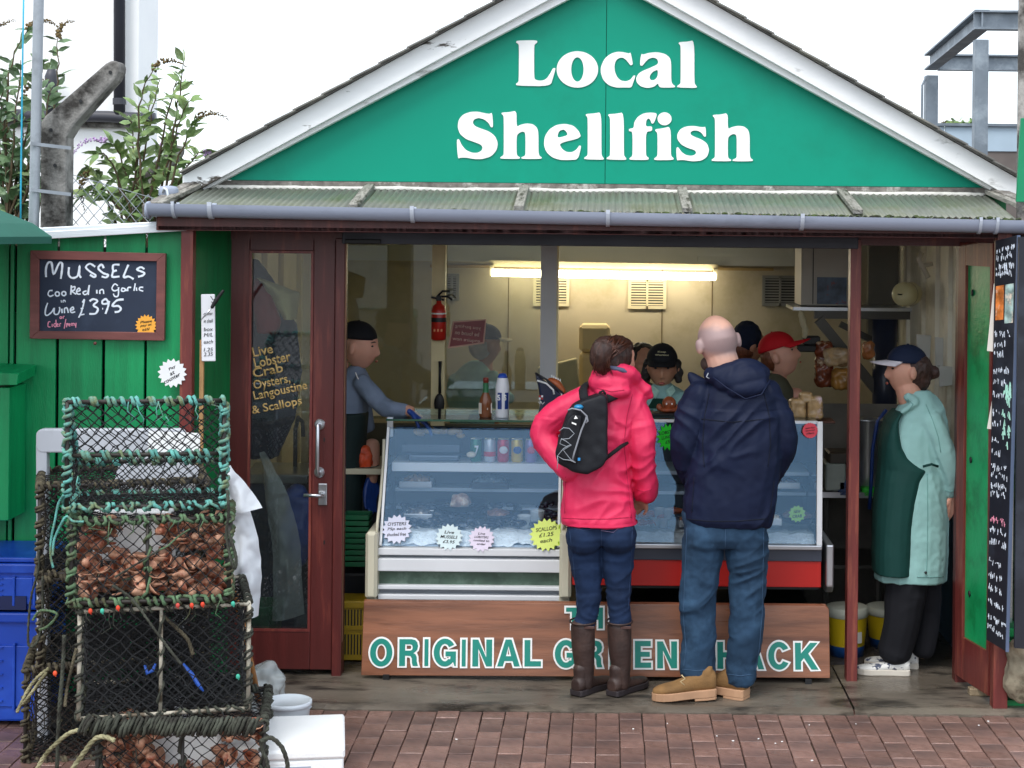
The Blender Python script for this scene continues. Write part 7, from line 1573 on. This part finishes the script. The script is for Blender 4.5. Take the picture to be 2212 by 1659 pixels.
M_mint = fabric('mint_cotton','#8fb9b6',.8,.08,.15,260,folds=.5,fscale=6,fst=(1.2,1.2,.5))
b = MB(); shell(b,[(848,474,840,.16),(780,471,844,.165),(700,469,849,.165),(600,471,850,.165),(500,475,850,.165),(400,484,846,.16),(300,494,850,.155),(240,499,856,.15),(150,507,858,.145),(80,518,856,.14),(20,545,846,.13),(-40,588,828,.12),(-85,622,800,.10),(-135,650,752,.075)],zw,d0,.16)
zlimb(b,[(750,20,8.41,66),(795,110,8.40,64),(832,200,8.395,58),(852,270,8.40,52),(862,340,8.42,46),(868,395,8.44,40)],zw,KW)
zlimb(b,[(640,-100,8.44,24),(680,-70,8.40,22),(610,-20,8.40,18)],zw,KW)
w5 = wrinkle(.011,9,9,5,6.6,.002,36,.2); jk = obj('coat', blob(b,.0065,4,w5), M_mint, t, True); seam(t,jk,[[(742,300),(745,500),(742,700),(738,840)],[(690,834),(760,836),(835,832)],[(735,-60),(770,20),(800,110),(815,200)],[(832,385),(862,392),(895,384)],[(640,-90),(668,-60),(640,-20)]],.0022,fabric('mint_seam','#6f9c98',.8),zw)
M_apr = fabric('dark_green_apron','#0c3a36',.75,.08,.15,260)
b = MB(); shell(b,[(806,462,656,.178),(700,459,662,.182),(560,462,668,.182),(430,471,690,.178),(320,483,722,.172),(262,489,758,.166),(232,492,690,.162),(200,494,640,.158),(150,497,604,.155),(80,507,586,.15),(20,530,582,.14),(-30,572,606,.12)],zw,d0-.004,.17,2.6)
obj('apron', blob(b,.0065,4,lambda p:.4*w5(p)), M_apr, t, True)
obj('apron_tie', MB().tube([D(*zw(720,262),8.325),D(*zw(765,250),8.33),D(*zw(800,262),8.345)],.007,6,True,.4), M_apr, t, True)
obj('coat_button', MB().ell(D(*zw(735,812),8.33),(.007,.004,.007)), M_black, t, True)
M_trs = fabric('black_trousers','#15161c',.85,folds=.4,fscale=5,fst=(1,1,.6))
b = MB(); zlimb(b,[(645,830,8.46,112),(625,950,8.46,102),(610,1080,8.46,95),(585,1180,8.47,92),(572,1228,8.47,90)],zw,KW); zlimb(b,[(730,830,8.56,90),(745,1000,8.56,72),(730,1150,8.56,66),(718,1215,8.56,62)],zw,KW)
obj('trousers', blob(b,.007,4,wrinkle(.008,6,6,9,9.1)), M_trs, t, True)
M_shoe = mat('patterned_canvas','#d9d9d6',.7,.05,4,.1,200,dirt='#4a5166',dlo=.54,dhi=.57,ds=26); M_wsole = mat('white_rubber','#cfc8bc',.6,.06)
shoe(t, D(*zw(648,1330),8.47).x, 8.45, math.radians(176), .265, .092, .062, .024, M_shoe, M_wsole, sole_h=.028, neck=.0)
shoe(t, D(*zw(700,1300),8.56).x, 8.58, math.radians(172), .265, .092, .062, .024, M_shoe, M_wsole, sole_h=.028, neck=.0)
# ------------------------------------------------------------------ staff behind the counter
def staff(lab, zf, k, hc, d, h, yaw, pitch, rows, garment, skin, apron=None, arms=(), tilt=0.0, bx=0.0):
    X,Y = zf(*hc); c = D(X,Y,d); t = thing('person',lab,'person',(c.x,d,.02)); b = MB(); Mh = head(b,c,h,yaw,pitch,tilt); core(b,c.x+bx,d+.02,c.z+h*.5)
    for A in arms: zlimb(b,[(x,y,dd,r*.72) for x,y,dd,r in A],zf,k)
    obj('body', blob(b,.007,3), skin, t, True)
    b = MB(); shell(b,rows,zf,d+.02,.13)
    for A in arms: zlimb(b,A,zf,k)
    obj('top', blob(b,.008,4,wrinkle(.008,8,8,9,hc[0]*.01)), garment, t, True)
    lx = c.x+bx; b = MB(); b.limb([(Vector((lx-.08,d+.02,.86)),.10),(Vector((lx-.085,d+.02,.45)),.075),(Vector((lx-.085,d+.03,.08)),.062)]); b.limb([(Vector((lx+.08,d+.02,.86)),.10),(Vector((lx+.085,d+.02,.45)),.075),(Vector((lx+.085,d+.03,.08)),.062)])
    obj('trousers', blob(b,.012,3), M_trs, t, True)
    for s in (-1,1): shoe(t, lx+s*.085, d+.07, -PI/2+yaw if abs(yaw) < 1.2 else (0 if yaw > 0 else PI), .26,.09,.06,.02,M_black,M_black,neck=.02)
    return t, Mh, c
M_grysw = fabric('grey_blue_jumper','#7a889e',.85,.16,.4,260,folds=.5,fscale=7); M_cap_k = fabric('black_cap','#15161b',.8)
t, Mh, c0 = staff('young man in a grey jumper and backward black cap leaning at the counter','' or za,KA,(182,940),9.05,.238,PI/2-.2,.08,[(1085,110,205,.07),(1130,60,230,.10),(1190,-20,262,.13),(1280,-60,270,.14),(1400,-70,250,.14),(1560,-60,230,.13),(1750,-50,210,.13),(1950,-50,215,.14)],M_grysw,M_skin,
   arms=([(190,1210,8.95,72),(280,1310,8.92,74),(345,1385,8.90,72),(420,1425,8.86,66),(490,1432,8.84,58),(535,1432,8.83,50)],[(215,1300,9.15,60),(225,1480,9.15,56),(245,1560,9.12,50)]),bx=-.10)
face_bits(t,Mh); cap(t,Mh @ Matrix.Translation((0,.012,.0)),M_cap_k,None)
hb = MB().ell(Mh @ Vector((0,.035,.01)),(.082,.07,.085))
obj('hair', blob(hb,.006,2,lambda p:.004*noise.noise(p*60)), M_hairb, t, True)
M_glv = mat('blue_glove','#1f3f86',.4,.1,8,.1,40)
b = MB(); X,Y = za(560,1432); hand(b,D(X,Y,8.82),(.75,.1,-.55),(-.4,0,-.9),1.12,.45,1); obj('glove', blob(b,.006,3), M_glv, t, True)
b = MB(); zlimb(b,[(540,1430,8.83,44),(575,1440,8.82,42)],za,KA); obj('bare_wrist', blob(b,.006,2), M_skin, t, True)
b = MB(); b.limb([(D(803,960,9.1),.042),(D(806,1000,9.05),.036),(D(803,1038,8.98),.030)]); obj('forearm', blob(b,.006,2), M_skin, t, True)
b = MB(); hand(b,D(803,1036,8.98),(-.05,-.3,-1),(.5,-.6,0),1.12,.35,1); obj('glove', blob(b,.006,3), M_glv, t, True)
obj('drawstring', MB().tube([D(*za(150,1140),8.92),D(*za(165,1180),8.91),D(*za(178,1200),8.91)],.003,6), M_letter, t, True)
b = MB(); shell(b,[(1440,20,250,.15),(1560,-20,240,.15),(1750,-30,225,.15),(2000,-30,225,.15),(2250,-20,220,.15)],za,9.05,.15); obj('apron', blob(b,.01,3), fabric('charcoal_apron','#1c2a2a',.8), t, True)
t, Mh, c0 = staff('worker in mint shirt and navy cap behind the partition glass',za,KA,(1150,930),10.7,.235,2.2,.05,[(1050,1030,1130,.07),(1080,980,1165,.10),(1130,930,1200,.13),(1220,895,1230,.14),(1320,880,1240,.14),(1450,872,1240,.14),(1700,880,1230,.14),(1950,880,1230,.14)],M_mint,M_skin3,arms=([(1200,1170,10.65,60),(1260,1280,10.6,55),(1330,1340,10.5,45)],[(930,1190,10.7,60),(905,1330,10.7,58),(930,1440,10.7,48)]))
cap(t,Mh,M_capn,fabric('pale_brim2','#b0a894',.8)); hb = MB().ell(Mh @ Vector((0,.03,-.01)),(.082,.075,.085)); obj('hair', blob(hb,.007,2), mat('grey_hair','#a8a096',.6,.3,20), t, True)
t, Mh, c0 = staff('woman in black lettered cap and green apron serving between the customers',zk,KK,(982,440),9.45,.238,-.05,.10,[(545,930,1040,.07),(580,880,1095,.10),(615,838,1150,.12),(680,815,1180,.13),(780,812,1185,.13),(950,815,1180,.13),(1200,820,1175,.14)],M_mint,M_skin3,arms=([(850,640,9.4,55),(815,760,9.35,52),(850,860,9.2,45)],[(1140,640,9.4,55),(1180,760,9.35,52),(1150,860,9.2,45)]))
face_bits(t,Mh); cap(t,Mh,M_cap_k,M_cap_k)
hb = MB()
for s in (-1,1): hb.limb([(Mh @ Vector((s*.07,.02,.03)),.03),(Mh @ Vector((s*.085,.02,-.03)),.03),(Mh @ Vector((s*.092,.01,-.075)),.02)],8)
hb.ell(Mh @ Vector((0,.05,-.01)),(.08,.06,.10)); obj('hair', blob(hb,.006,2,lambda p:.008*noise.noise(p*40)), M_hairb, t, True)
for s_,dz in (('KEEP',.088),('WORKING',.075)):
    pass
for s_,zz,wd in (('Keep',.100,.045),('Working',.086,.075)):
    me = text_mesh(s_,wd,.012,.02,.001); me.transform(Mh @ Matrix.Translation((0,-.099+ (zz-.086)*1.4,zz)) @ Matrix.Rotation(-.45,4,'X') @ FACE); obj('cap_lettering', me, mat('cap_thread','#cfc9a0',.7), t)
b = MB(); shell(b,[(640,900,1070,.142),(700,860,1120,.148),(800,855,1130,.15),(1000,850,1140,.15),(1250,850,1140,.155)],zk,9.45,.15); obj('apron', blob(b,.008,3), fabric('bottle_green_apron','#123a30',.8), t, True)
for s in (-1,1): obj('shirt_collar', MB().prism([D(*zk(985+s*20,600),9.36),D(*zk(985+s*70,560),9.40),D(*zk(985+s*90,600),9.35),D(*zk(985+s*48,655),9.33)],(0,.006,0)), fabric('mint_collar','#a9d0c4',.8), t)
t, Mh, c0 = staff('dark haired person half hidden behind the head of the woman in pink',zk,KK,(850,420),9.95,.232,.2,.05,[(540,800,900,.07),(580,760,950,.10),(640,720,980,.13),(760,710,990,.13),(1000,715,985,.13)],fabric('dim_shirt','#4a5a50',.8),M_skin3)
hb = MB().ell(Mh @ Vector((0,.02,.03)),(.09,.095,.10)).limb([(Mh @ Vector((.07,.0,.0)),.035),(Mh @ Vector((.08,0,-.08)),.03)],8).limb([(Mh @ Vector((-.07,.0,.0)),.035),(Mh @ Vector((-.08,0,-.08)),.03)],8); obj('hair', blob(hb,.007,2,lambda p:.008*noise.noise(p*40)), M_hairb, t, True)
t, Mh, c0 = staff('person in a navy beanie behind the bald man',zk,KK,(1575,275),9.85,.238,2.0,.05,[(420,1500,1600,.07),(470,1440,1660,.11),(540,1400,1700,.13),(700,1400,1700,.13),(1000,1400,1700,.13)],fabric('dark_smock','#2c3436',.8),M_skin3)
hb = MB(); 
for i in range(1): hb.ell(Mh @ Vector((0,.008,.035)),(.088,.108,.10))
obj('beanie', blob(hb,.006,3,lambda p:.002*noise.noise(p*50)), fabric('navy_knit','#161f33',.9,.15,.4,200), t, True)
hb = MB().ell(Mh @ Vector((0,.03,-.03)),(.082,.075,.075)); obj('hair', blob(hb,.007,2), M_hairr, t, True)
t, Mh, c0 = staff('man in a bright red cap looking down at the far end of the counter',zk,KK,(1795,355),9.45,.236,PI/2-.25,-.32,[(480,1700,1800,.07),(520,1650,1850,.11),(590,1620,1890,.13),(760,1620,1900,.13),(1000,1620,1900,.13),(1200,1620,1900,.13)],fabric('khaki_smock','#4a4a3c',.8),M_skin)
M_rcap = fabric('red_cap','#b8101c',.75); cap(t,Mh,M_rcap,M_rcap); face_bits(t,Mh); hb = MB().ell(Mh @ Vector((0,.03,.0)),(.081,.075,.08)); obj('hair', blob(hb,.007,2), M_hairr, t, True)
# ------------------------------------------------------------------ coats and sheets hanging behind the door glass
def coat(lab, rows, d, mt, seed, amp=.02):
    b = MB(); shell(b, rows, ID, d, .06); return tag(obj('hanging_coat', blob(b,.009,3,wrinkle(amp,10,10,4,seed,.003,30,.1)), mt, smooth=True), lab, 'coat')
coat('long navy waterproof coat hanging inside the door glass',[(560,540,556,.03),(600,538,585,.05),(700,534,640,.07),(800,534,650,.07),(900,536,640,.06),(985,540,600,.05)],8.72,fabric('navy_oilskin','#10162a',.5),2.2)
coat('dark red waterproof jacket hanging at the top of the door glass',[(600,548,560,.03),(640,545,592,.05),(690,548,606,.05),(720,555,600,.04)],8.62,fabric('red_oilskin','#7a1c20',.5),3.1,.012)
sheet([(556,600),(585,640),(612,690)],[(562,600),(648,632),(640,690)],8.60,12,'hanging_cloth',fabric('beige_cloth','#b3a87a',.8),'beige cloth hung over the coats behind the door glass','cloth',.02,4)
sheet([(560,975),(572,1080),(590,1200),(588,1340)],[(570,975),(620,1060),(648,1180),(655,1330)],8.62,14,'plastic_bag',M_clear,'clear polythene sheet hanging low behind the door glass','bag',.04,9)
t = thing('work_sink','steel sink unit standing behind the glazed door','sink',(wx(640,9.2),9.3,0))
obj('cabinet', MB().box((wx(640,9.3),9.4,.42),(.5,.4,.8)), mat('navy_cabinet','#16243f',.5,.1), t, bevel=.005); obj('basin', MB().box((wx(640,9.3),9.38,.85),(.54,.46,.05)), M_alu, t, bevel=.008)
obj('tap', MB().tube([(wx(632,9.3),9.45,.87),(wx(632,9.3),9.45,1.08),(wx(640,9.3),9.42,1.15),(wx(652,9.3),9.38,1.13),(wx(655,9.3),9.37,1.05)],.012,8), M_dst, t, True)
tag(obj('blue_bag', blob(MB().ell((wx(648,9.0),9.02,.62),(.09,.08,.22)),.01,2,lambda p:.03*noise.noise(p*12)), mat('bag_blue','#1f3f8a',.5,.2,6), smooth=True),'blue sack standing behind the glazed door','sack')
tag(obj('green_bin', MB().lathe([(0,.02),(.10,.02),(.12,.26),(.125,.27),(.115,.27),(.095,.04),(0,.04)],(wx(570,8.8),8.8,0),20), M_gbk, smooth=True),'green bin standing inside the glazed door','bin')
# litter and grit on the paving
for k in range(14):
    x, y = R.uniform(-1.4,1.9), R.uniform(7.1,7.75); s_ = R.uniform(.003,.006)
    tag(obj('paper_scrap', MB().box((x,y,.004),(s_*1.6,s_,.003),Matrix.Rotation(R.uniform(0,3),3,'Z')), M_letter),'tiny white scrap lying on the paving','scrap','tiny white scraps on the paving')
bpy.data.scenes.remove(TMP)
